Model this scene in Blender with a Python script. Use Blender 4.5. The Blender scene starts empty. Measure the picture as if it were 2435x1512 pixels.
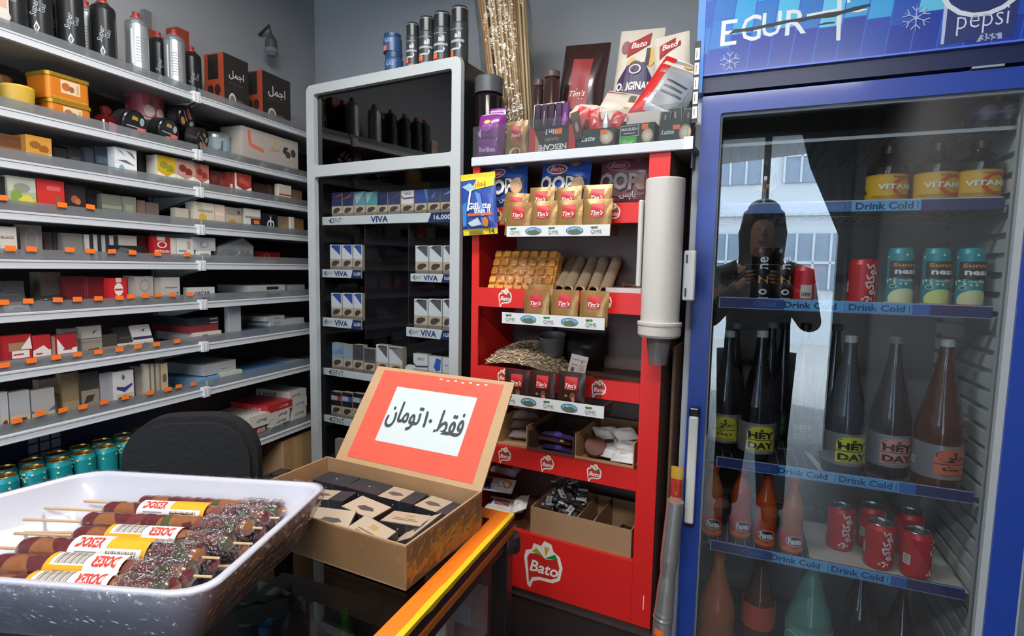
import bpy, bmesh, math, random
from mathutils import Vector, Matrix
from mathutils.geometry import tessellate_polygon
SC = bpy.context.scene
COL = SC.collection
RND = random.Random(7)

# ------------------------------------------------------------------ camera
W_PX, H_PX, F_PX, CAM_Z = 2435, 1512, 1300.0, 1.40
_n = Vector((0.0187, 1.0, -120.0 / F_PX)).normalized()            # world up, in camera axes (right, up, ahead)
_f = (Vector((0, 0, 1)) - _n * _n.z).normalized()
_r = Vector((1, 0, 0)); _r = (_r - _n * _r.dot(_n) - _f * _r.dot(_f)).normalized()
def cam_axis(i): return Vector((_r[i], _f[i], _n[i]))
_cx, _cy, _cz = cam_axis(0), cam_axis(1), -cam_axis(2)
cam_data = bpy.data.cameras.new('camera')
cam_data.sensor_width = 36.0
cam_data.lens = 36.0 * F_PX / W_PX
cam_data.clip_start = 0.01
cam = bpy.data.objects.new('camera', cam_data)
COL.objects.link(cam)
cam.matrix_world = Matrix(((_cx.x, _cy.x, _cz.x, 0), (_cx.y, _cy.y, _cz.y, 0), (_cx.z, _cy.z, _cz.z, CAM_Z), (0, 0, 0, 1)))
SC.camera = cam

# ------------------------------------------------------------------ exposure, sky, lights
SC.view_settings.view_transform = 'Standard'
SC.view_settings.look = 'None'
SC.view_settings.gamma = 1.0
SC.view_settings.use_curve_mapping = False
SC.view_settings.exposure = 0.32
SC.cycles.use_denoising = True
SC.cycles.max_bounces = 8
SC.cycles.transparent_max_bounces = 24
SC.cycles.diffuse_bounces = 3
SC.cycles.glossy_bounces = 3
SC.cycles.caustics_reflective = False
SC.cycles.caustics_refractive = False
SC.cycles.sample_clamp_indirect = 4.0
world = bpy.data.worlds.new('sky')
SC.world = world
world.use_nodes = True
_bg = world.node_tree.nodes['Background']
_bg.inputs[0].default_value = (0.72, 0.85, 1.0, 1)
_bg.inputs[1].default_value = 17.0

def area(name, loc, rot, sx, sy, watts, color=(1, 1, 1)):
    d = bpy.data.lights.new(name, 'AREA'); d.shape = 'RECTANGLE'; d.size = sx; d.size_y = sy; d.energy = watts; d.color = color
    o = bpy.data.objects.new(name, d); COL.objects.link(o); o.location = loc; o.rotation_euler = rot
    return o
CEIL = 2.62
# the shop's two ceiling panels (fixtures are built with the room)
LAMPS = [((-0.35, 0.95), 0.9, 0.25, 20.0), ((-0.30, -0.72), 1.2, 0.3, 38.0)]
for (lx, ly), sx, sy, wt in LAMPS:
    area('lamp_light', (lx, ly, CEIL - 0.075), (0, 0, math.radians(-22)), sx, sy, wt, (1.0, 0.97, 0.93))

# ------------------------------------------------------------------ materials
def lin(h):
    h = h.lstrip('#')
    out = []
    for i in (0, 2, 4):
        c = int(h[i:i + 2], 16) / 255.0
        out.append(c / 12.92 if c <= 0.04045 else ((c + 0.055) / 1.055) ** 2.4)
    return out
_mats = {}
def M(hexc, rough=0.5, metal=0.0, noise=0.0, scale=20.0, bump=0.0, coat=0.0, emit=0.0, spec=0.5):
    key = (hexc, rough, metal, noise, scale, bump, coat, emit, spec)
    if key in _mats: return _mats[key]
    m = bpy.data.materials.new('paint_' + hexc.lstrip('#')); m.use_nodes = True
    nt = m.node_tree; b = nt.nodes['Principled BSDF']
    c = lin(hexc)
    b.inputs['Base Color'].default_value = (*c, 1)
    b.inputs['Roughness'].default_value = rough
    b.inputs['Metallic'].default_value = metal
    b.inputs['Specular IOR Level'].default_value = spec
    if coat: b.inputs['Coat Weight'].default_value = coat; b.inputs['Coat Roughness'].default_value = 0.08
    if emit:
        b.inputs['Emission Color'].default_value = (*c, 1); b.inputs['Emission Strength'].default_value = emit
    if noise or bump:
        tc = nt.nodes.new('ShaderNodeTexCoord')
        no = nt.nodes.new('ShaderNodeTexNoise'); no.inputs['Scale'].default_value = scale; no.inputs['Detail'].default_value = 4
        nt.links.new(tc.outputs['Object'], no.inputs['Vector'])
        if noise:
            mx = nt.nodes.new('ShaderNodeMix'); mx.data_type = 'RGBA'
            mx.inputs['A'].default_value = (*[v * (1 - noise) for v in c], 1)
            mx.inputs['B'].default_value = (*[min(1, v * (1 + noise)) for v in c], 1)
            nt.links.new(no.outputs['Fac'], mx.inputs['Factor']); nt.links.new(mx.outputs['Result'], b.inputs['Base Color'])
        if bump:
            bp = nt.nodes.new('ShaderNodeBump'); bp.inputs['Strength'].default_value = bump; bp.inputs['Distance'].default_value = 0.01
            nt.links.new(no.outputs['Fac'], bp.inputs['Height']); nt.links.new(bp.outputs['Normal'], b.inputs['Normal'])
    _mats[key] = m
    return m

def clear(name, tint, gloss=0.08, rough=0.05, fres=1.45, haze=0.0, hazecol='#c8ccd0', bump=0.0, bscale=40.0):
    """clear plastic or glass: straight-through light, tinted, with a fresnel gloss and optional milky haze"""
    if name in _mats: return _mats[name]
    m = bpy.data.materials.new(name); m.use_nodes = True; nt = m.node_tree; nt.nodes.clear()
    out = nt.nodes.new('ShaderNodeOutputMaterial')
    tr = nt.nodes.new('ShaderNodeBsdfTransparent'); tr.inputs[0].default_value = (*lin(tint), 1)
    gl = nt.nodes.new('ShaderNodeBsdfGlossy'); gl.inputs['Roughness'].default_value = rough
    f0 = ((fres - 1) / (fres + 1)) ** 2                      # two-sided Schlick fresnel
    lw = nt.nodes.new('ShaderNodeLayerWeight'); lw.inputs[0].default_value = 0.5
    pw = nt.nodes.new('ShaderNodeMath'); pw.operation = 'POWER'; pw.inputs[1].default_value = 5.0
    ad = nt.nodes.new('ShaderNodeMath'); ad.operation = 'MULTIPLY_ADD'; ad.use_clamp = True; ad.inputs[1].default_value = 1 - f0; ad.inputs[2].default_value = f0 + gloss
    nt.links.new(lw.outputs['Facing'], pw.inputs[0]); nt.links.new(pw.outputs[0], ad.inputs[0])
    base = tr
    if haze:
        df = nt.nodes.new('ShaderNodeBsdfDiffuse'); df.inputs[0].default_value = (*lin(hazecol), 1)
        hz = nt.nodes.new('ShaderNodeMixShader'); hz.inputs[0].default_value = haze
        nt.links.new(tr.outputs[0], hz.inputs[1]); nt.links.new(df.outputs[0], hz.inputs[2]); base = hz
    mx = nt.nodes.new('ShaderNodeMixShader')
    nt.links.new(ad.outputs[0], mx.inputs[0]); nt.links.new(base.outputs[0], mx.inputs[1]); nt.links.new(gl.outputs[0], mx.inputs[2])
    nt.links.new(mx.outputs[0], out.inputs[0])
    if bump:
        tc = nt.nodes.new('ShaderNodeTexCoord'); no = nt.nodes.new('ShaderNodeTexNoise'); no.inputs['Scale'].default_value = bscale
        bp = nt.nodes.new('ShaderNodeBump'); bp.inputs['Strength'].default_value = bump; bp.inputs['Distance'].default_value = 0.02
        nt.links.new(tc.outputs['Object'], no.inputs['Vector']); nt.links.new(no.outputs['Fac'], bp.inputs['Height'])
        nt.links.new(bp.outputs['Normal'], gl.inputs['Normal'])
    _mats[name] = m
    return m

def ramp_mat(name, stops, scale=30.0, rough=0.35, kind='VORONOI', coat=0.0, bump=0.0, stretch=(1, 1, 1)):
    if name in _mats: return _mats[name]
    m = bpy.data.materials.new(name); m.use_nodes = True; nt = m.node_tree; b = nt.nodes['Principled BSDF']
    tc = nt.nodes.new('ShaderNodeTexCoord'); mp = nt.nodes.new('ShaderNodeMapping'); mp.inputs['Scale'].default_value = stretch
    nt.links.new(tc.outputs['Object'], mp.inputs[0])
    if kind == 'VORONOI':
        t = nt.nodes.new('ShaderNodeTexVoronoi'); t.inputs['Scale'].default_value = scale
        sp = nt.nodes.new('ShaderNodeSeparateColor'); nt.links.new(t.outputs['Color'], sp.inputs[0]); fac = sp.outputs[0]
    else:
        t = nt.nodes.new('ShaderNodeTexNoise'); t.inputs['Scale'].default_value = scale; t.inputs['Detail'].default_value = 5; fac = t.outputs['Fac']
    nt.links.new(mp.outputs[0], t.inputs['Vector'])
    cr = nt.nodes.new('ShaderNodeValToRGB'); el = cr.color_ramp.elements
    if kind == 'VORONOI': cr.color_ramp.interpolation = 'CONSTANT'
    while len(el) < len(stops): el.new(0.5)
    for e, (p, h) in zip(el, stops): e.position = p; e.color = (*lin(h), 1)
    nt.links.new(fac, cr.inputs[0]); nt.links.new(cr.outputs[0], b.inputs['Base Color'])
    b.inputs['Roughness'].default_value = rough
    if coat: b.inputs['Coat Weight'].default_value = coat; b.inputs['Coat Roughness'].default_value = 0.05
    if bump:
        no = nt.nodes.new('ShaderNodeTexNoise'); no.inputs['Scale'].default_value = scale * 2
        bp = nt.nodes.new('ShaderNodeBump'); bp.inputs['Strength'].default_value = bump; bp.inputs['Distance'].default_value = 0.01
        nt.links.new(tc.outputs['Object'], no.inputs['Vector']); nt.links.new(no.outputs['Fac'], bp.inputs['Height'])
        nt.links.new(bp.outputs['Normal'], b.inputs['Normal']); nt.links.new(bp.outputs['Normal'], b.inputs['Coat Normal'])
    _mats[name] = m
    return m

WHITE = M('#e6e6e4', 0.45); BLACK = M('#141416', 0.4); GOLD = M('#b08a3c', 0.35, 0.7); STEEL = M('#b9bdc0', 0.25, 0.9)
RAIL = M('#c9cdd2', 0.4); TAG = M('#ff7a26', 0.55); PINK = M('#f0767a', 0.55); CARD = M('#b08b66', 0.75, noise=0.12, scale=14)
RED = M('#d6231f', 0.42); STRIP = clear('shelf_front_strip', '#d4d7da', 0.05, 0.3, 1.3, haze=0.30, hazecol='#a9aeb2')
FILM = clear('cling_film', '#f6f6f8', 0.09, 0.08, 1.35, bump=1.0, bscale=55.0)
CLEAR = clear('clear_plastic', '#eef0f2', 0.03, 0.06, 1.4)

# ------------------------------------------------------------------ frames
def ray(px, py):
    v = Vector((px - W_PX / 2, H_PX / 2 - py, F_PX))
    return Vector((v.dot(_r), v.dot(_f), v.dot(_n)))
def hpt(px, py, z):
    r = ray(px, py); return r * ((z - CAM_Z) / r.z) + Vector((0, 0, CAM_Z))
class Frame:
    """an upright front: local x along it to the right, y into it, z up from the floor"""
    def __init__(s, o, deg):
        s.o = Vector((o[0], o[1], 0)); s.a = math.radians(deg)
        s.x = Vector((math.cos(s.a), math.sin(s.a), 0)); s.y = Vector((-math.sin(s.a), math.cos(s.a), 0))
        s.m = Matrix.Translation(s.o) @ Matrix.Rotation(s.a, 4, 'Z')
    def at(s, px, py, y=0.0):
        r = ray(px, py); t = (s.o.dot(s.y) + y) / r.dot(s.y); p = r * t; d = p - s.o
        return d.dot(s.x), p.z + CAM_Z
    def w(s, x, y, z): return s.o + s.x * x + s.y * y + Vector((0, 0, z))
L = Frame((-0.837, 2.207), 70.2)       # tobacco shelving along the side wall
C = Frame((-0.6133, 1.9065), -28.4)    # silver framed cabinet
S = Frame((-0.1247, 1.6664), -27.4)    # red cardboard stand
F = Frame((0.4700, 1.4264), -22.6)     # drinks fridge
K = Frame((0.012, 1.116), -22.0)       # counter, origin at its far corner
WORLD = Frame((0, 0), 0)

# ------------------------------------------------------------------ geometry
_glyphs = {}
def glyphs(s, bold=0.0, shear=0.0, res=2):
    key = (s, bold, shear, res)
    if key not in _glyphs:
        c = bpy.data.curves.new('writing', 'FONT'); c.body = s; c.size = 1; c.resolution_u = res; c.offset = bold; c.shear = shear
        o = bpy.data.objects.new('writing', c); COL.objects.link(o)
        bpy.context.view_layer.update()
        me = bpy.data.meshes.new_from_object(o.evaluated_get(bpy.context.evaluated_depsgraph_get()))
        vs = [(v.co.x, v.co.y) for v in me.vertices]; fs = [tuple(p.vertices) for p in me.polygons]
        bpy.data.objects.remove(o); bpy.data.curves.remove(c); bpy.data.meshes.remove(me)
        xs = [v[0] for v in vs] or [0]; ys = [v[1] for v in vs] or [0]
        x0, x1, y0, y1 = min(xs), max(xs), min(ys), max(ys)
        _glyphs[key] = ([(x - (x0 + x1) / 2, y - (y0 + y1) / 2) for x, y in vs], fs, x1 - x0, y1 - y0)
    return _glyphs[key]
def rrect(x0, y0, x1, y1, r, n=4):
    pts = []
    for cx, cy, a in ((x1 - r, y0 + r, -90), (x1 - r, y1 - r, 0), (x0 + r, y1 - r, 90), (x0 + r, y0 + r, 180)):
        for i in range(n + 1):
            t = math.radians(a + 90 * i / n); pts.append((cx + r * math.cos(t), cy + r * math.sin(t)))
    return pts
def ellipse(cx, cy, rx, ry, n=18, a0=0, a1=360):
    return [(cx + rx * math.cos(math.radians(a0 + (a1 - a0) * i / n)), cy + ry * math.sin(math.radians(a0 + (a1 - a0) * i / n))) for i in range(n if a1 - a0 == 360 else n + 1)]
def cut(pts, x, sg):
    """the part of a flat outline on one side of a vertical line"""
    out = []
    for (a, b), (c, d) in zip(pts, pts[1:] + pts[:1]):
        ia, ic = (a - x) * sg >= 0, (c - x) * sg >= 0
        if ia: out.append((a, b))
        if ia != ic: t = (x - a) / (c - a); out.append((x, b + (d - b) * t))
    return out
class G:
    def __init__(s): s.v = []; s.f = []; s.fm = []; s.sm = []; s.mats = []
    def mi(s, m):
        if m not in s.mats: s.mats.append(m)
        return s.mats.index(m)
    def add(s, vs, fs, m, smooth=False):
        o = len(s.v); s.v += [tuple(v) for v in vs]; i = s.mi(m)
        for f in fs: s.f.append(tuple(o + k for k in f)); s.fm.append(i); s.sm.append(smooth)
        return s
    def box(s, x0, x1, y0, y1, z0, z1, m):
        v = [(x, y, z) for z in (z0, z1) for y in (y0, y1) for x in (x0, x1)]
        return s.add(v, [(0, 2, 3, 1), (4, 5, 7, 6), (0, 1, 5, 4), (1, 3, 7, 5), (3, 2, 6, 7), (2, 0, 4, 6)], m)
    def rbox(s, x0, x1, y0, y1, z0, z1, m, r=0.004, seg=2):
        bm = bmesh.new(); bmesh.ops.create_cube(bm, size=1)
        for v in bm.verts: v.co = Vector(((x0 + x1) / 2 + v.co.x * (x1 - x0), (y0 + y1) / 2 + v.co.y * (y1 - y0), (z0 + z1) / 2 + v.co.z * (z1 - z0)))
        bmesh.ops.bevel(bm, geom=bm.edges[:], offset=r, segments=seg, affect='EDGES', profile=0.5)
        bm.verts.index_update()
        s.add([v.co[:] for v in bm.verts], [tuple(v.index for v in f.verts) for f in bm.faces], m); bm.free(); return s
    def beam(s, a, b, wx, wz, m):
        """a bar from a to b with a rectangular section"""
        a = Vector(a); b = Vector(b); d = (b - a).normalized(); up = Vector((0, 0, 1)) if abs(d.z) < 0.95 else Vector((0, 1, 0))
        sx = d.cross(up).normalized() * wx / 2; sz = sx.normalized().cross(d) * wz / 2
        v = [p + i * sx + j * sz for p in (a, b) for i, j in ((-1, -1), (1, -1), (1, 1), (-1, 1))]
        return s.add(v, [(3, 2, 1, 0), (4, 5, 6, 7), (0, 1, 5, 4), (1, 2, 6, 5), (2, 3, 7, 6), (3, 0, 4, 7)], m)
    def lathe(s, prof, m, n=20, c=(0, 0), smooth=True, axis='z'):
        """prof: (radius, height[, material of the band above])"""
        rings = []
        for p in prof:
            r, h = p[0], p[1]
            rings.append([(c[0] + r * math.cos(2 * math.pi * i / n), c[1] + r * math.sin(2 * math.pi * i / n), h) for i in range(n)])
        for k in range(len(prof) - 1):
            mm = prof[k][2] if len(prof[k]) > 2 else m
            vs = rings[k] + rings[k + 1]
            s.add(vs, [(i, (i + 1) % n, n + (i + 1) % n, n + i) for i in range(n)], mm, smooth)
        return s
    def tube(s, pts, r, m, n=8, caps=True):
        pts = [Vector(p) for p in pts]; rr = r if isinstance(r, (list, tuple)) else [r] * len(pts)
        rings = []; ref = Vector((0.3, 0.2, 1)).normalized()
        for i, p in enumerate(pts):
            d = (pts[min(i + 1, len(pts) - 1)] - pts[max(i - 1, 0)]).normalized()
            if abs(d.dot(ref)) > 0.97: ref = Vector((1, 0.1, 0)).normalized()
            u = d.cross(ref).normalized(); w = d.cross(u)
            rings.append([p + u * rr[i] * math.cos(2 * math.pi * k / n) + w * rr[i] * math.sin(2 * math.pi * k / n) for k in range(n)])
        vs = [v for ring in rings for v in ring]; fs = []
        for i in range(len(pts) - 1):
            for k in range(n): fs.append((i * n + k, (i + 1) * n + k, (i + 1) * n + (k + 1) % n, i * n + (k + 1) % n))
        if caps: fs += [tuple(range(n)), tuple((len(pts) - 1) * n + k for k in reversed(range(n)))]
        return s.add(vs, fs, m, True)
    def plate(s, loops, m, O=(0, 0, 0), U=(1, 0, 0), V=(0, 0, 1), t=0.0, side=None):
        """flat shape with holes; t>0 gives it thickness behind its face"""
        O, U, V = Vector(O), Vector(U), Vector(V); N = U.cross(V)
        flat = [p for l in loops for p in l]
        tri = tessellate_polygon([[Vector((p[0], p[1], 0)) for p in l] for l in loops])
        front = [O + U * p[0] + V * p[1] for p in flat]
        tris = []
        for a, b, c in tri:
            A, B, D = flat[a], flat[b], flat[c]
            tris.append((a, b, c) if (B[0] - A[0]) * (D[1] - A[1]) - (B[1] - A[1]) * (D[0] - A[0]) > 0 else (a, c, b))
        s.add(front, tris, m)
        if t:
            back = [p - N * t for p in front]
            s.add(back, [tuple(reversed(f)) for f in tris], m)
            k = 0
            for l in loops:
                n = len(l); vs = front[k:k + n] + back[k:k + n]
                s.add(vs, [(i, n + i, n + (i + 1) % n, (i + 1) % n) for i in range(n)], side or m); k += n
        return s
    def text(s, t, size, m, O, U=(1, 0, 0), V=(0, 0, 1), bold=0.0, shear=0.0, fit=None, fh=None, res=2, warp=None):
        vs, fs, w, h = glyphs(t, bold, shear, res); O, U, V = Vector(O), Vector(U), Vector(V)
        sx = sy = size
        if fit: sx = fit / max(w, 1e-6); sy = sx if not fh else fh / max(h, 1e-6)
        if warp: return s.add([warp(x * sx, y * sy) for x, y in vs], fs, m)
        return s.add([O + U * (x * sx) + V * (y * sy) for x, y in vs], fs, m)
    def decals(s, O, U, V, w, h, items, eps=0.0003, warp=None):
        """flat print on a face: O lower corner, sizes in fractions of the face"""
        O, U, V = Vector(O), Vector(U).normalized(), Vector(V).normalized(); N = U.cross(V)
        for k, it in enumerate(items):
            e = (.0004 if warp else min(eps, .0002)) + (k + 1) * min(eps, .00006) + (.0005 if warp and it[0] == 't' else 0)
            def P(a, b, e=e):
                if warp: return warp(a * w, b * h, e)
                return O + N * e + U * (a * w) + V * (b * h)
            kind = it[0]
            if kind == 'r':
                _, a0, b0, a1, b1, m = it; n = max(2, int(abs(a1 - a0) / .08)) if warp else 1
                vs = [P(a0 + (a1 - a0) * i / n, b) for b in (b0, b1) for i in range(n + 1)]
                s.add(vs, [(i, i + 1, n + 2 + i, n + 1 + i) for i in range(n)], m)
            elif warp and kind in 'pe':
                pts = it[1] if kind == 'p' else ellipse(it[1], it[2], it[3], it[4], 24); m = it[-1]
                lo, hi = min(p[0] for p in pts), max(p[0] for p in pts); n = max(1, int((hi - lo) / .08))
                for i in range(n):
                    q = cut(cut(pts, lo + (hi - lo) * i / n, 1), lo + (hi - lo) * (i + 1) / n, -1)
                    if len(q) > 2: s.add([P(a, b) for a, b in q], [tuple(range(len(q)))], m)
            elif kind == 'p':
                s.add([P(a, b) for a, b in it[1]], [tuple(range(len(it[1])))], it[2])
            elif kind == 'e':
                _, a, b, ra, rb, m = it
                s.add([P(*p) for p in ellipse(a, b, ra, rb, 14)], [tuple(range(14))], m)
            elif kind == 'ring':
                _, a, b, ra, rb, th, m = it
                n = 18; o1 = ellipse(a, b, ra, rb, n); o2 = ellipse(a, b, ra * (1 - th), rb * (1 - th), n)
                s.add([P(*p) for p in o1 + o2], [(i, (i + 1) % n, n + (i + 1) % n, n + i) for i in range(n)], m)
            elif kind == 't':
                t, a, b, fw, m = it[1:6]; opt = it[6] if len(it) > 6 else {}
                vs, fs, tw, th = glyphs(t, opt.get('bold', 0.01), opt.get('shear', 0.0))
                sc = fw * w / max(tw, 1e-6); sv = opt['fh'] * h / max(th, 1e-6) if 'fh' in opt else sc
                ca, sa = math.cos(math.radians(opt.get('rot', 0))), math.sin(math.radians(opt.get('rot', 0)))
                pts = [(x * sc * ca - y * sv * sa, x * sc * sa + y * sv * ca) for x, y in vs]
                s.add([P(a + x / w, b + y / h) for x, y in pts], fs, m)
        return s
    def xf(s, m):
        s.v = [tuple(m @ Vector(v)) for v in s.v]; return s
    def mesh(s, name):
        me = bpy.data.meshes.new(name); me.from_pydata(s.v, [], s.f); me.update()
        for m in s.mats: me.materials.append(m)
        me.polygons.foreach_set('material_index', s.fm); me.polygons.foreach_set('use_smooth', s.sm)
        return me
def obj(name, g, parent=None, loc=None, rz=0.0, label=None):
    o = bpy.data.objects.new(name, g.mesh(name) if isinstance(g, G) else g); COL.objects.link(o)
    if parent: o.parent = parent
    if loc is not None: o.location = loc
    o.rotation_euler = (0, 0, rz)
    if label: o['label'] = label
    return o
def tag(o, label, cat, group=None):
    o['label'] = label; o['category'] = cat
    if group: o['group'] = group
    return o
def place(o, fr, x, y, z, rot=(0, 0, 0)):
    m = fr.m @ Matrix.Translation((x, y, z))
    if any(rot): m = m @ Matrix.Rotation(math.radians(rot[2]), 4, 'Z') @ Matrix.Rotation(math.radians(rot[1]), 4, 'Y') @ Matrix.Rotation(math.radians(rot[0]), 4, 'X')
    o.matrix_world = m
    return o
def thing(name, label, cat, fr, x, y, z, rot=(0, 0, 0), group=None, g=None):
    """a thing: an Empty for its parts, or a single mesh when g is given"""
    o = bpy.data.objects.new(name, g.mesh(name) if isinstance(g, G) else g); COL.objects.link(o)
    place(o, fr, x, y, z, rot); return tag(o, label, cat, group)
def dup(o, label, fr, x, y, z, rot=(0, 0, 0), group=None):
    r = o.copy(); COL.objects.link(r); place(r, fr, x, y, z, rot); r['label'] = label
    if group: r['group'] = group
    for ch in o.children:
        c = ch.copy(); COL.objects.link(c); c.parent = r
        for gc in ch.children:
            d = gc.copy(); COL.objects.link(d); d.parent = c
    return r
def struct(name, g, fr=WORLD, x=0, y=0, z=0):
    o = bpy.data.objects.new(name, g.mesh(name)); COL.objects.link(o); place(o, fr, x, y, z); o['kind'] = 'structure'; return o
ORD = 'first second third fourth fifth sixth seventh eighth ninth tenth eleventh twelfth thirteenth fourteenth fifteenth sixteenth seventeenth eighteenth nineteenth twentieth'.split()
ORD += ['twenty-' + o for o in ORD[:9]]
# ================================================================== the room
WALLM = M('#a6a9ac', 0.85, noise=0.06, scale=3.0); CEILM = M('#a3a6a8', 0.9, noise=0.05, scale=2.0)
BACK_Y = 0.56                                     # back wall, behind the fridge line
struct('floor', G().box(-3.2, 3.0, -3.4, 3.6, -0.1, 0, M('#5d5a57', 0.5, noise=0.15, scale=4)))
struct('ceiling', G().box(-3.2, 3.0, -3.4, 3.6, CEIL, CEIL + 0.1, CEILM))
struct('wall_left', G().box(-4.6, 1.2, 0.225, 0.32, 0, CEIL, WALLM), L)
struct('wall_back', G().box(-2.6, 1.6, BACK_Y, BACK_Y + 0.1, 0, CEIL, WALLM), F)
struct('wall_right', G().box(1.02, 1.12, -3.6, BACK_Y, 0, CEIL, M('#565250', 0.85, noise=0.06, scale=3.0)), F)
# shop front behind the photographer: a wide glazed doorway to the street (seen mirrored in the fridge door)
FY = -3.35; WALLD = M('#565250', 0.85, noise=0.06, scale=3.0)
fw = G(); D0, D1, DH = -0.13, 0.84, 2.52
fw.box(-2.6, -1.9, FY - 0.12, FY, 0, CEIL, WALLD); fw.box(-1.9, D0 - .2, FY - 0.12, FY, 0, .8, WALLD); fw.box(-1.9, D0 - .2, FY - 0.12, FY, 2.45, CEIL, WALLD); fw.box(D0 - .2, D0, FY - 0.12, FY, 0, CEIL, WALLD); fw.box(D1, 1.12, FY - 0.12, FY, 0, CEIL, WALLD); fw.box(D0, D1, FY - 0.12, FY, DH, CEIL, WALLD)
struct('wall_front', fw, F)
dg = G(); DM = M('#3a3f45', 0.4, 0.3)
for a, b in ((D0, D0 + 0.05), (D1 - 0.05, D1)): dg.box(a, b, FY - 0.1, FY - 0.02, 0, DH, DM)
dg.box(D0 + 0.05, D1 - 0.05, FY - 0.1, FY - 0.02, DH - 0.05, DH, DM)
dg.box(0.235, 0.285, FY - 0.1, FY - 0.02, 0, DH - 0.05, DM)
struct('door_1', dg, F)
wg = G()  # unseen window beside the door, added to let in more frontal daylight
for a, b, c, d in ((-1.9, D0 - .2, .8, .85), (-1.9, D0 - .2, 2.4, 2.45), (-1.9, -1.85, .85, 2.4), (D0 - .25, D0 - .2, .85, 2.4), (-1.12, -1.08, .85, 2.4)): wg.box(a, b, FY - 0.1, FY - 0.02, c, d, DM)
struct('added_window_1', wg, F)
cg = G(); cp = [F.at(1893, 262, -FY + .02), F.at(1925, 400, -FY + .02), F.at(1975, 520, -FY + .02), F.at(2008, 600, -FY + .02), F.at(2012, 700, -FY + .02)]
nx = 10; vs = []
for j, (x, z) in enumerate(cp):
    for i in range(nx + 1): vs.append((x + (D1 + .02 - x) * i / nx, FY + .03 + .018 * math.sin(i * 2.2 + j * .4), max(.5, z)))
cg.add(vs, [(j * (nx + 1) + i, j * (nx + 1) + i + 1, (j + 1) * (nx + 1) + i + 1, (j + 1) * (nx + 1) + i) for j in range(len(cp) - 1) for i in range(nx)], M('#2b2d31', .9), True)
thing('curtain', 'dark curtain drawn aside in the shop doorway, mirrored in the fridge glass', 'curtain', F, 0, 0, 0, g=cg)
# the street: pavement and the pale block across it
struct('street', G().box(-9, 9, FY - 12, FY - 0.12, -0.12, -0.02, M('#8a8883', 0.9, noise=0.1, scale=2)), F)
bl = thing('street_building', 'pale office block with rows of windows across the street outside the doorway', 'building', F, 0, FY - 7.5, -0.02)
BW = M('#cfd3d6', 0.85, noise=0.05, scale=1.5); BG = M('#5c6875', 0.3)
obj('wall', G().box(-8, 8, -3, 0, 0, 9, BW), bl)
for fl in range(4):
    g = G()
    g.box(-8, 8, 0, 0.12, 2.55 + fl * 2.1, 2.75 + fl * 2.1, M('#b8bcc0', 0.8)); obj('ledge', g, bl)
    for k in range(9):
        x = -7.2 + k * 1.6
        w = obj('window', G().box(x, x + 1.2, 0, 0.04, 1.1 + fl * 2.1, 2.2 + fl * 2.1, BG), bl)
        fr_ = G()
        for q in range(5): fr_.box(x + q * 0.3 - 0.02, x + q * 0.3 + 0.02, 0.04, 0.07, 1.1 + fl * 2.1, 2.2 + fl * 2.1, BW)
        fr_.box(x, x + 1.2, 0.04, 0.07, 1.6 + fl * 2.1, 1.65 + fl * 2.1, BW)
        obj('window_frame', fr_, w)
# ceiling panels
for i, ((lx, ly), sx, sy, wt) in enumerate(LAMPS):
    t = thing('ceiling_light', ['flat white ceiling panel light above the counter and stand', 'flat white ceiling panel light behind the photographer'][i], 'light', WORLD, lx, ly, CEIL - 0.07, (0, 0, -22))
    g = G()
    for a, b, c, d in ((-sx / 2 - .02, sx / 2 + .02, -sy / 2 - .02, -sy / 2), (-sx / 2 - .02, sx / 2 + .02, sy / 2, sy / 2 + .02), (-sx / 2 - .02, -sx / 2, -sy / 2, sy / 2), (sx / 2, sx / 2 + .02, -sy / 2, sy / 2)):
        g.box(a, b, c, d, -.01, .07, WHITE)
    obj('lamp_frame', g, t)
    obj('diffuser', G().box(-sx / 2, sx / 2, -sy / 2, sy / 2, 0.0, 0.07, M('#ffffff', 0.6, emit=2.0)), t)

# ================================================================== tobacco shelving
ZS = [1.908, 1.733, 1.618, 1.501, 1.388, 1.263, 1.127, 0.978]
ZLOW = 0.742
XJ = -0.467
LEVEL = ['top', 'second', 'third', 'fourth', 'fifth', 'sixth', 'seventh', 'eighth']
STK = {  # orange stickers on the shelf fronts: pixels (x, y)
    3: [(5, 470), (148, 487), (215, 491)],
    4: [(25, 590), (75, 592), (166, 593), (215, 596), (266, 598), (315, 600), (375, 603), (445, 605)],
    5: [(8, 718), (67, 715), (137, 712), (184, 711), (234, 709), (284, 707), (311, 705), (346, 703), (376, 701), (410, 700), (452, 699)],
    6: [(10, 868), (75, 857), (134, 849), (184, 842), (234, 836), (284, 830), (328, 824), (372, 818), (421, 811)],
    7: [(40, 1000), (95, 982), (150, 975), (197, 967), (248, 956), (298, 944), (357, 933), (400, 925), (425, 918), (460, 912)],
}
BOARD = M('#9a9c9c', 0.5)
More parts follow.
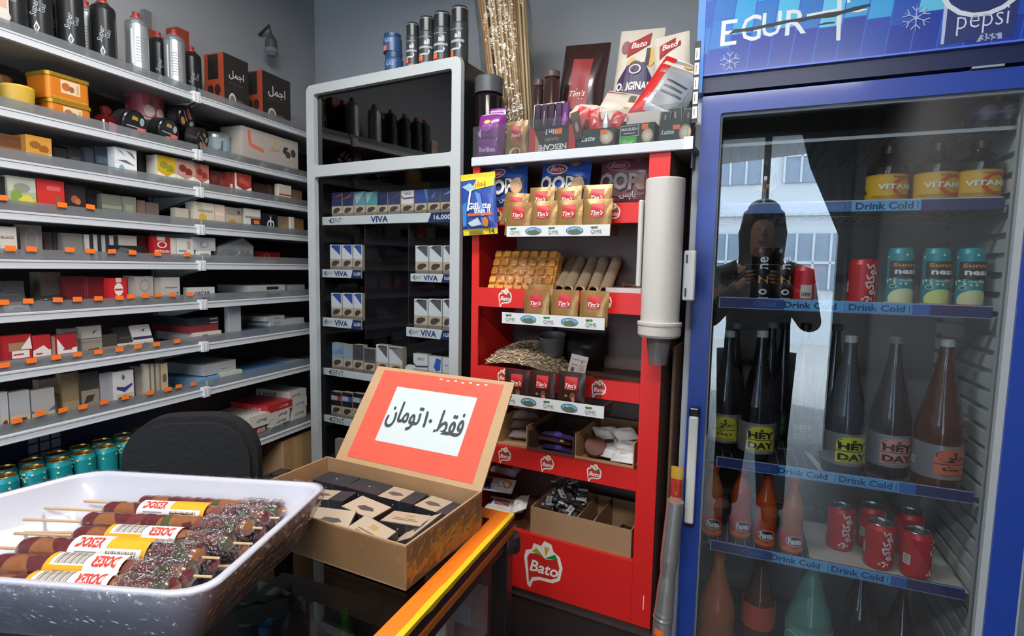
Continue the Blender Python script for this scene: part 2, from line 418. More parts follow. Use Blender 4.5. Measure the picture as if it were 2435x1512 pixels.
def shelf(i, z, x0, x1, label, dz=0.0):
    t = thing('metal_shelf', label, 'shelf', L, (x0 + x1) / 2, 0, z)
    h = (x1 - x0) / 2 - 0.003
    obj('shelf_board', G().box(-h, h, 0.004, 0.205, -0.012, -0.001, BOARD), t)
    g = G()
    g.rbox(-h, h, -0.008, 0.004, -0.013, 0.009, RAIL, 0.002, 1)
    g.box(-h, h, -0.0095, -0.008, 0.004, 0.008, RAIL); g.box(-h, h, -0.0095, -0.008, -0.012, -0.009, RAIL)
    obj('price_rail', g, t)
    obj('front_strip', G().box(-h, h, 0.0045, 0.0055, -0.001, 0.034, STRIP), t)
    for s in (-1, 1):
        obj('bracket', G().plate([[(0.006, -0.013), (0.2, -0.06), (0.2, -0.013)]], BOARD, O=(s * (h - 0.006), 0, 0), U=(0, 1, 0), V=(0, 0, 1), t=0.003), t)
    g = G().box(-0.012, 0.012, -0.013, 0.003, -0.016, 0.016, M('#e9ebee', 0.35)); g.box(-0.008, -0.003, -0.0145, -0.013, -0.012, 0.012, RAIL); g.box(0.003, 0.008, -0.0145, -0.013, -0.012, 0.012, RAIL)
    if x1 < -0.1: obj('end_clip', g, t, (h - .0125, 0, 0))
    return t
for i, z in enumerate(ZS):
    t = shelf(i, z, -1.45, XJ, f'grey metal shelf with a clear front strip, {LEVEL[i]} board down in the near bay')
    for px, py in STK.get(i, []):
        x, zz = L.at(px, py, 0.0)
        a = random.Random(px).uniform(-0.08, 0.08)
        s_ = obj('price_sticker', G().add([(-.011, 0, -.006), (.011, 0, -.006 + a * .02), (.011, 0, .006 + a * .02), (-.011, 0, .006)], [(0, 1, 2, 3)], TAG), t, (x - (-1.45 + XJ) / 2, -0.0005, zz - z), label='orange price sticker')
    shelf(i, z, XJ, 0.30, f'grey metal shelf with a clear front strip, {LEVEL[i]} board down in the far bay')
shelf(8, ZLOW, XJ, 0.30, 'grey metal shelf holding stacked white and red cartons, lowest of the far bay')
for x, lb in ((-1.45, 'near'), (XJ, 'middle'), (0.30, 'far')):
    g = G().box(-0.012, 0.012, 0.205, 0.222, 0, 2.2, M('#77797a', 0.5))
    for k in range(40): g.box(-0.003, 0.003, 0.2035, 0.2055, 0.3 + k * 0.045, 0.325 + k * 0.045, BLACK)
    thing('shelf_upright', f'grey slotted steel upright on the wall at the {lb} end of a shelving bay' if lb != 'middle' else 'grey slotted steel upright on the wall where the two bays meet', 'upright', L, x, 0, 0, g=g)
# dark back panel behind the goods
struct('trim_1', G().box(-1.46, 0.32, 0.2222, 0.2248, 0.0, 2.0, M('#3a302c', 0.7, noise=0.15, scale=6)), L)

TAN = M('#c3ae95', 0.5); LUNG = M('#4a3b35', 0.6)
def cig(top, *extra):
    """front of a cigarette pack: picture half below, design above"""
    return [('r', 0, 0.44, 1, 1, top), ('r', 0, 0, 1, 0.44, TAN), ('p', [(.12, .2), (.3, .14), (.55, .17), (.85, .28), (.8, .36), (.5, .38), (.22, .33)], LUNG), *extra]
def box_item(name, fr, pl, pr, pt, z, y, d, base, decs, label, cat, group=None, rz=0, tilt=0, zt=None, side=None):
    pm = pt + 30
    x0, _ = fr.at(pl, pm, y); x1, _ = fr.at(pr, pm, y); _, zt_ = fr.at((pl + pr) / 2, pt, y)
    w = abs(x1 - x0); h = zt if zt else zt_ - z
    g = G().box(-w / 2, w / 2, 0, d, 0.0003, h, base)
    g.decals((-w / 2, 0, 0.0003), (1, 0, 0), (0, 0, 1), w, h, decs)
    if side: g.decals((-w / 2, d, 0.0003), (0, -1, 0), (0, 0, 1), d, h, side)
    return thing(name, label, cat, fr, (x0 + x1) / 2, y, z, (tilt, 0, rz), group, g)
H = lambda h, r=0.45: M(h, r)
T = lambda s, u, v, w, c, **k: ('t', s, u, v, w, M(c, 0.5), k)
R = lambda u0, v0, u1, v1, c: ('r', u0, v0, u1, v1, M(c, 0.45))
E_ = lambda u, v, a, b, c: ('e', u, v, a, b, M(c, 0.45))
P_ = lambda pts, c: ('p', pts, M(c, 0.45))
def shisha(top, fruit, cup='#ffffff'):
    """flavoured tobacco box: coloured top with fruit, white lower half"""
    return [R(0, .5, 1, 1, top), E_(.35, .72, .22, .12, fruit), E_(.68, .62, .2, .13, fruit), R(0, 0, 1, .5, cup), P_([(0, .5), (.5, .36), (1, .54)], top), R(.22, .08, .3, .34, '#8a7466'), R(.45, .12, .85, .16, '#9a9a9a')]
ROWS = {
 2: [(0, 62, 322, .03, 'brown box', '#8a5a33', [R(0, .6, 1, .95, '#6e4426')]),
     (62, 123, 325, .012, 'yellow and tan tobacco box', '#c08b42', shisha('#c98f35', '#8e5a20', '#c9b592')),
     (128, 160, 352, .05, 'dark green pack', '#2c3330', [R(.2, .4, .8, .6, '#4b5350')]),
     (162, 198, 355, .05, 'charcoal pack', '#33363a', [R(.2, .5, .8, .7, '#50545a')]),
     (202, 224, 352, .04, 'slate blue pack', '#39424f', [R(.1, .3, .9, .5, '#56606e')]),
     (226, 262, 350, .04, 'dark blue pack', '#2f3a4a', [R(.1, .5, .9, .7, '#4a5a70')]),
     (273, 325, 354, .012, 'white and pale blue tobacco box', '#e8ebec', [R(0, .55, 1, 1, '#dfe3e6'), P_([(.1, .95), (.5, .75), (.3, .9)], '#6c7076'), P_([(.5, .95), (.95, .7), (.8, .9)], '#6c7076'), P_([(.1, .62), (.9, .52), (.5, .66)], '#5d6166'), E_(.3, .4, .12, .1, '#7fa9bd'), R(.22, .1, .3, .32, '#9fc4d4'), R(0, 0, 1, .14, '#8fb9cf')]),
     (328, 370, 365, .06, 'black box', '#25272a', []),
     (374, 418, 372, .012, 'yellow and white fruit tobacco box', '#e8e4d8', shisha('#c9a51e', '#8a8a2a', '#ece8dc')),
     (420, 462, 381, .012, 'white and red fruit tobacco box', '#e6e0da', shisha('#b98f82', '#7c2a22', '#ece8dc')),
     (464, 497, 391, .012, 'white and rose fruit tobacco box', '#e3dcd6', shisha('#b5675a', '#8a3226', '#e8e0d8')),
     (500, 520, 406, .03, 'dark red pack', '#6a2a28', [R(.1, .6, .9, .8, '#833632')]),
     (521, 540, 410, .03, 'deep red pack', '#74302c', [R(.1, .5, .9, .7, '#8d403a')]),
     (541, 561, 410, .02, 'red pack with a white stripe', '#8f2f2a', [R(.3, .1, .6, .55, '#d8cfca')]),
     (563, 598, 414, .012, 'red and white cherry tobacco box', '#e4dcd6', shisha('#9a3a30', '#c0503f', '#ece6de')),
     (602, 632, 436, .04, 'maroon pack', '#4c2f2e', []),
     (634, 660, 440, .04, 'dark brown pack', '#3b2f2d', []),
     (664, 693, 440, .012, 'cream pack with a red band', '#cdbfae', [R(0, .1, 1, .4, '#b8503c'), R(0, .5, 1, .56, '#a03830'), E_(.5, .25, .2, .1, '#e0d4c4')]),
     (695, 718, 452, .03, 'small tan pack', '#8f6b58', [E_(.5, .4, .3, .15, '#6d4a3a')])],
 3: [(0, 16, 420, .02, 'black pack', '#1e2024', []),
     (18, 85, 421, .012, 'green and yellow fruit tobacco box', '#a8ad90', [R(0, .62, 1, 1, '#b9bdb0'), E_(.5, .72, .3, .12, '#8c9184'), E_(.3, .5, .2, .18, '#7f9a4a'), R(.35, 0, 1, .45, '#c9b43c'), E_(.65, .35, .25, .2, '#d8c94c'), R(0, 0, .35, .4, '#93a05a')]),
     (88, 153, 428, .012, 'bright red tobacco box', '#c8302c', [R(.35, .72, .85, .84, '#e0605c'), E_(.75, .5, .1, .1, '#8a5a3a')]),
     (155, 204, 442, .02, 'dark brown box with a fruit picture', '#2e2323', [E_(.45, .6, .18, .12, '#a5583a'), E_(.6, .55, .14, .1, '#b8713f'), R(.3, .3, .7, .34, '#7a6a60')]),
     (206, 242, 452, .04, 'black matte pack', '#26262a', []),
     (243, 290, 463, .02, 'grey green box', '#6d7264', [R(0, .5, 1, .62, '#8a8f7a')]),
     (292, 324, 468, .02, 'olive grey pack', '#77786a', [R(.2, .3, .8, .7, '#8d8e7c')]),
     (326, 346, 476, .03, 'dull rose pack', '#80685e', []),
     (348, 378, 482, .03, 'brown grey pack', '#70625c', [R(.2, .3, .8, .5, '#8a7c74')]),
     (418, 449, 495, .03, 'white and tan pack', '#c8bfb2', [R(0, 0, 1, .4, '#a8977e')]),
     (466, 510, 482, .012, 'cream and yellow tobacco box', '#d4c9b4', [R(0, 0, 1, .45, '#d9cba6'), E_(.35, .45, .2, .16, '#d3ab3e'), R(.1, .66, .9, .74, '#a9a08e'), R(.55, 0, 1, .2, '#e8dfd4')]),
     (512, 535, 487, .012, 'pale pink tobacco box', '#d8c4b6', [R(.2, .1, .8, .3, '#c39a7e'), R(.1, .6, .9, .7, '#e6dad0')]),
     (538, 575, 494, .012, 'beige and grey pack', '#b8a88e', [R(0, .7, 1, 1, '#8f8a80'), E_(.4, .4, .22, .14, '#b98a44'), R(.7, .75, .9, .9, '#55524e')]),
     (583, 620, 497, .012, 'white and black tobacco box', '#d8d4cc', [R(.35, .3, 1, .62, '#3a3a40'), R(0, .62, 1, .7, '#8f8d8a'), R(.55, .42, .9, .56, '#ff7a26')]),
     (627, 660, 508, .012, 'black box with a white anchor', '#1c1f2a', [('ring', .5, .5, .26, .2, .3, M('#cfd4dc')), R(.46, .18, .54, .85, '#dfe4ea'), R(.3, .62, .7, .68, '#dfe4ea'), P_([(.22, .36), (.5, .14), (.78, .36), (.5, .24)], '#dfe4ea'), R(.4, .86, .6, .92, '#b03038')]),
     (662, 688, 515, .02, 'brown beige pack', '#8a755c', [E_(.5, .4, .3, .2, '#a88848')]),
     (691, 700, 516, .012, 'slim white tube pack', '#c9c5bd', []),
     (703, 722, 520, .02, 'orange brown pack', '#84603e', [])],
 4: [(0, 40, 539, .012, 'white pack with black lettering', '#cfc8c0', [T('BLACK', .45, .7, .8, '#222222'), R(0, 0, 1, .3, '#b9b0a6')]),
     (48, 100, 535, .03, 'grey pack with a round stamp', '#8d8a86', [('ring', .5, .6, .3, .3, .15, M('#a5a29e'))]),
     (103, 125, 552, .05, 'brown grey pack', '#5f5752', []),
     (127, 148, 552, .05, 'plain dark pack', '#544d49', []),
     (151, 197, 555, .025, 'warm grey pack', '#85817c', [R(.1, .3, .9, .4, '#9a9690')]),
     (204, 222, 558, .02, 'slim black and white pack', '#c5c2bf', [R(.5, 0, 1, 1, '#2a2a2c')]),
     (223, 241, 558, .02, 'slim black and silver pack', '#b5b2af', [R(.5, 0, 1, 1, '#2a2a2c')]),
     (242, 260, 559, .02, 'slim grey and black pack', '#aba8a5', [R(.5, 0, 1, 1, '#303032')]),
     (261, 280, 560, .02, 'slim black banded pack', '#b9b6b3', [R(.5, 0, 1, 1, '#2e2e30')]),
     (283, 326, 560, .02, 'white card pack', '#b8b0a8', [R(0, 0, 1, .35, '#2a2a2c')]),
     (328, 363, 561, .04, 'dark red carton', '#5a2324', []),
     (366, 405, 563, .012, 'red and white pack with bold lettering', '#b52328', [R(.2, .86, .7, 1, '#d9c9c0'), ('ring', .5, .72, .3, .12, .3, M('#e8e0dc')), T('BISTOON', .5, .48, .85, '#f0e8e4', bold=.03), R(0, 0, 1, .3, '#c9bcae'), P_([(.1, .05), (.5, .12), (.9, .05), (.6, .24), (.3, .2)], '#5c4a42')]),
     (406, 419, 566, .012, 'narrow white pack', '#cfc9c2', []),
     (421, 461, 567, .012, 'white pack with a dark picture', '#dcd7d2', [R(.6, .6, .8, .9, '#b8a090'), R(.1, .5, .55, .56, '#7a88a8'), R(0, 0, 1, .35, '#b8ada0')])],
 5: [(7, 58, 668, .04, 'dark grey hinged box', '#4c4c4e', [R(.1, .4, .9, .6, '#6a6a6c')]),
     (98, 145, 647, .06, 'dusty beige box', '#746b62', []),
     (155, 205, 657, .03, 'dark red carton', '#641d20', [R(.9, 0, 1, 1, '#7e2a2c')]),
     (206, 255, 658, .03, 'deep red carton', '#6b1e22', [R(0, 0, .06, 1, '#8c3436')]),
     (258, 302, 661, .012, 'red pack with round white badge', '#c8232a', [E_(.55, .64, .24, .2, '#e8e0dc'), R(.34, .6, .76, .66, '#c8232a'), R(.4, .86, .7, 1, '#e0d0c8'), R(0, 0, 1, .28, '#c9bcae'), P_([(.1, .06), (.6, .1), (.7, .2), (.3, .22)], '#6b4a3c')]),
     (305, 322, 656, .02, 'narrow grey pack', '#a39a94', []),
     (324, 365, 657, .012, 'pale grey pack with a round stamp', '#aaa39d', [('ring', .5, .7, .3, .2, .2, M('#8d8680')), R(0, 0, 1, .25, '#9a8f84'), P_([(.1, .05), (.7, .1), (.8, .22), (.2, .22)], '#5d463c')]),
     (367, 385, 659, .02, 'narrow white grey pack', '#b0a9a3', [R(.7, 0, 1, .3, '#4a4442')]),
     (387, 428, 659, .012, 'off-white pack with thin script', '#b8b1ab', [R(.15, .62, .85, .65, '#6f6a66'), E_(.85, .45, .07, .05, '#6b7480'), R(0, 0, 1, .28, '#9a8f84'), P_([(.1, .05), (.7, .1), (.8, .22), (.2, .2)], '#54443c')]),
     (448, 511, 683, .02, 'white pack with dark lettering', '#c8c8c6', [T('OSCAR', .52, .62, .6, '#26262a', bold=.02), R(.3, 0, 1, .35, '#9aa0a4'), R(.42, .3, .86, .4, '#1f1f22')])],
 6: [(6, 76, 797, .012, 'red and white pack with lettering', '#a8242a', [R(.2, .58, .8, .8, '#9c7a5e'), P_([(.6, .62), (.95, .95), (1, .6)], '#e6dcd6'), R(.3, .38, .9, .58, '#e4dad6'), R(.35, .46, .7, .5, '#a03040'), R(0, 0, 1, .34, '#c0ab94'), P_([(.1, .1), (.4, .16), (.8, .12), (.9, .26), (.4, .24)], '#453630')]),
     (78, 121, 797, .012, 'red and white hinged pack', '#b4282e', [R(0, .3, 1, .56, '#e2d8d4'), P_([(0, .56), (.6, .7), (1, .5)], '#e2d8d4'), R(.15, .44, .5, .48, '#a03040'), R(0, 0, 1, .32, '#bda78f'), P_([(.1, .12), (.5, .14), (.5, .26), (.2, .24)], '#4a3a34')]),
     (123, 134, 800, .02, 'narrow rose pack', '#b58f88', []),
     (136, 183, 795, .012, 'red pack with a peaked white band', '#a5242b', [P_([(0, .3), (0, .9), (.4, .52), (1, .58), (1, .3)], '#e8dfdb'), R(.3, .5, .75, .55, '#8a3a44'), R(0, 0, 1, .3, '#bfab95'), P_([(.05, .06), (.6, .12), (.7, .24), (.3, .24), (.1, .2)], '#4a3b35')]),
     (148, 192, 781, .045, 'grey white pack', '#a19d97', [R(.2, .75, .8, .9, '#77736e')]),
     (194, 242, 775, .03, 'white pack with a dark swoosh', '#bdb8b0', [P_([(.5, .8), (.8, .9), (.6, .78)], '#33302e'), R(0, .62, 1, .66, '#77736e'), R(0, .5, 1, .6, '#8f8b86'), R(0, 0, 1, .5, '#a29580'), P_([(.1, .16), (.7, .2), (.85, .36), (.3, .34)], '#5c4a3e')]),
     (244, 279, 795, .03, 'brown black pack', '#4a443e', [R(0, 0, 1, .5, '#a09078'), P_([(.1, .2), (.7, .24), (.8, .38), (.3, .36)], '#4c3c34')]),
     (545, 573, 729, .02, 'tall pale grey carton', '#a9adb0', [R(.2, .8, .6, .82, '#77797c')])],
 7: [(0, 19, 932, .012, 'white and navy pack', '#b5b0aa', cig(M('#aeb2b5'))),
     (22, 71, 930, .012, 'silver white pack', '#a9aaab', cig(M('#a4a6a8'))),
     (74, 130, 925, .012, 'grey and blue pack', '#9fa1a4', [R(0, .4, 1, 1, '#a3a09c'), P_([(0, .5), (.5, .34), (1, .55), (1, .4), (0, .4)], '#4a6a94'), R(0, 0, 1, .42, '#b9a88e'), P_([(.1, .12), (.5, .16), (.85, .26), (.6, .34), (.2, .3)], '#453730')]),
     (92, 143, 900, .05, 'rose grey pack', '#9a8d86', [R(0, .2, 1, .6, '#8a7a72')]),
     (146, 189, 886, .03, 'tan brown pack', '#8d7a5c', [R(0, 0, 1, .4, '#9c8c72')]),
     (192, 235, 884, .02, 'black and tan pack', '#3a3b36', [R(0, 0, 1, .6, '#8d8371'), P_([(.1, .3), (.6, .34), (.75, .48), (.3, .48)], '#43382f')]),
     (238, 270, 886, .02, 'ash grey pack', '#9a9ba0', [R(.1, .1, .9, .2, '#8b8c92')]),
     (273, 318, 882, .012, 'white pack with a navy crescent', '#d2d0cc', [E_(.45, .84, .08, .07, '#5b5d68'), P_([(.08, .55), (.5, .45), (.92, .6), (.92, .66), (.5, .58), (.08, .62)], '#3a3c74'), R(.06, .05, .94, .42, '#c2b49c'), P_([(.1, .16), (.5, .18), (.85, .3), (.5, .38), (.15, .32)], '#4c4038')]),
     (321, 343, 870, .03, 'dim grey pack', '#8a8480', [R(0, 0, 1, .4, '#988c7c')]),
     (347, 358, 865, .012, 'slim cream pack', '#bcb4a4', [R(.7, 0, 1, 1, '#7a7268')]),
     (359, 369, 865, .012, 'slim beige pack', '#b5ac9a', [R(.7, 0, 1, 1, '#6c655c')]),
     (371, 381, 864, .012, 'slim grey cream pack', '#aaa290', [R(.7, 0, 1, 1, '#8a8276')]),
     (383, 399, 864, .012, 'slim tan spotted pack', '#b9a98a', [E_(.5, .6, .3, .12, '#6d5c48'), E_(.5, .3, .3, .14, '#cfa860')])],
}
for i, row in ROWS.items():
    for k, (pl, pr, pt, y, ph, base, decs) in enumerate(row):
        nm = 'tobacco_box' if 'box' in ph else ('carton' if 'carton' in ph else 'cigarette_pack')
        box_item(nm, L, pl, pr, pt, ZS[i], y, 0.045 if nm == 'tobacco_box' else 0.022, M(base, 0.42), decs,
                 f'{ph}, {ORD[k]} from the near end on the {LEVEL[i]} shelf', nm.split('_')[-1])
# ------------------------------------------------------------------ shelving: stacks of cartons in the far bay
WIN = '\uFEE6\uFEB4\uFBFF\uFEED'
def stack(i, z, items, where):
    """cartons one on another, lowest first: (px0, px1, y, height, depth, phrase, colour, front print)"""
    zz = z
    for k, (pl, pr, y, h, d, ph, base, decs) in enumerate(items):
        _, py = 0, 640
        x0, _ = L.at(pl, 700, y); x1, _ = L.at(pr, 700, y); w = x1 - x0
        g = G().box(-w / 2, w / 2, 0, d, 0.0004, h, M(base, 0.42)); g.decals((-w / 2, 0, 0.0004), (1, 0, 0), (0, 0, 1), w, h, decs)
        g.decals((-w / 2, d, 0.0004), (0, -1, 0), (0, 0, 1), d, h, [d_ for d_ in decs if d_[0] == 't'])
        thing('carton', f'{ph}, {where}', 'carton', L, (x0 + x1) / 2, y, zz, (0, 0, RND.uniform(-2, 2)), None, g)
        zz += h
stack(4, ZS[4], [(468, 494, .012, .022, .15, 'small white carton lowest', '#dcdcd8', [T('KIN', .6, .5, .4, '#222222', bold=.02)]), (470, 504, .012, .026, .15, 'small white carton between two others', '#dedcd8', [T('KAND', .6, .5, .55, '#222222', bold=.02)]),
    (462, 516, .012, .042, .16, 'grey white carton with a stamp on top', '#b4b7b8', [('ring', .5, .45, .2, .26, .3, M('#8b9096'))])], 'at the bay joint of the fifth shelf')
stack(4, ZS[4], [(606, 672, .06, .024, .14, 'white carton with a dark corner mark', '#c9c3bd', [R(.72, .15, .92, .8, '#2a2a2c')]), (608, 668, .06, .030, .14, 'red carton with a pale badge', '#a3262a', [('ring', .45, .5, .12, .3, .3, M('#c98080'))])], 'stacked in the far bay of the fifth shelf')
stack(4, ZS[4], [(676, 724, .03, .03, .15, 'dark red carton beside the cabinet frame', '#6a1c20', [])], 'lying alone on the fifth shelf down')
stack(5, ZS[5], [(600, 688, .03, .028, .16, 'white carton with a dark label underneath', '#b9b8b4', [R(.35, .3, .75, .75, '#2c2c34')]), (596, 678, .03, .026, .16, 'white carton with a dark label on top', '#bdbcb8', [R(.45, .3, .8, .75, '#2c2c34')])], 'far bay of the sixth shelf')
stack(5, ZS[5], [(690, 724, .03, .052, .15, 'plain grey carton standing by the cabinet frame', '#8d8f92', [])], 'far bay of the sixth shelf')
stack(6, ZS[6], [(480, 530, .012, .016, .14, 'flat red carton lowest', '#b02a30', []), (458, 523, .012, .028, .17, 'white carton with a red dotted label', '#cfc6c0', [R(.3, .35, .5, .7, '#7a7c84'), R(.1, .2, .9, .3, '#b86a60')]),
    (446, 516, .02, .022, .17, 'brick red carton', '#7e2f2d', []), (447, 518, .02, .012, .18, 'thin black carton with white marks', '#2c2c32', [R(.7, .3, .95, .6, '#a0a4a8')]), (444, 519, .02, .013, .18, 'thin navy black carton on top', '#25262c', [R(.7, .3, .95, .6, '#a8acb0')])], 'stacked at the seventh shelf bay joint')
stack(6, ZS[6], [(580, 640, .03, .030, .15, 'dark blue carton', '#2d4c6c', [])], 'on the seventh shelf beside the white stack')
stack(6, ZS[6], [(642, 724, .02, .035, .16, 'pale blue white carton lowest', '#a9b2ba', [T(WIN, .3, .5, .2, '#8a949c')]), (640, 722, .02, .019, .16, 'flat white carton in the middle', '#b0b3b2', [R(.1, .3, .3, .7, '#8a8d90')]), (632, 676, .02, .018, .16, 'flat white carton topmost', '#aaaead', [R(.4, .3, .75, .7, '#8a8d90')])], 'of the far stack on the seventh shelf')
stack(7, ZS[7], [(462, 517, .02, .040, .18, 'sky blue carton', '#6fa0c8', [E_(.5, .5, .2, .25, '#b9d4e4'), R(.1, .1, .9, .16, '#9cc0dc')])], 'at the bay joint of the eighth shelf')
stack(7, ZS[7], [(518, 571, .02, .043, .18, 'large white carton underneath', '#c4c5c1', [R(.1, .12, .9, .16, '#a9aaa8')]), (478, 557, .03, .037, .17, 'grey white carton with a swoosh on top', '#b0b3b3', [P_([(.45, .4), (.6, .28), (.75, .42), (.6, .36)], '#6d7072')])], 'by the blue carton on the eighth shelf')
stack(7, ZS[7], [(585, 690, .02, .026, .17, 'flat light blue carton', '#5f93c4', [R(.3, .25, .6, .75, '#7aa9d2'), R(.85, .2, .88, .8, '#c8dcea')])], 'far bay of the eighth shelf')
stack(7, ZS[7], [(692, 724, .03, .026, .16, 'faded blue grey carton', '#8fa9c0', [])], 'beside the cabinet frame on the eighth shelf')
WC = '#d6d2cc'
stack(8, ZLOW, [(606, 634, .012, .018, .17, 'small white carton with a black label', WC, [R(.3, .2, .9, .8, '#3a3638')]), (584, 624, .02, .034, .17, 'red white carton', '#b2353a', [R(.5, .3, .95, .8, '#d8c4c0'), R(.6, .4, .85, .5, '#b2353a')]), (586, 634, .012, .046, .18, 'thick white carton topmost', WC, [T(WIN, .6, .5, .5, '#222226', bold=.02)])], 'in the near stack on the lowest shelf')
stack(8, ZLOW, [(636, 666, .012, .018, .17, 'lowest white carton with a black label', WC, [R(.1, .2, .9, .8, '#454042')]), (637, 667, .012, .017, .17, 'second white carton with a black label', WC, [R(.1, .2, .9, .8, '#4a4446')]), (632, 682, .012, .025, .17, 'white carton with bold script', WC, [T(WIN, .6, .5, .45, '#222226', bold=.02)]),
    (632, 684, .012, .025, .17, 'white carton with dark script', WC, [T(WIN, .65, .5, .4, '#222226', bold=.02)]), (630, 690, .012, .034, .18, 'red fronted carton topmost', '#b83238', [T('\uFEE6\uFEB4\uFBFF\uFEED', .65, .55, .35, '#e6c8c4'), R(0, 0, 1, .12, '#e2dcd6')])], 'in the middle stack on the lowest shelf')
stack(8, ZLOW, [(686, 722, .02, .03, .16, 'blue edged white carton', '#c2c6c8', [R(.1, .1, .9, .3, '#7fa0bc')]), (690, 724, .02, .04, .16, 'white carton with script low', WC, [T(WIN, .5, .5, .6, '#4a4a4e')]), (692, 725, .02, .04, .16, 'white carton with script higher', '#cfccc6', [T(WIN, .5, .5, .6, '#5a5a5e')]), (686, 724, .02, .035, .18, 'plain white carton topmost', '#c6c4be', [T(WIN, .35, .5, .5, '#3a3a3e')])], 'of the far stack on the lowest shelf')
# clear wrapped pack and loose goods
def wrapped(fr, pl, pr, pt, z, y, d, label):
    x0, _ = fr.at(pl, pt, y); x1, _ = fr.at(pr, pt, y); _, zt = fr.at((pl + pr) / 2, pt, y); w = x1 - x0; h = zt - z
    t = thing('wrapped_carton', label, 'carton', fr, (x0 + x1) / 2, y, z)
    g = G().plate([[(-w / 2 + .004, .001), (w / 2 - .004, .001), (w / 2 - .004, h * .7), (w * .2, h - .004), (-w / 2 + .004, h * .6)]], M('#8b8d8d', .5), t=d); g.v = [(a, b + 0.004, c) for a, b, c in g.v]
    obj('box', g, t)
    g = G(); nx, nz = 14, 8; rr = random.Random(5)
    vs = [(-w / 2 + w * i / nx, rr.uniform(-.004, .002), .0006 + (h * .55) * j / nz) for j in range(nz + 1) for i in range(nx + 1)]
    g.add(vs, [(j * (nx + 1) + i, j * (nx + 1) + i + 1, (j + 1) * (nx + 1) + i + 1, (j + 1) * (nx + 1) + i) for j in range(nz) for i in range(nx)], FILM, False); obj('film', g, t)
wrapped(L, 516, 606, 562, ZS[4], .02, .14, 'grey carton in crumpled clear film on the fifth shelf')
box_item('tobacco_box', L, 265, 340, 584, ZS[4], .012, .05, M('#232426', .3), [P_([(0, .5), (.3, .9), (.7, .8), (1, .5), (.6, .7)], '#5a5c5e'), R(.1, .3, .9, .34, '#4a4b4d')], 'glossy black flat box before the slim packs on the fifth shelf', 'box')
def tilted(pl, pr, pt, z, y, base, decs, label, tilt, d=.022, fr=L, rz=0):
    x0, _ = fr.at(pl, pt, y); x1, _ = fr.at(pr, pt, y); w = x1 - x0; h = .088
    g = G().box(-w / 2, w / 2, 0, d, 0.0004, h, M(base, .42)); g.decals((-w / 2, 0, 0.0004), (1, 0, 0), (0, 0, 1), w, h, decs)
    return thing('cigarette_pack', label, 'pack', fr, (x0 + x1) / 2, y, z, (tilt, 0, rz), None, g)
tilted(284, 330, 770, ZS[6] + .001, .015, '#2b2b2d', cig(M('#2b2b2d'), R(.2, .6, .8, .64, '#4a4a4c')), 'black topped pack leaning back on the seventh shelf', -22)
tilted(324, 370, 760, ZS[6] + .001, .013, '#d0ccc6', cig(M('#cfccc6'), R(0, .5, 1, .6, '#2d2f55'), P_([(.5, .8), (.75, .88), (.6, .76)], '#3a3a3c')), 'white pack with a navy band leaning back on the seventh shelf', -20)
tilted(10, 72, 665, ZS[5] + .001, .014, '#3f4043', [R(0, 0, 1, .3, '#c9c6c0'), P_([(.2, .1), (.5, .2), (.9, .15), (.5, .26)], '#6a625c'), R(.05, .35, .95, .4, '#5c5e60'), R(.1, .6, .8, .7, '#55585a')], 'dark pack with a white foot leaning back on the sixth shelf', -28)
g = G(); g.rbox(-.035, .035, 0, .09, 0.0005, .03, M('#2a2c2f', .35), .006); g.add([(-.038, -.002, .03), (.04, -.004, .028), (.036, .03, .046), (-.03, .03, .04)], [(0, 1, 2, 3)], M('#34373a', .3)); g.tube([(-.03, .005, .032), (0, 0, .036), (.038, .002, .03)], .004, M('#34373a', .25))
x, _ = L.at(118, 700, .02); thing('pouch', 'crumpled black tobacco pouch below the dusty beige box on the sixth shelf', 'pouch', L, x, .02, ZS[5], g=g)

# ------------------------------------------------------------------ gas cans and coal boxes on the top shelf
hcan = L.at(327, 32, .045)[1] - ZS[0]
def gas_can(body, silver):
    r = .029; h = hcan
    g = G().lathe([(0, .0005), (r * .96, .0005), (r, .004), (r, h * .8), (r * .97, h * .815), (r * .99, h * .825), (r * .93, h * .85), (r * .6, h * .895), (r * .5, h * .9)], body, 24)
    warp = lambda a, b, e: ((r + e) * math.sin(a / r), -(r + e) * math.cos(a / r), b)
    if silver:
        items = [('r', -.3, .05, .3, .98, M('#b9bec2', .3, .6)), ('r', -.26, .3, -.2, .9, M('#e6eaec', .3)), ('r', .05, .08, .22, .2, M('#55585c'))] + [('r', -.1, .35 + .05 * k, .25, .362 + .05 * k, M('#85898d')) for k in range(9)] + [('r', .06 + .03 * k, .08, .075 + .03 * k, .2, M('#c5c8ca')) for k in range(5)]
    else:
        items = [('p', [(-.08, .3), (0, .2), (.08, .3), (0, .4)], M('#c9cdd0')), ('p', [(-.04, .3), (0, .25), (.04, .3), (0, .35)], M('#1c1d1f')), ('t', 'Super', -.02, .58, .55, M('#a9adb2'), {'rot': 80, 'shear': .3}), ('t', 'Gas', .16, .6, .3, M('#8f9398'), {'rot': 80}), ('r', -.1, .06, 0, .085, M('#9a9ea2'))]
    g.decals((0, 0, 0), (1, 0, 0), (0, 0, 1), r * 2.6, h * .8, items, warp=warp)
    n = G().lathe([(r * .5, h * .9), (r * .5, h * .925), (r * .3, h * .93), (r * .34, h * .985), (r * .2, h), (0, h)], M('#9e2f2c', .45), 16)
    return g, n
cb, cn = gas_can(M('#26282a', .32, .3), False); sb_, sn = gas_can(M('#a9aeb2', .3, .7), True)
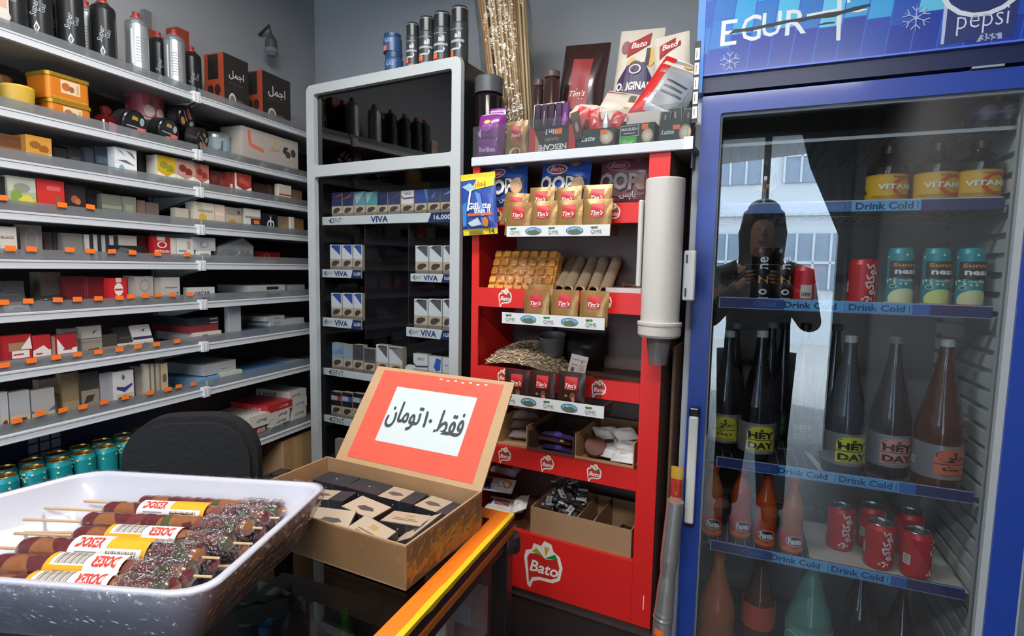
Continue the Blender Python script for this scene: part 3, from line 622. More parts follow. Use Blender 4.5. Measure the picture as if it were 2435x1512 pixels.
cans = [(36, 0, 'black gas can beside the pale carton at the near end'), (66, 1, 'silver gas can behind the pale carton at the near end'), (97, 0, 'black gas can, second of the black ones from the near end'), (137, 0, 'black gas can with a white diamond, half out of the frame'),
        (172, 0, 'black gas can half hidden behind a silver one'), (208, 1, 'silver gas can between two black ones near the frame top'), (250, 0, 'black gas can with a white diamond and its red nozzle showing'), (328, 1, 'bright silver gas can with a strong highlight'),
        (377, 0, 'black gas can right after the bright silver one'), (416, 1, 'dull silver gas can, last silver one before the coal boxes'), (455, 0, 'black gas can next to the orange and black coal box')]
me_b, me_n, me_s, me_sn = cb.mesh('can_body'), cn.mesh('nozzle_cap'), sb_.mesh('can_body'), sn.mesh('nozzle_cap')
for px, s, lb in cans:
    yc = .042 + (.068 if px in (66, 137, 208, 377, 455) else 0); x, _ = L.at(px, 150, yc)
    t = thing('gas_can', lb.replace(' right after ', ' just after '), 'gas can', L, x, yc, ZS[0], (0, 0, -35 + RND.uniform(-15, 15)), 'gas cans on the top shelf')
    obj('can_body', me_s if s else me_b, t); obj('nozzle_cap', me_sn if s else me_n, t)
box_item('carton', L, -25, 20, -30, ZS[0], .012, .03, M('#cfc8be', .5), [R(.1, .6, .9, .9, '#c9a58e'), T('n', .6, .3, .2, '#77706a')], 'pale carton standing at the near end of the top shelf', 'carton')
for px, lb in ((106, 'orange box glimpsed behind the gas cans at the near end of the top shelf'), (360, 'orange box glimpsed between the bright silver and next black gas can'), (436, 'orange box glimpsed between the last silver and black gas cans')):
    box_item('coal_box', L, px - 14, px + 14, 70 if px > 300 else -40, ZS[0], .146, .05, M('#8f4028', .5), [R(.1, .3, .9, .5, '#4a2a20')], lb, 'box')
AJM = '\uFEDE\uFEE4\uFE9F\uFE8D'
for pl, pr, pt, lb in ((532, 590, 137, 'orange and black coal box next to the last gas can on the top shelf'), (624, 690, 181, 'orange and black coal box at the far end of the top shelf')):
    box_item('coal_box', L, pl, pr, pt, ZS[0], .02, .085, M('#27221f', .5), [T(AJM, .5, .66, .62, '#c9c5c0', bold=.02), E_(.32, .2, .13, .12, '#7a706a'), ('ring', .32, .2, .15, .14, .3, M('#c9c4be')), R(.2, .5, .8, .52, '#4c403a'), E_(.62, .16, .2, .1, '#5a4438')], lb, 'box',
             side=[R(0, 0, 1, 1, '#a5452c'), R(.18, .55, .72, .98, '#262220'), E_(.3, .36, .16, .1, '#3a2420'), E_(.66, .36, .16, .1, '#3a2420')])

# ------------------------------------------------------------------ tins and jars on the second shelf
Z1 = ZS[1]
def oblong_tin(pl, pr, h, label, z):
    x0, _ = L.at(pl, 240, .012); x1, _ = L.at(pr, 240, .012); w = x1 - x0
    t = thing('oblong_tin', label, 'tin', L, (x0 + x1) / 2, .012, z)
    g = G().plate([rrect(-w / 2, 0, w / 2, .085, .012)], M('#d97c1e', .3, .2), O=(0, 0, h - .006), U=(1, 0, 0), V=(0, 1, 0), t=h - .0065)
    g.decals((-w / 2, 0, 0), (1, 0, 0), (0, 0, 1), w, h, [R(.3, .3, .75, .8, '#d8c3a4'), E_(.42, .55, .1, .16, '#b5622a'), E_(.55, .5, .06, .12, '#8a5a30'), R(.66, .36, .72, .72, '#c9a070'), R(0.08, .06, .92, .12, '#b5922f')])
    obj('tin_body', g, t)
    g = G().plate([rrect(-w / 2 - .002, -.002, w / 2 + .002, .087, .012)], M('#b8962f', .3, .6), O=(0, 0, h), U=(1, 0, 0), V=(0, 1, 0), t=.009)
    obj('lid', g, t)
oblong_tin(118, 218, .062, 'orange tin with a gold lid, lower of the two stacked on the second shelf', Z1)
oblong_tin(114, 216, .064, 'orange tin with a gold lid, upper of the two stacked on the second shelf', Z1 + .0625)
def turned(name, label, cat, px, y, z, prof, mat, extra=None, rot=(0, 0, 0), parts=None):
    x, _ = L.at(px, 300, y)
    if parts:
        t = thing(name, label, cat, L, x, y, z, rot)
        for pn, pf, pm in parts: obj(pn, G().lathe(pf, pm, 24), t)
        return t
    g = G().lathe(prof, mat, 26)
    if extra: extra(g)
    return thing(name, label, cat, L, x, y, z, rot, None, g)
turned('jar', 'dark amber glass jar at the near end of the second shelf', 'jar', 2, .10, Z1, None, None, parts=[('jar_body', [(0, .001), (.03, .001), (.034, .02), (.034, .06), (.025, .075), (.025, .08)], M('#3c2318', .12)), ('lid', [(.027, .08), (.027, .1), (.022, .104), (0, .104)], M('#6b5138', .3, .5))])
turned('cup', 'yellow cup upside down on the second shelf', 'cup', 46, .045, Z1, [(0, .0005), (.036, .0005), (.036, .006), (.029, .01), (.033, .07), (.03, .075), (0, .075)], M('#cba53e', .4))
turned('jar', 'dark brown jar beside the orange tins on the second shelf', 'jar', 88, .13, Z1, None, None, parts=[('jar_body', [(0, .001), (.03, .001), (.032, .02), (.032, .075), (.026, .082)], M('#4a2417', .2)), ('lid', [(.028, .082), (.028, .098), (0, .1)], M('#36211a', .4))])
t = turned('jar', 'dark red glass jar with a pink price tag on the second shelf', 'jar', 252, .07, Z1, None, None, parts=[('jar_body', [(0, .001), (.03, .001), (.036, .015), (.034, .05), (.022, .064), (.012, .07)], M('#4a1214', .1)), ('lid', [(.014, .07), (.016, .084), (.008, .092), (0, .092)], M('#5a1a1a', .2))])
obj('price_tag', G().add([(-.018, -.038, .02), (.0, -.039, .012), (.004, -.039, .04), (-.016, -.038, .044), (.022, -.037, .034), (.022, -.037, .042)], [(0, 1, 2, 3), (2, 4, 5)], PINK), t)
def tinlabel(c1, c2, r, h):
    def f(g):
        warp = lambda a, b, e: ((r + e) * math.sin(a / r), -(r + e) * math.cos(a / r), b)
        g.decals((0, 0, 0), (1, 0, 0), (0, 0, 1), r * 2, h, [('r', -1.2, .1, 1.2, .9, M(c1, .35)), ('p', [(-.9, .14), (-.55, .14), (-.5, .5), (-.85, .55)], M(c2, .4)), ('e', .1, .35, .14, .2, M(c2, .4)), ('e', .42, .3, .14, .2, M(c2, .4)), ('p', [(.1, .5), (.14, .8), (.2, .8), (.18, .5)], M('#4a5a34')), ('r', -.8, .6, -.4, .8, M('#77343a'))], warp=warp)
    return f
turned('tin', 'tall black tin standing under the red and white tin on the second shelf', 'tin', 345, .12, Z1, [(0, .0005), (.045, .0005), (.045, .078), (.047, .08), (.047, .085), (0, .085)], M('#1d1d1f', .35))
x347 = L.at(347, 240, .12)
zt = L.at(347, 208, .07)[1] - Z1 - .0855 - .008
turned('tin', 'red and white round tin with cherries on top of a black tin', 'tin', 347, .12, Z1 + .0855, [(0, 0), (.051, 0), (.053, .003), (.051, .006), (.051, zt - .006), (.053, zt - .003), (.051, zt), (.049, zt - .003), (0, zt - .003)], M('#b5b5b7', .3, .6), tinlabel('#b04a58', '#d8c4c4', .051, zt), rot=(0, 0, -36))
def lid_tin(label, px, py, y, rot, r=.034, pink=(.1, .0)):
    x, z = L.at(px, py, y)
    t = thing('round_tin', label, 'tin', L, x, y, z, rot, 'round tins with black lids')
    rx = Matrix.Rotation(math.radians(90), 4, 'X')
    b = G().lathe([(0, -.03), (r * .95, -.03), (r, -.027), (r, 0)], M('#232325', .3), 26).xf(rx); obj('tin_body', b, t)
    l = G().lathe([(r, 0), (r * 1.03, .002), (r * 1.03, .01), (r * .97, .013), (r * .9, .011), (0, .011)], M('#1b1b1d', .25), 26).xf(rx)
    l.decals((-r, -.0112, -r), (1, 0, 0), (0, 0, 1), 2 * r, 2 * r, [('p', [(.34, .66), (.62, .66), (.6, .78), (.38, .8)], M('#b8963e')), R(.16, .42, .6, .45, '#cfcfcd'), E_(.78, .66, .1, .14, '#a9b0b8'), ('e', .5, .2, .16, .12, M('#d08a3e')), ('r', .5 + pink[0], .3 + pink[1], .9 + pink[0], .45 + pink[1], PINK)])
    obj('lid', l, t)
lid_tin('round black tin on its edge with a pink tag, below the red and white tin', 313, 296, .035, (8, 0, 10), r=.040)
lid_tin('round black tin on its edge, second from the near end with a pink tag', 394, 312, .035, (8, 4, 10), r=.038)
lid_tin('round black tin propped high on its edge behind the other lids', 437, 281, .055, (10, 60, 25), r=.038, pink=(-.35, .3))
lid_tin('round black tin with a yellow fruit, tilted over the shelf joint', 474, 330, .02, (10, 25, 28), r=.034)
turned('tin', 'silver tin with a blurred blue label beside the black lids', 'tin', 513, .1, Z1, [(0, .0005), (.044, .0005), (.045, .004), (.043, .008), (.043, .1), (.045, .103), (.043, .107), (.041, .104), (0, .104)], M('#a4acb0', .28, .7), tinlabel('#8fa5ae', '#54707c', .043, .1), rot=(0, 0, -36))
zb = .034
for k, (px, r, c, lb) in enumerate(((568, .024, '#a8a290', 'small glass jar with a silver lid, under the near end of the long white box'), (622, .026, '#b0b2a4', 'small pale jar under the middle of the long white box'), (680, .028, '#a3ac84', 'small green labelled jar under the far end of the long white box'), (718, .024, '#a89c90', 'small jar with an orange lid by the cabinet frame'))):
    turned('jar', lb, 'jar', px, .04, Z1, None, None, parts=[('jar_body', [(0, .0005), (r, .0005), (r, zb * .75), (r * .95, zb * .8)], M(c, .2)), ('lid', [(r, zb * .8), (r, zb - .001), (0, zb)], M('#9a9690' if k < 3 else '#a86a40', .3, .5))])
x0, _ = L.at(577, 340, .02); x1, _ = L.at(708, 340, .02); _, zt = L.at(640, 318, .02); w = x1 - x0; h = zt - Z1 - zb
g = G().box(-w / 2, w / 2, 0, .1, .0004, h, M('#b5aca2', .5)).decals((-w / 2, 0, 0), (1, 0, 0), (0, 0, 1), w, h, [P_([(.08, .9), (.13, .92), (.14, .52), (.35, .42), (.35, .3), (.1, .42)], '#d9705c'), T(AJM, .55, .52, .18, '#c08a4a', bold=.02), E_(.56, .75, .03, .08, '#c9a468'), E_(.74, .55, .04, .1, '#3a3836'), E_(.8, .45, .05, .12, '#4a4846'), E_(.9, .55, .05, .14, '#45423f'), R(.72, .62, .8, .7, '#3a3836')])
thing('charcoal_carton', 'long white charcoal carton lying on small jars at the far end of the second shelf', 'carton', L, (x0 + x1) / 2, .02, Z1 + zb, g=g)

# ------------------------------------------------------------------ below the shelving: canned drinks, navy carton, chair, cardboard box
g = G().box(-.55, .55, 0, .17, 0, .80, M('#1b2744', .5, noise=.1, scale=8))
for a in range(3):
    for b in range(3): pass
x, _ = L.at(150, 1060, .06)
t = thing('navy_carton', 'tall navy carton under the shelving with drink cans standing on it', 'carton', L, -.95, .01, 0); obj('box', G().box(-.52, .52, 0, .2, 0, .735, M('#1b2744', .5, noise=.1, scale=8)), t)
t = thing('display_board', 'navy board with a grid of nine pale squares behind the drink cans', 'board', L, -.95, .19, .7355)
g = G().box(-.5, .5, 0, .012, 0, .175, M('#1a2340', .5, noise=.08, scale=10)); gx, gz = L.at(110, 1060, .185)
for a in range(3):
    for b in range(3): g.decals((gx + .95 + (a - 1.5) * .028 + .002, 0, gz - .7355 + (b - 1.5) * .028 + .002), (1, 0, 0), (0, 0, 1), .023, .023, [R(0, 0, 1, 1, '#8d8f96')])
obj('panel', g, t)
def drink_can(r, h, side, top=STEEL, n=28, neck=.86):
    body = G().lathe([(r * .8, .0006), (r * .93, .003), (r, .01), (r, h - .014), (r * neck, h - .003), (r * neck, h - .001)], side, n)
    lid = G().lathe([(r * neck, h - .001), (r * neck * .97, h), (r * neck * .93, h - .004), (0, h - .005)], top, n)
    lid.decals((-.009, -.014, h - .0048), (1, 0, 0), (0, 1, 0), .018, .02, [E_(.5, .5, .5, .6, '#8f9499'), E_(.5, .3, .2, .2, '#55595d')])
    return body, lid
def cyl(r): return lambda a, b, e: ((r + e) * math.sin(a / r), -(r + e) * math.cos(a / r), b)
TEAL = M('#1c929a', .35, .15)
def sunny(fruit, low):
    r, h = .0275, .146
    b, l = drink_can(r, h, TEAL)
    rr = random.Random(3); it = []
    for k in range(34):
        a = rr.uniform(-1.4, 1.4); z = rr.choice((rr.uniform(.8, .94), rr.uniform(.36, .52)))
        it.append(('e', a, z, .05, .018, M(rr.choice(('#d8e08a', '#e8e4b0', '#bfe0c0')))))
    it += [('r', -.62, .5, .62, .78, M('#2b2d30')), ('t', 'Sunny', 0, .71, 1.0, M('#d88a3a'), {'bold': .03, 'fh': .085}), ('t', 'ness', .02, .6, .86, M('#f2f2f0'), {'bold': .035, 'fh': .07}), ('e', 0, .16, .62, .17, M(fruit)), ('r', -.9, .0, .9, .1, M(low)), ('ring', -.45, .36, .14, .035, .2, M('#f0f0ee')), ('e', -.45, .36, .11, .028, M('#1f6f78')), ('t', 'PINEAPPLE', 0, .46, .5, M('#e8f0f0'))]
    b.decals((0, 0, 0), (1, 0, 0), (0, 0, 1), r * 2, h, it, warp=cyl(r))
    return b, l
sun_b, sun_l = sunny('#e6e0a0', '#d9c66a')
GB, GL = sun_b.mesh('can_body'), G().lathe([(.0236, .145), (.0229, .146), (.022, .142), (0, .141)], M('#a98b4c', .3, .8), 24).mesh('can_lid')
zc = L.at(150, 1098, .0)[1] - .146
for row, yy in enumerate((.035, .095)):
    for k in range(13):
        xx = -1.36 + k * .0585 + row * .03
        if xx > -.5: continue
        t = thing('drink_can', f'teal drink can with gold lid, {ORD[k]} from the near end of {"front" if row == 0 else "back"} row', 'can', L, xx, yy, .7355, (0, 0, RND.uniform(110, 200)), 'teal cans under the shelving')
        obj('can_body', GB, t); obj('can_lid', GL, t)
# office chair
cf = Frame(hpt(450, 1110, .86)[:2], 12)
t = thing('office_chair', 'black upholstered office chair behind the counter, only its rounded backrest showing', 'chair', cf, 0, 0, 0)
zt = cf.at(450, 990, 0)[1]; xa, _ = cf.at(288, 1100); xb, _ = cf.at(613, 1100); cw = (xb - xa); cxm = (xa + xb) / 2
FAB = M('#191a1d', .85, noise=.25, scale=60, bump=.3)
g = G()
pts = rrect(-cw / 2, zt - .50, cw / 2, zt, .12, 8)
g.plate([pts], FAB, O=(cxm, 0, 0), t=.05)
g.plate([rrect(-cw / 2 + .015, zt - .485, cw / 2 - .015, zt - .015, .11, 8)], FAB, O=(cxm, -.018, 0), t=.02)
obj('backrest', g, t)
obj('seat', G().rbox(cxm - .24, cxm + .24, -.5, -.04, .42, .5, FAB, .03), t)
obj('back_support', G().beam((cxm, .06, zt - .3), (cxm, .06, .42), .06, .02, BLACK).beam((cxm, .06, .43), (cxm, -.2, .41), .06, .02, BLACK), t)
obj('gas_column', G().lathe([(.03, .1), (.03, .25), (.02, .25), (.02, .42)], BLACK, 14, (cxm, -.27)), t)
for k in range(5):
    a = math.radians(72 * k + 10); lg = obj('base_leg', G().beam((cxm, -.27, .1), (cxm + .28 * math.cos(a), -.27 + .28 * math.sin(a), .065), .04, .03, BLACK), t)
    obj('caster', G().lathe([(0, 0), (.02, .003), (.025, .025), (.02, .05), (0, .052)], BLACK, 12, (cxm + .28 * math.cos(a), -.27 + .28 * math.sin(a))), lg)
# cardboard boxes on the floor in the corner
def carton_box(name, label, fr, x, y, z, w, d, h, rz=0, m=CARD, tape=True):
    t = thing(name, label, 'box', fr, x, y, z, (0, 0, rz))
    obj('box', G().rbox(-w / 2, w / 2, -d / 2, d / 2, 0.0005, h, m, .003, 1), t)
    if tape: obj('tape', G().box(-.024, .024, -d / 2 - .0008, -d / 2, h * .7, h, M('#c2a06c', .25)).box(-.024, .024, -d / 2, d / 2, h, h + .0006, M('#c2a06c', .25)), t)
    return t
x, z = L.at(690, 1045, .0)
carton_box('cardboard_box', 'brown cardboard box on the floor under the lowest shelf by the cabinet', L, x + .05, .1, 0, .17, .19, z, tape=True)
# ================================================================== silver framed cigarette cabinet
SILV = M('#c3c8c9', 0.35, 0.25); DARK = M('#1b1c20', 0.35); INNER = M('#1d1b1e', 0.6)
CX0, CX1, CZT = -0.138, 0.512, 2.016
CW = CX1 - CX0
cab = thing('cigarette_cabinet', 'tall black cigarette cabinet with a silver front frame and dark upper panel', 'cabinet', C, 0, 0, 0)
g = G().plate([rrect(CX0, 0.03, CX1, CZT, .022), rrect(-.101, 1.742, .479, 1.984, .008)[::-1], rrect(-.102, .10, .477, 1.703, .008)[::-1]], SILV, O=(0, 0, 0), t=.018)
obj('front_frame', g, cab)
b = G()
b.box(CX0 + .006, CX0 + .016, .019, .33, 0, CZT - .006, DARK); b.box(CX1 - .016, CX1 - .006, .019, .33, 0, CZT - .006, DARK)
b.box(CX0 + .016, CX1 - .016, .318, .33, 0, CZT - .006, INNER); b.box(CX0 + .016, CX1 - .016, .019, .318, CZT - .02, CZT - .006, DARK)
b.box(CX0 + .016, CX1 - .016, .019, .318, 1.715, 1.735, INNER); b.box(CX0 + .016, CX1 - .016, .019, .318, 0, .09, DARK)
obj('body', b, cab)
obj('dark_panel', G().box(-.112, .490, .0185, .0215, 1.7365, 1.995, clear('smoked_glass', '#5b6068', .05, .03, 1.55)), cab)
obj('panel_backing', G().box(-.112, .490, .05, .06, 1.7365, 1.99, M('#2c2f36', .35)), cab)
obj('glass', G().box(-.112, .487, .0185, .0205, .0905, 1.7145, clear('cabinet_glass', '#f2f4f5', .006, .02, 1.12)), cab)
YS = .05                                     # the display shelves stand a little behind the glass
STRW = M('#d9dbdb', .4); NAVY = M('#1d2c5c', .4)
def zc_(px, py): return C.at(px, py, YS)
def cshelf(pl, pr, pyt, pyb, items, deep=.1):
    x0, zt = C.at(pl, pyt, YS); x1, _ = C.at(pr, pyt, YS); _, zb = C.at(pl, pyb, YS)
    s = obj('display_shelf', G().box(x0, x1, YS + .004, YS + deep, zt - .006, zt - .002, M('#3a3a3e', .4)).box(x0, x1, YS + .0015, YS + .004, zt - .002, zt + .012, CLEAR), cab)
    g = G().rbox(x0, x1, YS - .003, YS + .001, zb, zt, STRW, .001, 1)
    g.decals((x0, YS - .003, zb), (1, 0, 0), (0, 0, 1), x1 - x0, zt - zb, items); obj('price_strip', g, s)
    return zt - .0015
XR = .4765 + .012                            # right window edge
VIVA = {'bold': .02}
def kent(u, w): return [T('KENT', u, .52, w, '#3a3a40', bold=-.005), P_([(u - w * .62, .5), (u - w * .3, .86), (u - w * .26, .8), (u - w * .48, .52), (u - w * .26, .2), (u - w * .3, .14)], '#4a4a50')]
prA = C.at(1075, 523, YS)[0]
def cx_(px): return C.at(px, 600, YS)[0]
zA = cshelf(767, 1078, 516, 536, kent(.12, .1) + [T('VIVA', .475, .52, .135, '#22386e', bold=.03, fh=.68), P_([(.86, 0), (.83, 0), (.855, 1), (1, 1), (1, 0)], '#1d2c5c'), T('16,000', .93, .5, .115, '#eef0f4', bold=.02, fh=.6)])
smallstrip = kent(.18, .2) + [T('VIVA', .49, .5, .34, '#22386e', bold=.03, fh=.66), P_([(.78, 0), (.74, 0), (.79, 1), (1, 1), (1, 0)], '#1d2c5c'), T('16,000', .895, .5, .17, '#dfe3ea', bold=.02, fh=.5)]
zB1 = cshelf(767, 861, 640, 659, smallstrip); zB2 = cshelf(768, 861, 754, 775, smallstrip)
zD1 = cshelf(977, 1078, 650, 669, smallstrip); zD2 = cshelf(967, 1078, 777, 799, smallstrip)
zE = cshelf(767, 1078, 873, 889, kent(.13, .12)); zF = cshelf(768, 1078, 984, 1000, kent(.13, .12)); zG = cshelf(768, 1078, 1084, 1100, kent(.13, .12))
# black dividers of the narrow columns
dv = G()
for px in (862, 966): dv.box(cx_(px), cx_(px) + .004, YS + .01, .318, zE + .12, zA - .03, M('#26242a', .3))
obj('divider', dv, cab)
def kpack(pl, pr, pt, z, top, extra, label, zt=.088, y=YS + .006, group=None):
    return box_item('cigarette_pack', C, pl, pr, pt, z, y, .022, M('#b7a793', .45), cig(M(top, .35), *extra), label, 'pack', group)
navy = '#2b3358'
A = [(789, 813, 458, navy, [P_([(.1, .8), (1, .95), (1, .86)], '#b04a50')], 'navy topped pack with a red streak'), (815, 840, 457, navy, [P_([(0, .7), (.9, .98), (.8, .8)], '#8f5a6c')], 'navy topped pack with a rose streak'),
     (843, 868, 456, '#5f8fa0', [P_([(0, .9), (1, 1), (.2, .5)], '#9ab8bc')], 'teal topped pack with a pale wedge'), (870, 896, 456, '#4f9494', [P_([(0, .95), (.7, 1), (.1, .5)], '#9ab8bc')], 'sea green topped pack'),
     (898, 921, 457, '#2d3556', [P_([(.1, .8), (.9, .9), (.9, .84)], '#4a5578')], 'dark indigo topped pack'), (923, 951, 456, '#3c3a5e', [P_([(.1, .7), (.9, .9), (.9, .82)], '#5c5680')], 'violet topped pack'),
     (954, 984, 453, '#dedede', [T('KENT', .55, .86, .5, '#33333a'), P_([(0, .82), (.2, .7), (1, .72), (1, .66), (.2, .63), (0, .74)], '#7c4048')], 'white pack with a brown chevron'), (986, 1015, 451, '#3a4d86', [P_([(.75, 1), (1, 1), (1, .5)], '#3c8ad0')], 'blue topped pack with a bright corner'),
     (1018, 1046, 449, '#3a466c', [P_([(.2, .6), (.6, .9), (.5, .66)], '#6d7896')], 'slate blue topped pack'), (1048, 1074, 447, '#39446a', [P_([(.1, .7), (.9, .9), (.9, .8)], '#8d97b0')], 'steel blue topped pack')]
for k, (pl, pr, pt, top, ex, ph) in enumerate(A):
    kpack(pl, pr, pt, zA, top, ex, f'{ph}, {ORD[k]} in the wide upper row of the cabinet')
blue_w = [P_([(0, .98), (.05, .9), (.3, .98), (1, .98), (1, .55)], '#2f4f96'), P_([(0, .9), (.3, .98), (0, .98)], '#dfe1e2'), R(.93, .44, 1, .98, '#dfe1e2')]
grey_w = [P_([(0, .98), (.05, .9), (.3, .98), (1, .98), (1, .55)], '#55585e'), P_([(0, .9), (.3, .98), (0, .98)], '#dfe1e2'), R(.93, .44, 1, .98, '#dfe1e2')]
for z, pts, nm in ((zB1, ((785, 811), (813, 838), (840, 861)), 'upper'), (zB2, ((788, 813), (815, 840), (841, 861)), 'lower')):
    for k, (a, b_) in enumerate(pts): kpack(a, b_, 582 if nm == 'upper' else 697, z, '#dfe1e2', blue_w, f'white and blue wedge pack, {ORD[k]} on the {nm} short shelf next to the hinge stile')
for z, pts, nm in ((zD1, ((988, 1019), (1021, 1052), (1054, 1076)), 'upper'), (zD2, ((985, 1017), (1019, 1051), (1053, 1076)), 'lower')):
    for k, (a, b_) in enumerate(pts): kpack(a, b_, 584 if nm == 'upper' else 711, z, '#dfe1e2', grey_w, f'white and grey wedge pack, {ORD[k]} on the {nm} short shelf by the red stand')
Ee = [(790, 815, 816, '#8ea0b4', [P_([(0, .6), (1, .9), (1, .6)], '#6f87a4')], 'hazy blue topped pack'), (817, 838, 820, '#97a0ac', [], 'grey blue topped pack'), (840, 864, 820, '#45474e', [], 'charcoal topped pack'), (866, 892, 829, '#4c4a4c', [R(0, .5, 1, .54, '#66625f')], 'short black topped pack'),
      (895, 923, 820, '#dfe1e2', grey_w, 'white and dark grey wedge pack'), (925, 957, 825, '#dcdddb', [P_([(0, .98), (.05, .9), (.3, .98), (1, .98), (1, .55)], '#85817a')], 'white and taupe wedge pack'),
      (983, 1017, 842, '#e0e0de', [T('KENT', .55, .82, .5, '#33333a'), P_([(0, .68), (.2, .56), (1, .6), (1, .54), (.2, .5), (0, .6)], '#4a4a50')], 'white pack with a grey chevron'), (1019, 1050, 848, '#dcdfe4', [P_([(.4, .6), (.6, .95), (.95, .9), (.9, .5), (.6, .46)], '#3a5cb4')], 'white pack with a blue burst'), (1052, 1076, 851, '#dcdcdc', [R(.2, .7, .8, .74, '#9a9ca4')], 'plain white pack cut by the frame')]
for k, (pl, pr, pt, top, ex, ph) in enumerate(Ee): kpack(pl, pr, pt, zE, top, ex, f'{ph}, {ORD[k]} on the shelf behind the open box lid')
x, z = C.at(970, 870, YS); g = G().plate([rrect(-.022, 0, .022, .05, .018, 6)], WHITE, t=.003)
thing('blank_tag', 'rounded blank white tag standing between packs behind the box lid', 'tag', C, x, YS + .012, zE + .0005, g=g)
for k, (a, b_, c, ph) in enumerate(((788, 812, '#b0404a', 'black topped pack with a red and silver band'), (814, 838, '#4a5cb0', 'black topped pack with a blue and silver band'), (840, 866, '#7a8aa0', 'black topped pack with a grey band'), (868, 894, '#6a6a70', 'black topped pack mostly behind the box lid'))):
    kpack(a, b_, 932 + k * 2, zF, '#26262a', [R(0, .66, .6, .84, '#b9bcc0'), R(.6, .66, 1, .84, c)], f'{ph}, on the low cabinet shelf')
box_item('cigarette_pack', C, 797, 822, 1046, zG, YS + .006, .022, M('#a8927e', .45), [R(0, .5, 1, 1, '#9a8f8a'), P_([(.1, .2), (.8, .25), (.6, .4)], '#3a2c26')], 'tan pack on the lowest cabinet shelf just above the box hinge', 'pack')
# spray cans on the cabinet roof
def spray(r, h, body, capc):
    b = G().lathe([(0, .0005), (r, .0005), (r, h * .72), (r * .96, h * .74)], body, 22)
    b.decals((0, 0, 0), (1, 0, 0), (0, 0, 1), r * 2, h, [('r', -.5, .42, .6, .46, M('#9aa0a4')), ('t', 'all', .2, .53, .35, M('#c8ccd0'), {'bold': .03}), ('r', -.4, .3, .3, .33, M('#b4b8bc')), ('r', -.5, .62, .5, .635, M('#80868a')), ('p', [(.3, .3), (.42, .36), (.3, .42)], M('#c8ccd0')), ('r', -.55, .2, -.05, .29, M('#f0693c')), ('e', .25, .12, .22, .06, M('#d8623c')), ('r', -.2, .02, .5, .18, M('#6d7276'))], warp=cyl(r))
    c = G().lathe([(r * .96, h * .74), (r * .97, h * .97), (r * .9, h), (0, h)], capc, 22); c.lathe([(r * .975, h * .955), (r * .99, h * .962), (r * .975, h * .969)], M('#a5aaae', .3, .5), 22)
    return b, c
ROOF = CZT - .006
sbm = None
for k, (px, pt, r) in enumerate(((982, 58, .021), (1016, 44, .025), (1052, 33, .027), (1094, 20, .027))):
    y = .06 + .012 * k
    x, zt = C.at(px, pt, y); b_, c_ = spray(r, zt - ROOF, M('#34383c', .35), M('#26292c', .3))
    t = thing('spray_can', ['slim dark spray can beside the blue bottles on the cabinet roof', 'dark spray can on the cabinet roof, second from the blue bottles', 'dark spray can on the cabinet roof, third from the blue bottles', 'dark spray can at the edge of the cabinet roof by the stick bundle'][k], 'spray can', C, x, y, ROOF, (0, 0, RND.uniform(-10, 10)))
    obj('can_body', b_, t); obj('cap', c_, t)
for k, (px, pt, dz, lb) in enumerate(((937, 128, 0, 'blue flask standing lower on the cabinet roof'), (934, 84, 1, 'blue flask stacked on another blue flask'))):
    x, zt = C.at(px, pt, .09)
    z0 = ROOF if k == 0 else C.at(937, 128, .09)[1]
    h = zt - z0; r = .031
    t = thing('flask', lb, 'flask', C, x, .09, z0 + .0003)
    b_ = G().lathe([(0, 0), (r, 0), (r, h * .72), (r * .9, h * .8)], M('#2f4f7c', .35), 22); b_.decals((0, 0, 0), (1, 0, 0), (0, 0, 1), 2 * r, h, [R(-.4, .05, .0, .3, '#e86a44'), T('AXE', .1, .55, .5, '#9fb4cc'), ('r', -.5, .64, .5, .67, M('#5c7ca4'))], warp=cyl(r)); obj('flask_body', b_, t)
    obj('cap', G().lathe([(r * .9, h * .8), (r * .92, h * .98), (0, h)], M('#284468', .35), 22), t)
x, z = L.at(628, 100, .2)
t = thing('wall_lamp', 'dim wall lamp with a round pale glass above the coal boxes', 'lamp', L, x, .224, z)
obj('arm', G().tube([(0, 0, .03), (0, -.05, .06), (0, -.06, .02)], .006, M('#3a3e40', .4)), t)
obj('lamp_shade', G().lathe([(.012, .02), (.022, 0), (.024, -.03)], M('#4a5052', .4), 18, (0, -.06)), t)
obj('lamp_glass', G().lathe([(.024, -.03), (.026, -.045), (.016, -.058), (0, -.06)], M('#6f8084', .2), 18, (0, -.06)), t)

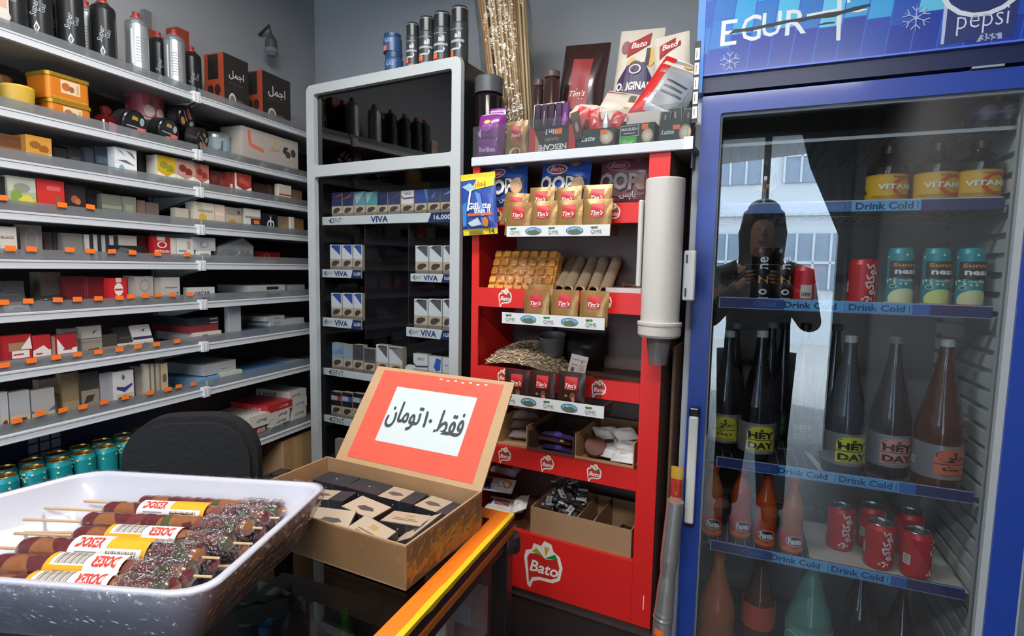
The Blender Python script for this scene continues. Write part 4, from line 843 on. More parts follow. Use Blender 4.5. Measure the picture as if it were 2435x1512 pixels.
# ================================================================== red cardboard stand
SW = .579; BROWN = M('#6d5345', .8, noise=.1, scale=12); SBACK = M('#94827b', .8, noise=.08, scale=6)
st = thing('display_stand', 'red cardboard shop stand with five shelves between the silver cabinet and the fridge', 'stand', S, 0, 0, 0)
SZB = .43
g = G().box(0.0, .004, 0, .30, SZB, 1.70, RED).box(.004, .024, 0, .006, SZB, 1.70, RED)
obj('side_panel', g, st)
g = G().box(.526, .575, 0, .006, SZB, 1.70, RED).box(.5755, .579, 0.006, .30, SZB, 1.70, BROWN).box(.526, .530, .006, .30, SZB, 1.70, RED).box(.575, .579, 0, .006, SZB, 1.70, RED); g.box(.558, .5605, -.001, 0, .48, .52, WHITE)
obj('side_panel', g, st)
obj('back_panel', G().box(.004, .526, .29, .30, SZB, 1.70, SBACK), st)
def bato(u, v, s, asp):
    """heart-like snack logo: white outline, red heart, leaves, script"""
    def q(pts): return [(u + a * s * asp, v + b * s) for a, b in pts]
    heart = [(-.5, .12), (-.46, .3), (-.3, .36), (-.26, .52), (-.06, .5), (.02, .64), (.2, .6), (.26, .44), (.42, .34), (.5, .1), (.44, -.22), (.26, -.34), (-.1, -.36), (-.26, -.44), (-.32, -.62), (-.4, -.56), (-.44, -.3)]
    inner = [(-.42, .12), (-.36, .24), (-.1, .3), (.06, .2), (.36, .26), (.42, .08), (.37, -.18), (.22, -.26), (-.1, -.28), (-.28, -.34), (-.36, -.5), (-.38, -.24)]
    return [P_(q(heart), '#ece6dc'), P_(q(inner), '#c22622'), P_(q([(-.3, .3), (-.18, .42), (.02, .24)]), '#9a9a3c'), P_(q([(.02, .5), (.16, .5), (.06, .26)]), '#d8a030'), P_(q([(.04, .22), (.3, .38), (.38, .26)]), '#2f7a3a'),
            T('Bato', u + .02 * s * asp, v - .04 * s, .74 * s * asp, '#f4efe8', bold=.02, shear=.25)]
SHZ = [S.at(1480, 482)[1], 1.3385, 1.099, .860, .608]
LIPB = [S.at(1480, 530)[1], 1.282, 1.046, .806, .43]
logos = [[.15, .82], [.22, .79], [.22, .5, .78], [.235, .5, .77], [.49]]
for k in range(5):
    s_ = obj('shelf', G().box(.0245, .5255, .006, .289, SHZ[k] - .022, SHZ[k] - .018, M('#8f5a48', .7)), st)
    g = G().box(.0045 if k == 4 else .0245, .5255, -.0005, .0045, LIPB[k], SHZ[k], RED); g.box(.0245, .5255, .0045, .02, SHZ[k] - .003, SHZ[k] - .0005, M('#b5241f', .5))
    w, h = .53, SHZ[k] - LIPB[k]
    its = []
    for u in logos[k]: its += bato(u, .5, .8, h / w) if k < 4 else bato(u, .5, .70, h / w)
    g.decals((0, -.0005, LIPB[k]), (1, 0, 0), (0, 0, 1), w, h, its); obj('shelf_front', g, s_)
SH = [z - .0178 for z in SHZ]
t = thing('plinth', 'dark wooden plinth under the red cardboard stand', 'plinth', S, 0, 0, 0)
obj('box', G().rbox(.0, .58, .01, .32, 0, SZB - .0005, M('#2e2422', .5, noise=.2, scale=8), .004, 1), t); obj('edge_strip', G().box(.0, .58, .006, .0099, SZB - .03, SZB - .001, M('#4a3b37', .5)), t)
thing('cardboard_sheet', 'upright brown cardboard sheet between the red stand and fridge', 'cardboard', S, .597, .05, 0, g=G().rbox(0, .008, 0, .25, 0, 1.2, M('#7a5c48', .8, noise=.1, scale=10), .002, 1))

# bags and sachets: pillow shapes
def pillow(w, h, d, front, back=None, crimp=.012, nx=14, nz=14, decs=(), wrinkle=.0015, seed=1, band=None):
    g = G(); rr = random.Random(seed); ph = [rr.uniform(0, 6) for _ in range(4)]
    def dep(u, v):
        e = max(0.0, 1 - abs(2 * u - 1) ** 3.0); f = min(1.0, max(0, (v * h - crimp) / (h * .22 + 1e-6))) * min(1.0, max(0, (h - crimp - v * h) / (h * .22 + 1e-6)))
        return d / 2 * (e ** .6) * (max(0, f) ** .5) + wrinkle * math.sin(9 * u + ph[0] + 5 * v) * math.sin(11 * v + ph[1]) * (1 if 0 < f else .3) + .0006
    def P(a, b, e, s=-1):
        u, v = (a + w / 2) / w, b / h
        return (a, s * (max(0.0006, dep(min(1, max(0, u)), min(1, max(0, v)))) + e), b)
    for s, m in ((-1, front), (1, back or front)):
        vs = [P(-w / 2 + w * i / nx, h * j / nz, 0, s) for j in range(nz + 1) for i in range(nx + 1)]
        fs = [(j * (nx + 1) + i, j * (nx + 1) + i + 1, (j + 1) * (nx + 1) + i + 1, (j + 1) * (nx + 1) + i) for j in range(nz) for i in range(nx)]
        if s > 0: fs = [tuple(reversed(f)) for f in fs]
        g.add(vs, fs, m, True)
    # the side seam
    for sx in (-1, 1):
        vs = [P(sx * w / 2, h * j / nz, 0, s) for j in range(nz + 1) for s in (-1, 1)]
        g.add(vs, [(2 * j, 2 * j + 1, 2 * j + 3, 2 * j + 2) for j in range(nz)], front)
    its = []
    for it in decs:
        its.append(it)
    # big rectangles are laid over the curve in fine strips
    k = 0
    for it in its:
        if it[0] == 'r':
            _, a0, b0, a1, b1, m = it; n = 10; e = .0004 * (k + 1)
            vs = [P((a0 + (a1 - a0) * i / n - .5) * w, (b0 + (b1 - b0) * j / n) * h, e) for j in range(n + 1) for i in range(n + 1)]
            g.add(vs, [(j * (n + 1) + i, j * (n + 1) + i + 1, (j + 1) * (n + 1) + i + 1, (j + 1) * (n + 1) + i) for j in range(n) for i in range(n)], m, True)
        else:
            g.decals((0, 0, 0), (1, 0, 0), (0, 0, 1), w, h, [it], warp=lambda a, b, e, k=k: P(a - w / 2, b, .0004 * (k + 1) + .0012))
        k += 1
    return g
FOIL = M('#93703f', .3, .35, noise=.1, scale=40, bump=.12); DFOIL = M('#3b2420', .3, .3, bump=.12, scale=40, noise=.1)
def tims(dark=False):
    m = DFOIL if dark else FOIL
    decs = [R(0, .93, 1, .97, '#7a5c3c' if not dark else '#241513'), R(.28, .48, .74, .86, '#b8242a'), T('Tim\u2019s', .51, .60, .42, '#f0e8e0', bold=.02, shear=.3), R(.38, .5, .62, .515, '#d8a0a0')]
    if dark: decs += [E_(.35, .3, .06, .04, '#8d6a54'), E_(.6, .3, .1, .12, '#6d3c26'), E_(.62, .22, .07, .08, '#a87c5c')]
    else: decs += [E_(.5, .1, .3, .13, '#6b3a26'), E_(.5, .12, .26, .1, '#d8c0a0'), E_(.5, .13, .16, .055, '#9a4a2c'), P_([(.2, .0), (.8, .0), (.7, .08), (.3, .08)], '#4a2c20')]
    return pillow(.0775, .093, .012, m, decs=decs, crimp=.006, nx=10, nz=10, wrinkle=.001)
tan_me, dark_me = tims().mesh('sachet'), tims(True).mesh('sachet')
QIME = []
for u in (.085, .475, .88): QIME += [T('QIME', u, .36, .1, '#3b4540', bold=-.004), E_(u - .03, .74, .02, .1, '#2c6a34'), E_(u, .76, .016, .1, '#3a8040'), R(u - .05, .16, u + .06, .18, '#9aa0a0')]
for u in (.275, .68): QIME += [E_(u, .5, .082, .36, '#23384c'), E_(u, .5, .076, .31, '#6aa4cc'), P_([(u - .066, .4), (u - .02, .68), (u, .58), (u + .02, .66), (u + .068, .38), (u + .03, .22), (u - .03, .22)], '#5c6440'), P_([(u - .03, .6), (u - .02, .69), (u - .008, .6)], '#eef0f0')]
def rack(label, pl, pr, pyt, pyb, yoff, ztop):
    x0, zt = S.at(pl, pyt, yoff); x1, _ = S.at(pr, pyt, yoff); _, zb = S.at(pl, pyb, yoff)
    t = thing('sachet_rack', label, 'rack', S, x0, yoff, zb); w = x1 - x0; h = zt - zb
    g = G().box(-.001, w + .001, -.001, .002, 0, h, STRW); g.decals((0, -.001, 0), (1, 0, 0), (0, 0, 1), w, h, QIME); obj('label_strip', g, t)
    g = G().box(0, w, .002, -yoff - .002, 0, .003, CLEAR).box(0, .003, .002, -yoff - .002, .003, h, CLEAR).box(w - .003, w, .002, -yoff - .002, .003, h, CLEAR).box(w * .1, w * .9, -yoff - .005, -yoff - .002, .003, ztop - zb, CLEAR); obj('tray', g, t)
    return zb + .0035
RY = -.075
z1 = rack('clear rack holding eight tan coffee sachets on the top shelf of the red stand', 1206, 1450, 538, 563, RY, S.at(1300, 470, RY)[1])
def sachet(px, pyt, me, z, y, label, rz=0, lean=-8, tip=0, grp=None):
    x, _ = S.at(px, pyt + 30, y)
    o = bpy.data.objects.new('coffee_sachet', me); COL.objects.link(o); place(o, S, x, y, z, (lean, tip, rz)); return tag(o, label, 'sachet', grp)
for k, px in enumerate((1229, 1291, 1352, 1418)):
    zt = S.at(px, [490, 490, 482, 480][k], RY + .012)[1]
    sachet(px, 490, tan_me, max(z1, zt - .092), RY + .014, f'tan coffee sachet, {ORD[k]} from the razor bag in the front row of the upper rack', RND.uniform(-4, 4), -6, [3, 0, -1, 1][k])
for k, (px, pt) in enumerate(((1217, 456), (1284, 442), (1348, 441), (1417, 436))):
    zt = S.at(px, pt, RY + .035)[1]
    sachet(px, pt, tan_me, zt - .092, RY + .040, f'tan coffee sachet, {ORD[k]} from the razor bag in the back row of the upper rack', RND.uniform(-4, 4), -10, [7, 0, -1, 1][k])
z2 = rack('clear rack holding tan coffee sachets on the second shelf of the red stand', 1195, 1438, 742, 768, RY, S.at(1300, 720, RY)[1])
for k, (px, pt) in enumerate(((1276, 690), (1342, 688), (1411, 690))):
    zt = S.at(px, pt, RY + .014)[1]
    sachet(px, pt, tan_me, max(z2, zt - .094), RY + .016, f'tan coffee sachet, {ORD[k]} from the waffle pack in the middle rack', RND.uniform(-3, 3), -5, [-2, 0, 1][k])
sachet(1281, 677, tan_me, S.at(1281, 676, RY + .04)[1] - .092, RY + .042, 'tan coffee sachet peeping up behind the first one of the middle rack', 0, -8)
z3 = rack('clear rack holding three dark coffee sachets beside the sunflower seeds', 1196, 1437, 934, 960, RY, S.at(1300, 900, RY)[1])
for k, (px, pt) in enumerate(((1228, 880), (1289, 883), (1358, 886))):
    zt = S.at(px, pt, RY + .014)[1]
    sachet(px, pt, dark_me, max(z3, zt - .092), RY + .016, f'dark brown coffee sachet, {ORD[k]} from the box lid in the lower rack', RND.uniform(-3, 3), -4)
# snack bags on the stand's top shelf
PAP = '\uFEB2\uFB58\uFE8E\uFB58'
def ops_bag(base, dim, seed):
    c = lambda a, b: b if dim else a  # a dim bag gets the same print with shade put into its colours
    return pillow(.15, .158, .045, M(base, .3), decs=[P_([(.05, .3), (.5, .22), (.95, .3), (.97, .62), (.5, .7), (.03, .6)], c('#20264a', '#4a2a30')), E_(.36, .78, .22, .1, c('#e4e2e0', '#8c7476')), E_(.36, .78, .19, .08, c('#c03034', '#7c3034')), T('Bato', .36, .785, .28, c('#f0ece8', '#a89092'), bold=.02, shear=.25), E_(.7, .9, .09, .06, c('#c98a54', '#8f7064')),
        T('OOPS', .47, .5, .92, c('#2a2c34', '#3c3436'), bold=.07, fh=.33), T('OOPS', .47, .505, .88, c('#e0e0e0', '#8a8082'), bold=.04, fh=.29), E_(.82, .5, .12, .14, c('#c99a6c', '#7a5c50')), T(PAP, .6, .26, .3, c('#e8e8e8', '#b0a0a0'), bold=.02), R(.05, .1, .95, .14, c('#b03a3a', '#6a2c30'))], seed=seed, crimp=.01)
for k, (pl, pr, pt, yy, base, dim, lb) in enumerate(((1155, 1250, 382, .05, '#2c4c96', 0, 'blue crisp bag behind the hanging razor bag on the red stand'), (1275, 1400, 374, .06, '#2f58a8', 0, 'bright blue crisp bag standing behind the sachets on the red stand'), (1436, 1534, 384, .07, '#6a3a42', 1, 'maroon crisp bag with painted-in shade, beside the white tube on the red stand'))):
    x0, zt = S.at((pl + pr) / 2, pt, yy)
    thing('crisp_bag', lb, 'crisp bag', S, x0, yy, SH[0] + .0005, (-6, [-3, 4, 3][k], 0), g=ops_bag(base, dim, k + 2))
# razor bag hung from the stand's corner
x, z0 = S.at(1143, 558, -.03)
rb = pillow(.112, .176, .02, M('#2a4a9c', .3, coat=.4), decs=[R(0, .9, 1, 1, '#d8c028'), P_([(.35, .72), (.98, .78), (.98, .9), (.5, .92)], '#e0cc2c'), R(0, 0, 1, .1, '#d8c028'), P_([(.05, .8), (.3, .7), (.5, .75), (.3, .85)], '#9ab8c8'), P_([(.3, .72), (.36, .75), (.25, .4), (.18, .4)], '#dfe6ec'), P_([(.04, .5), (.2, .55), (.14, .15), (.02, .15)], '#3a86d0'), P_([(.45, .7), (.6, .66), (.7, .3), (.6, .3)], '#6a8cc0'),
    T('Gillette', .56, .47, .66, '#eef0f4', bold=.03, shear=.1), T('Blue II', .64, .39, .44, '#e4e8f0', bold=.02), R(.2, .31, .9, .35, '#d0603a'), P_([(.2, .2), (.5, .28), (.6, .16), (.3, .14)], '#c9d4e0'), E_(.72, .2, .08, .08, '#e08030'), R(.6, .14, .66, .28, '#5a7ac8'), T('10+2', .62, .82, .3, '#c85a30', bold=.03), T('14', .86, .05, .14, '#3a3a20', bold=.03), R(.2, .02, .6, .07, '#7a6a1c')], seed=9, crimp=.014)
rbag = thing('razor_bag', 'blue and yellow bag of razors hanging on the corner of the red stand', 'bag', S, x, -.03, z0, (2, -3, 4), g=rb)
obj('hook', G().tube([(0, 0, .172), (.0, .012, .18), (.0, .034, .18)], .0015, M('#a0382c', .4)), rbag)
# ------------------------------------------------------------------ goods on the red stand
# waffle pack: a clear bag of square waffles
WAF = M('#e3993f', .45, noise=.25, scale=60)
x0, zt = S.at(1160, 600, .04); x1, _ = S.at(1316, 600, .04)
wp = thing('waffle_pack', 'clear pack of orange brown waffles on the second shelf of the red stand', 'waffle pack', S, (x0 + x1) / 2, .03, SH[1] + .001, (-24, 0, 0))
ww = x1 - x0; wh = (S.at(1240, 592, .09)[1] - SH[1]) * 1.05
g = G(); NX, NZ = 7, 5
g.rbox(-ww / 2, ww / 2, .004, .04, .001, wh, WAF, .006)
for a in range(NX):
    for b in range(NZ):
        cx, cz = -ww / 2 + ww * (a + .5) / NX, wh * (b + .5) / NZ + .001; sx, sz = ww / NX * .36, wh / NZ * .38
        g.rbox(cx - sx, cx + sx, -.006, .006, cz - sz, cz + sz, WAF, .004, 2)
obj('waffle', g, wp)
gf = pillow(ww + .012, wh + .012, .05, FILM, crimp=.006, wrinkle=.003, seed=4); gf.v = [(a, b + .016, c) for a, b, c in gf.v]
obj('film', gf, wp)
# pale wafer rolls
for k, (pf, pb) in enumerate((((1330, 682), (1345, 620)), ((1350, 684), (1368, 610)), ((1378, 684), (1398, 606)), ((1410, 684), (1424, 600)), ((1438, 680), (1455, 606)))):
    xf_, _ = S.at(pf[0], pf[1], .02); xb, _ = S.at(pb[0], pb[1], .2)
    g = G(); p = [(xf_, .02, SH[1] + .0185), (xb, .25, SH[1] + .0185 + .085)]
    g.tube(p, .0165, M('#e8d0a8', .6, noise=.12, scale=30), 16, caps=False); g.tube(p, .012, M('#b5966c', .7), 12, caps=False)
    d = (Vector(p[1]) - Vector(p[0])).normalized()
    ring = [Vector(p[0]) + Vector((math.cos(q * math.pi / 8), 0, math.sin(q * math.pi / 8))) * rr_ for rr_ in (.0165, .012) for q in range(16)]
    g.add(ring, [(q, (q + 1) % 16, 16 + (q + 1) % 16, 16 + q) for q in range(16)], M('#efdcbc', .7))
    o = thing('wafer_roll', f'pale rolled wafer, {ORD[k]} from the waffle pack', 'wafer roll', S, 0, 0, 0, g=g)
g = G().rbox(0, .10, 0, .09, .0005, .03, M('#d6d4d0', .5), .002, 1); g.decals((0, 0, 0), (1, 0, 0), (0, 0, 1), .10, .03, [R(.05, .4, .9, .46, '#a9abb0'), R(.05, .55, .8, .6, '#b0b2b8'), R(.0, .0, .04, 1, '#3a2c4a'), R(.05, .2, .6, .25, '#9a9ca4')])
x, _ = S.at(1437, 690, .01); thing('flat_box', 'flat white box at the tube end of the second shelf of the red stand', 'box', S, x, .012, SH[1], g=g)
x, _ = S.at(1480, 680, .04); g = G(); rr = random.Random(8)
for k in range(9): g.tube([(rr.uniform(0, .07), rr.uniform(0, .05), .003 + rr.uniform(0, .006)), (rr.uniform(0, .08), rr.uniform(0, .06), .004 + rr.uniform(0, .006))], .003, M('#6b3f2a', .7), 6)
thing('dried_bark', 'loose brown bark pieces lying on the flat white box', 'spice', S, x - .01, .02, SH[1] + .0305, g=g)
# sunflower seeds: nobody could count them
rr = random.Random(11); g = G(); SE = [M('#c9b497', .7), M('#a48c70', .7), M('#d8c8ae', .7)]; SE2 = M('#6a5848', .8)
cx, cy = .16, .10
def heap(x, y): return max(0.0, .075 * (1 - ((x - .13) / .15) ** 2) * (1 - ((y - .16) / .17) ** 2)) + .004
n = 12; vs = [(.035 + .25 * i / n, .025 + .25 * j / n, heap(.035 + .25 * i / n, .025 + .25 * j / n)) for j in range(n + 1) for i in range(n + 1)]
g.add(vs, [(j * (n + 1) + i, j * (n + 1) + i + 1, (j + 1) * (n + 1) + i + 1, (j + 1) * (n + 1) + i) for j in range(n) for i in range(n)], M('#8d7a62', .9), True)
for k in range(900):
    x, y = rr.uniform(.03, .29), rr.uniform(.022, .25) ** 1.0; z = heap(x, y) + .002 + rr.uniform(0, .003)
    a, b, l = rr.uniform(0, 6.3), rr.uniform(-.6, .6), rr.uniform(.008, .012)
    d = Vector((math.cos(a) * math.cos(b), math.sin(a) * math.cos(b), math.sin(b))) * l; w = Vector((-math.sin(a), math.cos(a), .3)) * .0032; u = Vector((0, 0, .0022)); c = Vector((x, y, z))
    g.add([c - d, c + w, c - w, c + d * .8, c + u, c - u], [(0, 1, 4), (0, 4, 2), (3, 4, 1), (3, 2, 4), (0, 5, 1), (0, 2, 5), (3, 1, 5), (3, 5, 2)], rr.choice(SE))
sd = thing('sunflower_seeds', 'heap of pale sunflower seeds on the third shelf of the red stand', 'seeds', S, 0, 0, SH[2], g=g); sd['kind'] = 'stuff'
g = G().lathe([(0, 0), (.032, 0), (.042, .06), (.044, .061), (.041, .06), (.032, .004), (0, .004)], M('#6b6764', .4), 24)
x, _ = S.at(1312, 850, .12); thing('scoop_bowl', 'grey plastic bowl pressed into the sunflower seeds', 'bowl', S, x, .13, SH[2] + .055, (10, 0, 0), g=g)
x, _ = S.at(1255, 800, .2); g = pillow(.15, .11, .06, M('#3a2c2a', .6), wrinkle=.006, seed=3); thing('dark_sack', 'dark cloth sack slumped behind the sunflower seeds', 'sack', S, x, .235, SH[2] + .02, g=g)
x0, zt = S.at(1385, 785, .2); g = pillow(.15, zt - SH[2], .08, M('#1f1a1b', .45), wrinkle=.005, seed=13); thing('black_bag', 'tall black bag standing behind the little paper ticket', 'bag', S, x0, .2, SH[2] + .0005, g=g)
x0, z0 = S.at(1368, 885, .03); g = G().box(-.026, .026, 0, .001, 0.0005, .062, M('#cdbfb6', .6)); g.decals((-.026, 0, 0), (1, 0, 0), (0, 0, 1), .052, .062, [R(.1, .75, .9, .8, '#8f8078'), R(.1, .5, .5, .55, '#8a7c76'), R(.6, .3, .9, .6, '#b0a098'), R(.15, .2, .35, .4, '#4a403c'), E_(.7, .7, .05, .05, '#4a403c')])
thing('paper_ticket', 'small pale printed ticket propped on the third shelf of the red stand', 'ticket', S, x0, .03, SH[2] + .012, (-12, 8, 0), g=g)
x0, _ = S.at(1450, 890, .03); g = G().rbox(-.06, .075, 0, .2, .0005, .012, M('#57443f', .5), .003, 1); thing('flat_tray', 'flat brown tray lying at the fridge end of the third shelf', 'tray', S, x0, .02, SH[2], g=g)
# fourth shelf: open boxes with cakes and bars
def open_box(label, x0, x1, y0, y1, z, h, m=CARD, div=(), ff=.0, bend=0):
    t = thing('open_box', label, 'box', S, (x0 + x1) / 2, y0, z); w = (x1 - x0) / 2; d = y1 - y0; k = .003
    obj('bottom', G().box(-w, w, 0, d, .0005, .0035, m), t)
    g = G().box(-w, w, 0, k, .0035, h * (1 - ff), m).box(-w, w, d - k, d, .0035, h, m).box(-w, -w + k, k, d - k, .0035, h, m).box(w - k, w, k, d - k, .0035, h, m); obj('wall', g, t)
    for u in div: obj('divider', G().box(-w + 2 * w * u - k / 2, -w + 2 * w * u + k / 2, k, d - k, .0035, h, m), t)
    return t
xa, _ = S.at(1170, 1040, .02); xb, _ = S.at(1253, 1050, .02); xc, _ = S.at(1365, 1080, .02); xd, _ = S.at(1508, 1090, .02)
open_box('open cardboard box of grey wrapped cakes on the fourth shelf of the red stand', xa, xb - .002, .022, .25, SH[3], .085, ff=.72)
open_box('open dark box of purple chocolate bars on the fourth shelf of the red stand', xb, xc - .004, .022, .25, SH[3], .07, M('#5a3d33', .75), ff=.66)
open_box('open cardboard box of white wrapped cakes on the fourth shelf of the red stand', xc, xd - .002, .022, .25, SH[3], .085, ff=.72)
def parcel(w, h, d, m, label, name, cat, x, y, z, rot, decs=(), seed=1, grp=None):
    g = pillow(w, h, d, m, decs=decs, crimp=.008, nx=10, nz=10, seed=seed, wrinkle=.002)
    return thing(name, label, cat, S, x, y, z, rot, grp, g)
GW = M('#a8a0a2', .4); WW = M('#dcd8d6', .4, bump=.2, scale=50); PU = M('#35264a', .3); CH = M('#45261c', .35)
rr = random.Random(5)
xm = (xa + xb) / 2
for k in range(5):
    parcel(.085, .06, .03, GW if k != 1 else M('#8c7c78', .4), f'grey wrapped cake, {ORD[k]} up in the pile by the box lid', 'wrapped_cake', 'cake', xm + rr.uniform(-.008, .008), .10 + k * .012, SH[3] + .02 + k * .028, (-84, 0, rr.uniform(-25, 25)), seed=k)
xm = (xb + xc) / 2
for k in range(7):
    d_ = [R(.1, .3, .9, .7, ['#c9902c', '#2c2350', '#8a5a24', '#3a2c5c'][k % 4]), T('2', .7, .5, .12, '#d8a040', bold=.03)] if k % 2 else [R(.4, .2, .6, .8, '#5a3aa0')]
    parcel(.115, .034, .018, PU if k % 2 == 0 else CH, f'purple and brown chocolate bar, {ORD[k]} in the pile of the dark box', 'chocolate_bar', 'chocolate bar', xm + rr.uniform(-.006, .006), .06 + (k % 3) * .045, SH[3] + .014 + (k // 3) * .02 + (.004 if k % 2 else 0), (-80, 0, rr.uniform(-12, 12)), d_, k)
xm = (xc + xd) / 2
wcs = [(-.03, .17, .02, 20), (.03, .17, .022, -30), (-.02, .14, .05, 40), (.045, .08, .035, 10), (.01, .06, .02, -8), (.05, .05, .018, 5), (.045, .13, .06, 50)]
for k, (dx, yy, zz, a) in enumerate(wcs):
    parcel(.075, .055, .03, WW, f'crumpled white wrapped cake, {ORD[k]} of those in the box by the white tube', 'wrapped_cake', 'cake', xm + dx, yy, SH[3] + zz, (-66, 0, a), [R(.3, .35, .7, .6, '#c4bcb8')] + ([T('R', .25, .75, .1, '#3a3a44', bold=.03)] if k == 2 else []), 20 + k)
g = G().lathe([(0, 0), (.03, 0), (.032, .008), (.03, .016), (0, .016)], M('#6b3220', .5), 24); thing('chocolate_biscuit', 'round brown biscuit leaning among the white wrapped cakes', 'biscuit', S, xm - .045, .085, SH[3] + .035, (50, 0, 15), g=g)
# fifth shelf: biscuit packs and an open tray of gum
BLU = M('#2c2f6c', .35)
for k, (px, yy, zz, a, lb) in enumerate(((1180, .05, .09, 10, 'biscuit pack with orange biscuits printed on it, on the lowest stand shelf'), (1192, .12, .12, -6, 'white and brown biscuit pack above the printed orange one'), (1215, .05, .05, -70, 'white striped biscuit pack on end beside the gum tray'), (1180, .12, .05, 8, 'navy biscuit pack under the orange biscuit pack'), (1185, .05, .025, 4, 'lowest biscuit pack of the heap on the stand shelf'))):
    x, _ = S.at(px, 1200, yy)
    d_ = [R(0, .1, .3, .9, '#2c2f6c'), R(.28, .2, .5, .8, '#d8d4d4'), E_(.62, .5, .16, .3, '#d99a5c'), E_(.8, .45, .14, .26, '#c98448'), T('Z', .2, .5, .1, '#f0a040', bold=.04)] if k in (0, 3) else [R(0, .3, .2, .7, '#2c2f6c'), R(.3, .3, .8, .7, '#c9c4c2' if k == 2 else '#8c5c44')]
    parcel(.10, .058, .03, M('#dcd8d6', .4) if k != 3 else BLU, lb, 'biscuit_pack', 'biscuit pack', x, yy, SH[4] + zz + .01, (-66, 0, a), d_, 40 + k)
xa, _ = S.at(1268, 1210, .03); xb, _ = S.at(1506, 1260, .03)
zt = S.at(1300, 1206, .02)[1]
gt = open_box('shallow brown cardboard tray with dividers holding gum on the lowest stand shelf', xa, xb, .012, .2, SH[4], zt - SH[4] - .005, M('#a07c5c', .75, noise=.1, scale=14), div=(.48, .64))
GUMW, GUMK = M('#d6d6d8', .4), M('#46464c', .4)
gm = []
for c in (0, 1):
    gg = G().rbox(-.016, .016, -.009, .009, .0003, .007, GUMW if c else GUMK, .001, 1); gg.decals((-.016, -.009, .007), (1, 0, 0), (0, 1, 0), .032, .018, [R(.0, .3, .25, .7, '#2a2a2e' if c else '#c9c9cc'), R(.4, .4, .85, .6, '#8a8a90')]); gm.append(gg.mesh('gum_packet'))
rr = random.Random(2); wd = xb - xa; cnt = 0
for lay in range(8):
    for k in range(11 - lay):
        x = xa + .02 + rr.uniform(0, wd * .44 - .035); y = .035 + rr.uniform(0, .13) * (1 - lay * .06) + lay * .006
        o = bpy.data.objects.new('gum_packet', gm[1 if rr.random() < .6 else 0]); COL.objects.link(o)
        place(o, S, x, y, SH[4] + .02 + lay * .012 + (y - .03) * .42, (rr.uniform(-35, 35), rr.uniform(-35, 35), rr.uniform(0, 180)))
        tag(o, 'tiny black and white gum packet heaped in the cardboard tray on the lowest stand shelf', 'gum', 'gum packets heaped in the cardboard tray'); cnt += 1
for k in range(5):
    x = xa + wd * .66 + rr.uniform(.02, wd * .26); y = .05 + k * .025
    parcel(.05, .03, .014, M('#2a1f1e', .4), f'dark wrapped sweet, {ORD[k]} from the front in the dim end of the gum tray', 'wrapped_sweet', 'sweet', x, y, SH[4] + .02, (-80, 0, rr.uniform(-40, 40)), [R(.3, .3, .7, .6, '#4a3a38')], 60 + k)

# ================================================================== wall shelf above the stand
WZ = 1.712; WX0, WX1 = .0, .632; WY0 = -.012; WY1 = .30
t = thing('wall_shelf', 'grey metal shelf full of coffee and crisps above the red stand', 'shelf', S, 0, 0, WZ)
obj('shelf_board', G().box(WX0, WX1, WY0 + .008, WY1, -.012, -.001, M('#8d8f90', .5)), t)
g = G().rbox(WX0, WX1, WY0, WY0 + .008, -.016, .010, RAIL, .002, 1); obj('price_rail', g, t)
obj('end_clip', G().box(WX1 - .02, WX1 + .002, WY0 - .003, WY0, -.016, .014, WHITE), t)
obj('front_strip', G().box(WX0, WX1 - .012, WY0 + .009, WY0 + .0105, .0105, .10, clear('tall_strip', '#eceeef', .02, .08, 1.2, haze=.045, hazecol='#b9bdc0')), t)
for x in (WX0 + .01, WX1 - .01): obj('bracket', G().box(x - .002, x + .002, .05, WY1, -.05, -.0125, M('#707274', .5)), t)
def witem(name, label, cat, pl, pr, pt, y, d, base, decs, rz=0, tilt=0, grp=None): return box_item(name, S, pl, pr, pt, WZ, y, d, base, decs, label, cat, grp, rz, tilt)
YF = .004
# bundle of wooden sticks in clear film
x0, zt = S.at(1185, -60, .185); xb_, _ = S.at(1236, 215, .185)
bt = thing('stick_bundle', 'tall bundle of pale wooden skewers wrapped in shiny clear film', 'bundle', S, xb_ - .012, .20, WZ + .0005, (0, -7, 0))
g = G(); rr = random.Random(6); WD = [M('#c2a682', .6), M('#ad8e68', .6), M('#d0b894', .6)]
hb = zt - WZ
for k in range(95):
    a, q = rr.uniform(0, 6.3), math.sqrt(rr.random()) * .064
    x, y = math.cos(a) * q * 1.1, math.sin(a) * q; g.tube([(x * .85, y * .85, .002), (x * 1.15, y * 1.15, hb * rr.uniform(.9, .98))], .0042, rr.choice(WD), 6)
obj('stick', g, bt)
g = G(); n, mz = 26, 16
vs = []
for j in range(mz + 1):
    for i in range(n):
        a = 2 * math.pi * i / n; q = .077 + .008 * j / mz + rr.uniform(-.004, .004) + .003 * math.sin(5 * a + j); vs.append((math.cos(a) * q * 1.05, math.sin(a) * q, .001 + hb * j / mz))
g.add(vs, [(j * n + i, j * n + (i + 1) % n, (j + 1) * n + (i + 1) % n, (j + 1) * n + i) for j in range(mz) for i in range(n)], clear('bundle_film', '#f4f2ee', .08, .18, 1.18, bump=.8, bscale=40.0), False); obj('film', g, bt)
def jar(px, y, r, h, z, label, capm, bodym, caph=.03, fr=S):
    x, _ = fr.at(px, 250, y); t = thing('jar', label, 'jar', fr, x, y, z)
    obj('jar_body', G().lathe([(0, .0005), (r * .9, .0005), (r, .006), (r, h - caph - .012), (r * .82, h - caph)], bodym, 24), t)
    g = G().lathe([(r * .86, h - caph), (r * .98, h - caph + .001), (r * .98, h - .004), (r * .9, h), (0, h)], capm, 28)
    for k in range(28): pass
    obj('lid', g, t); return t
zt = S.at(1162, 186, .066)[1]
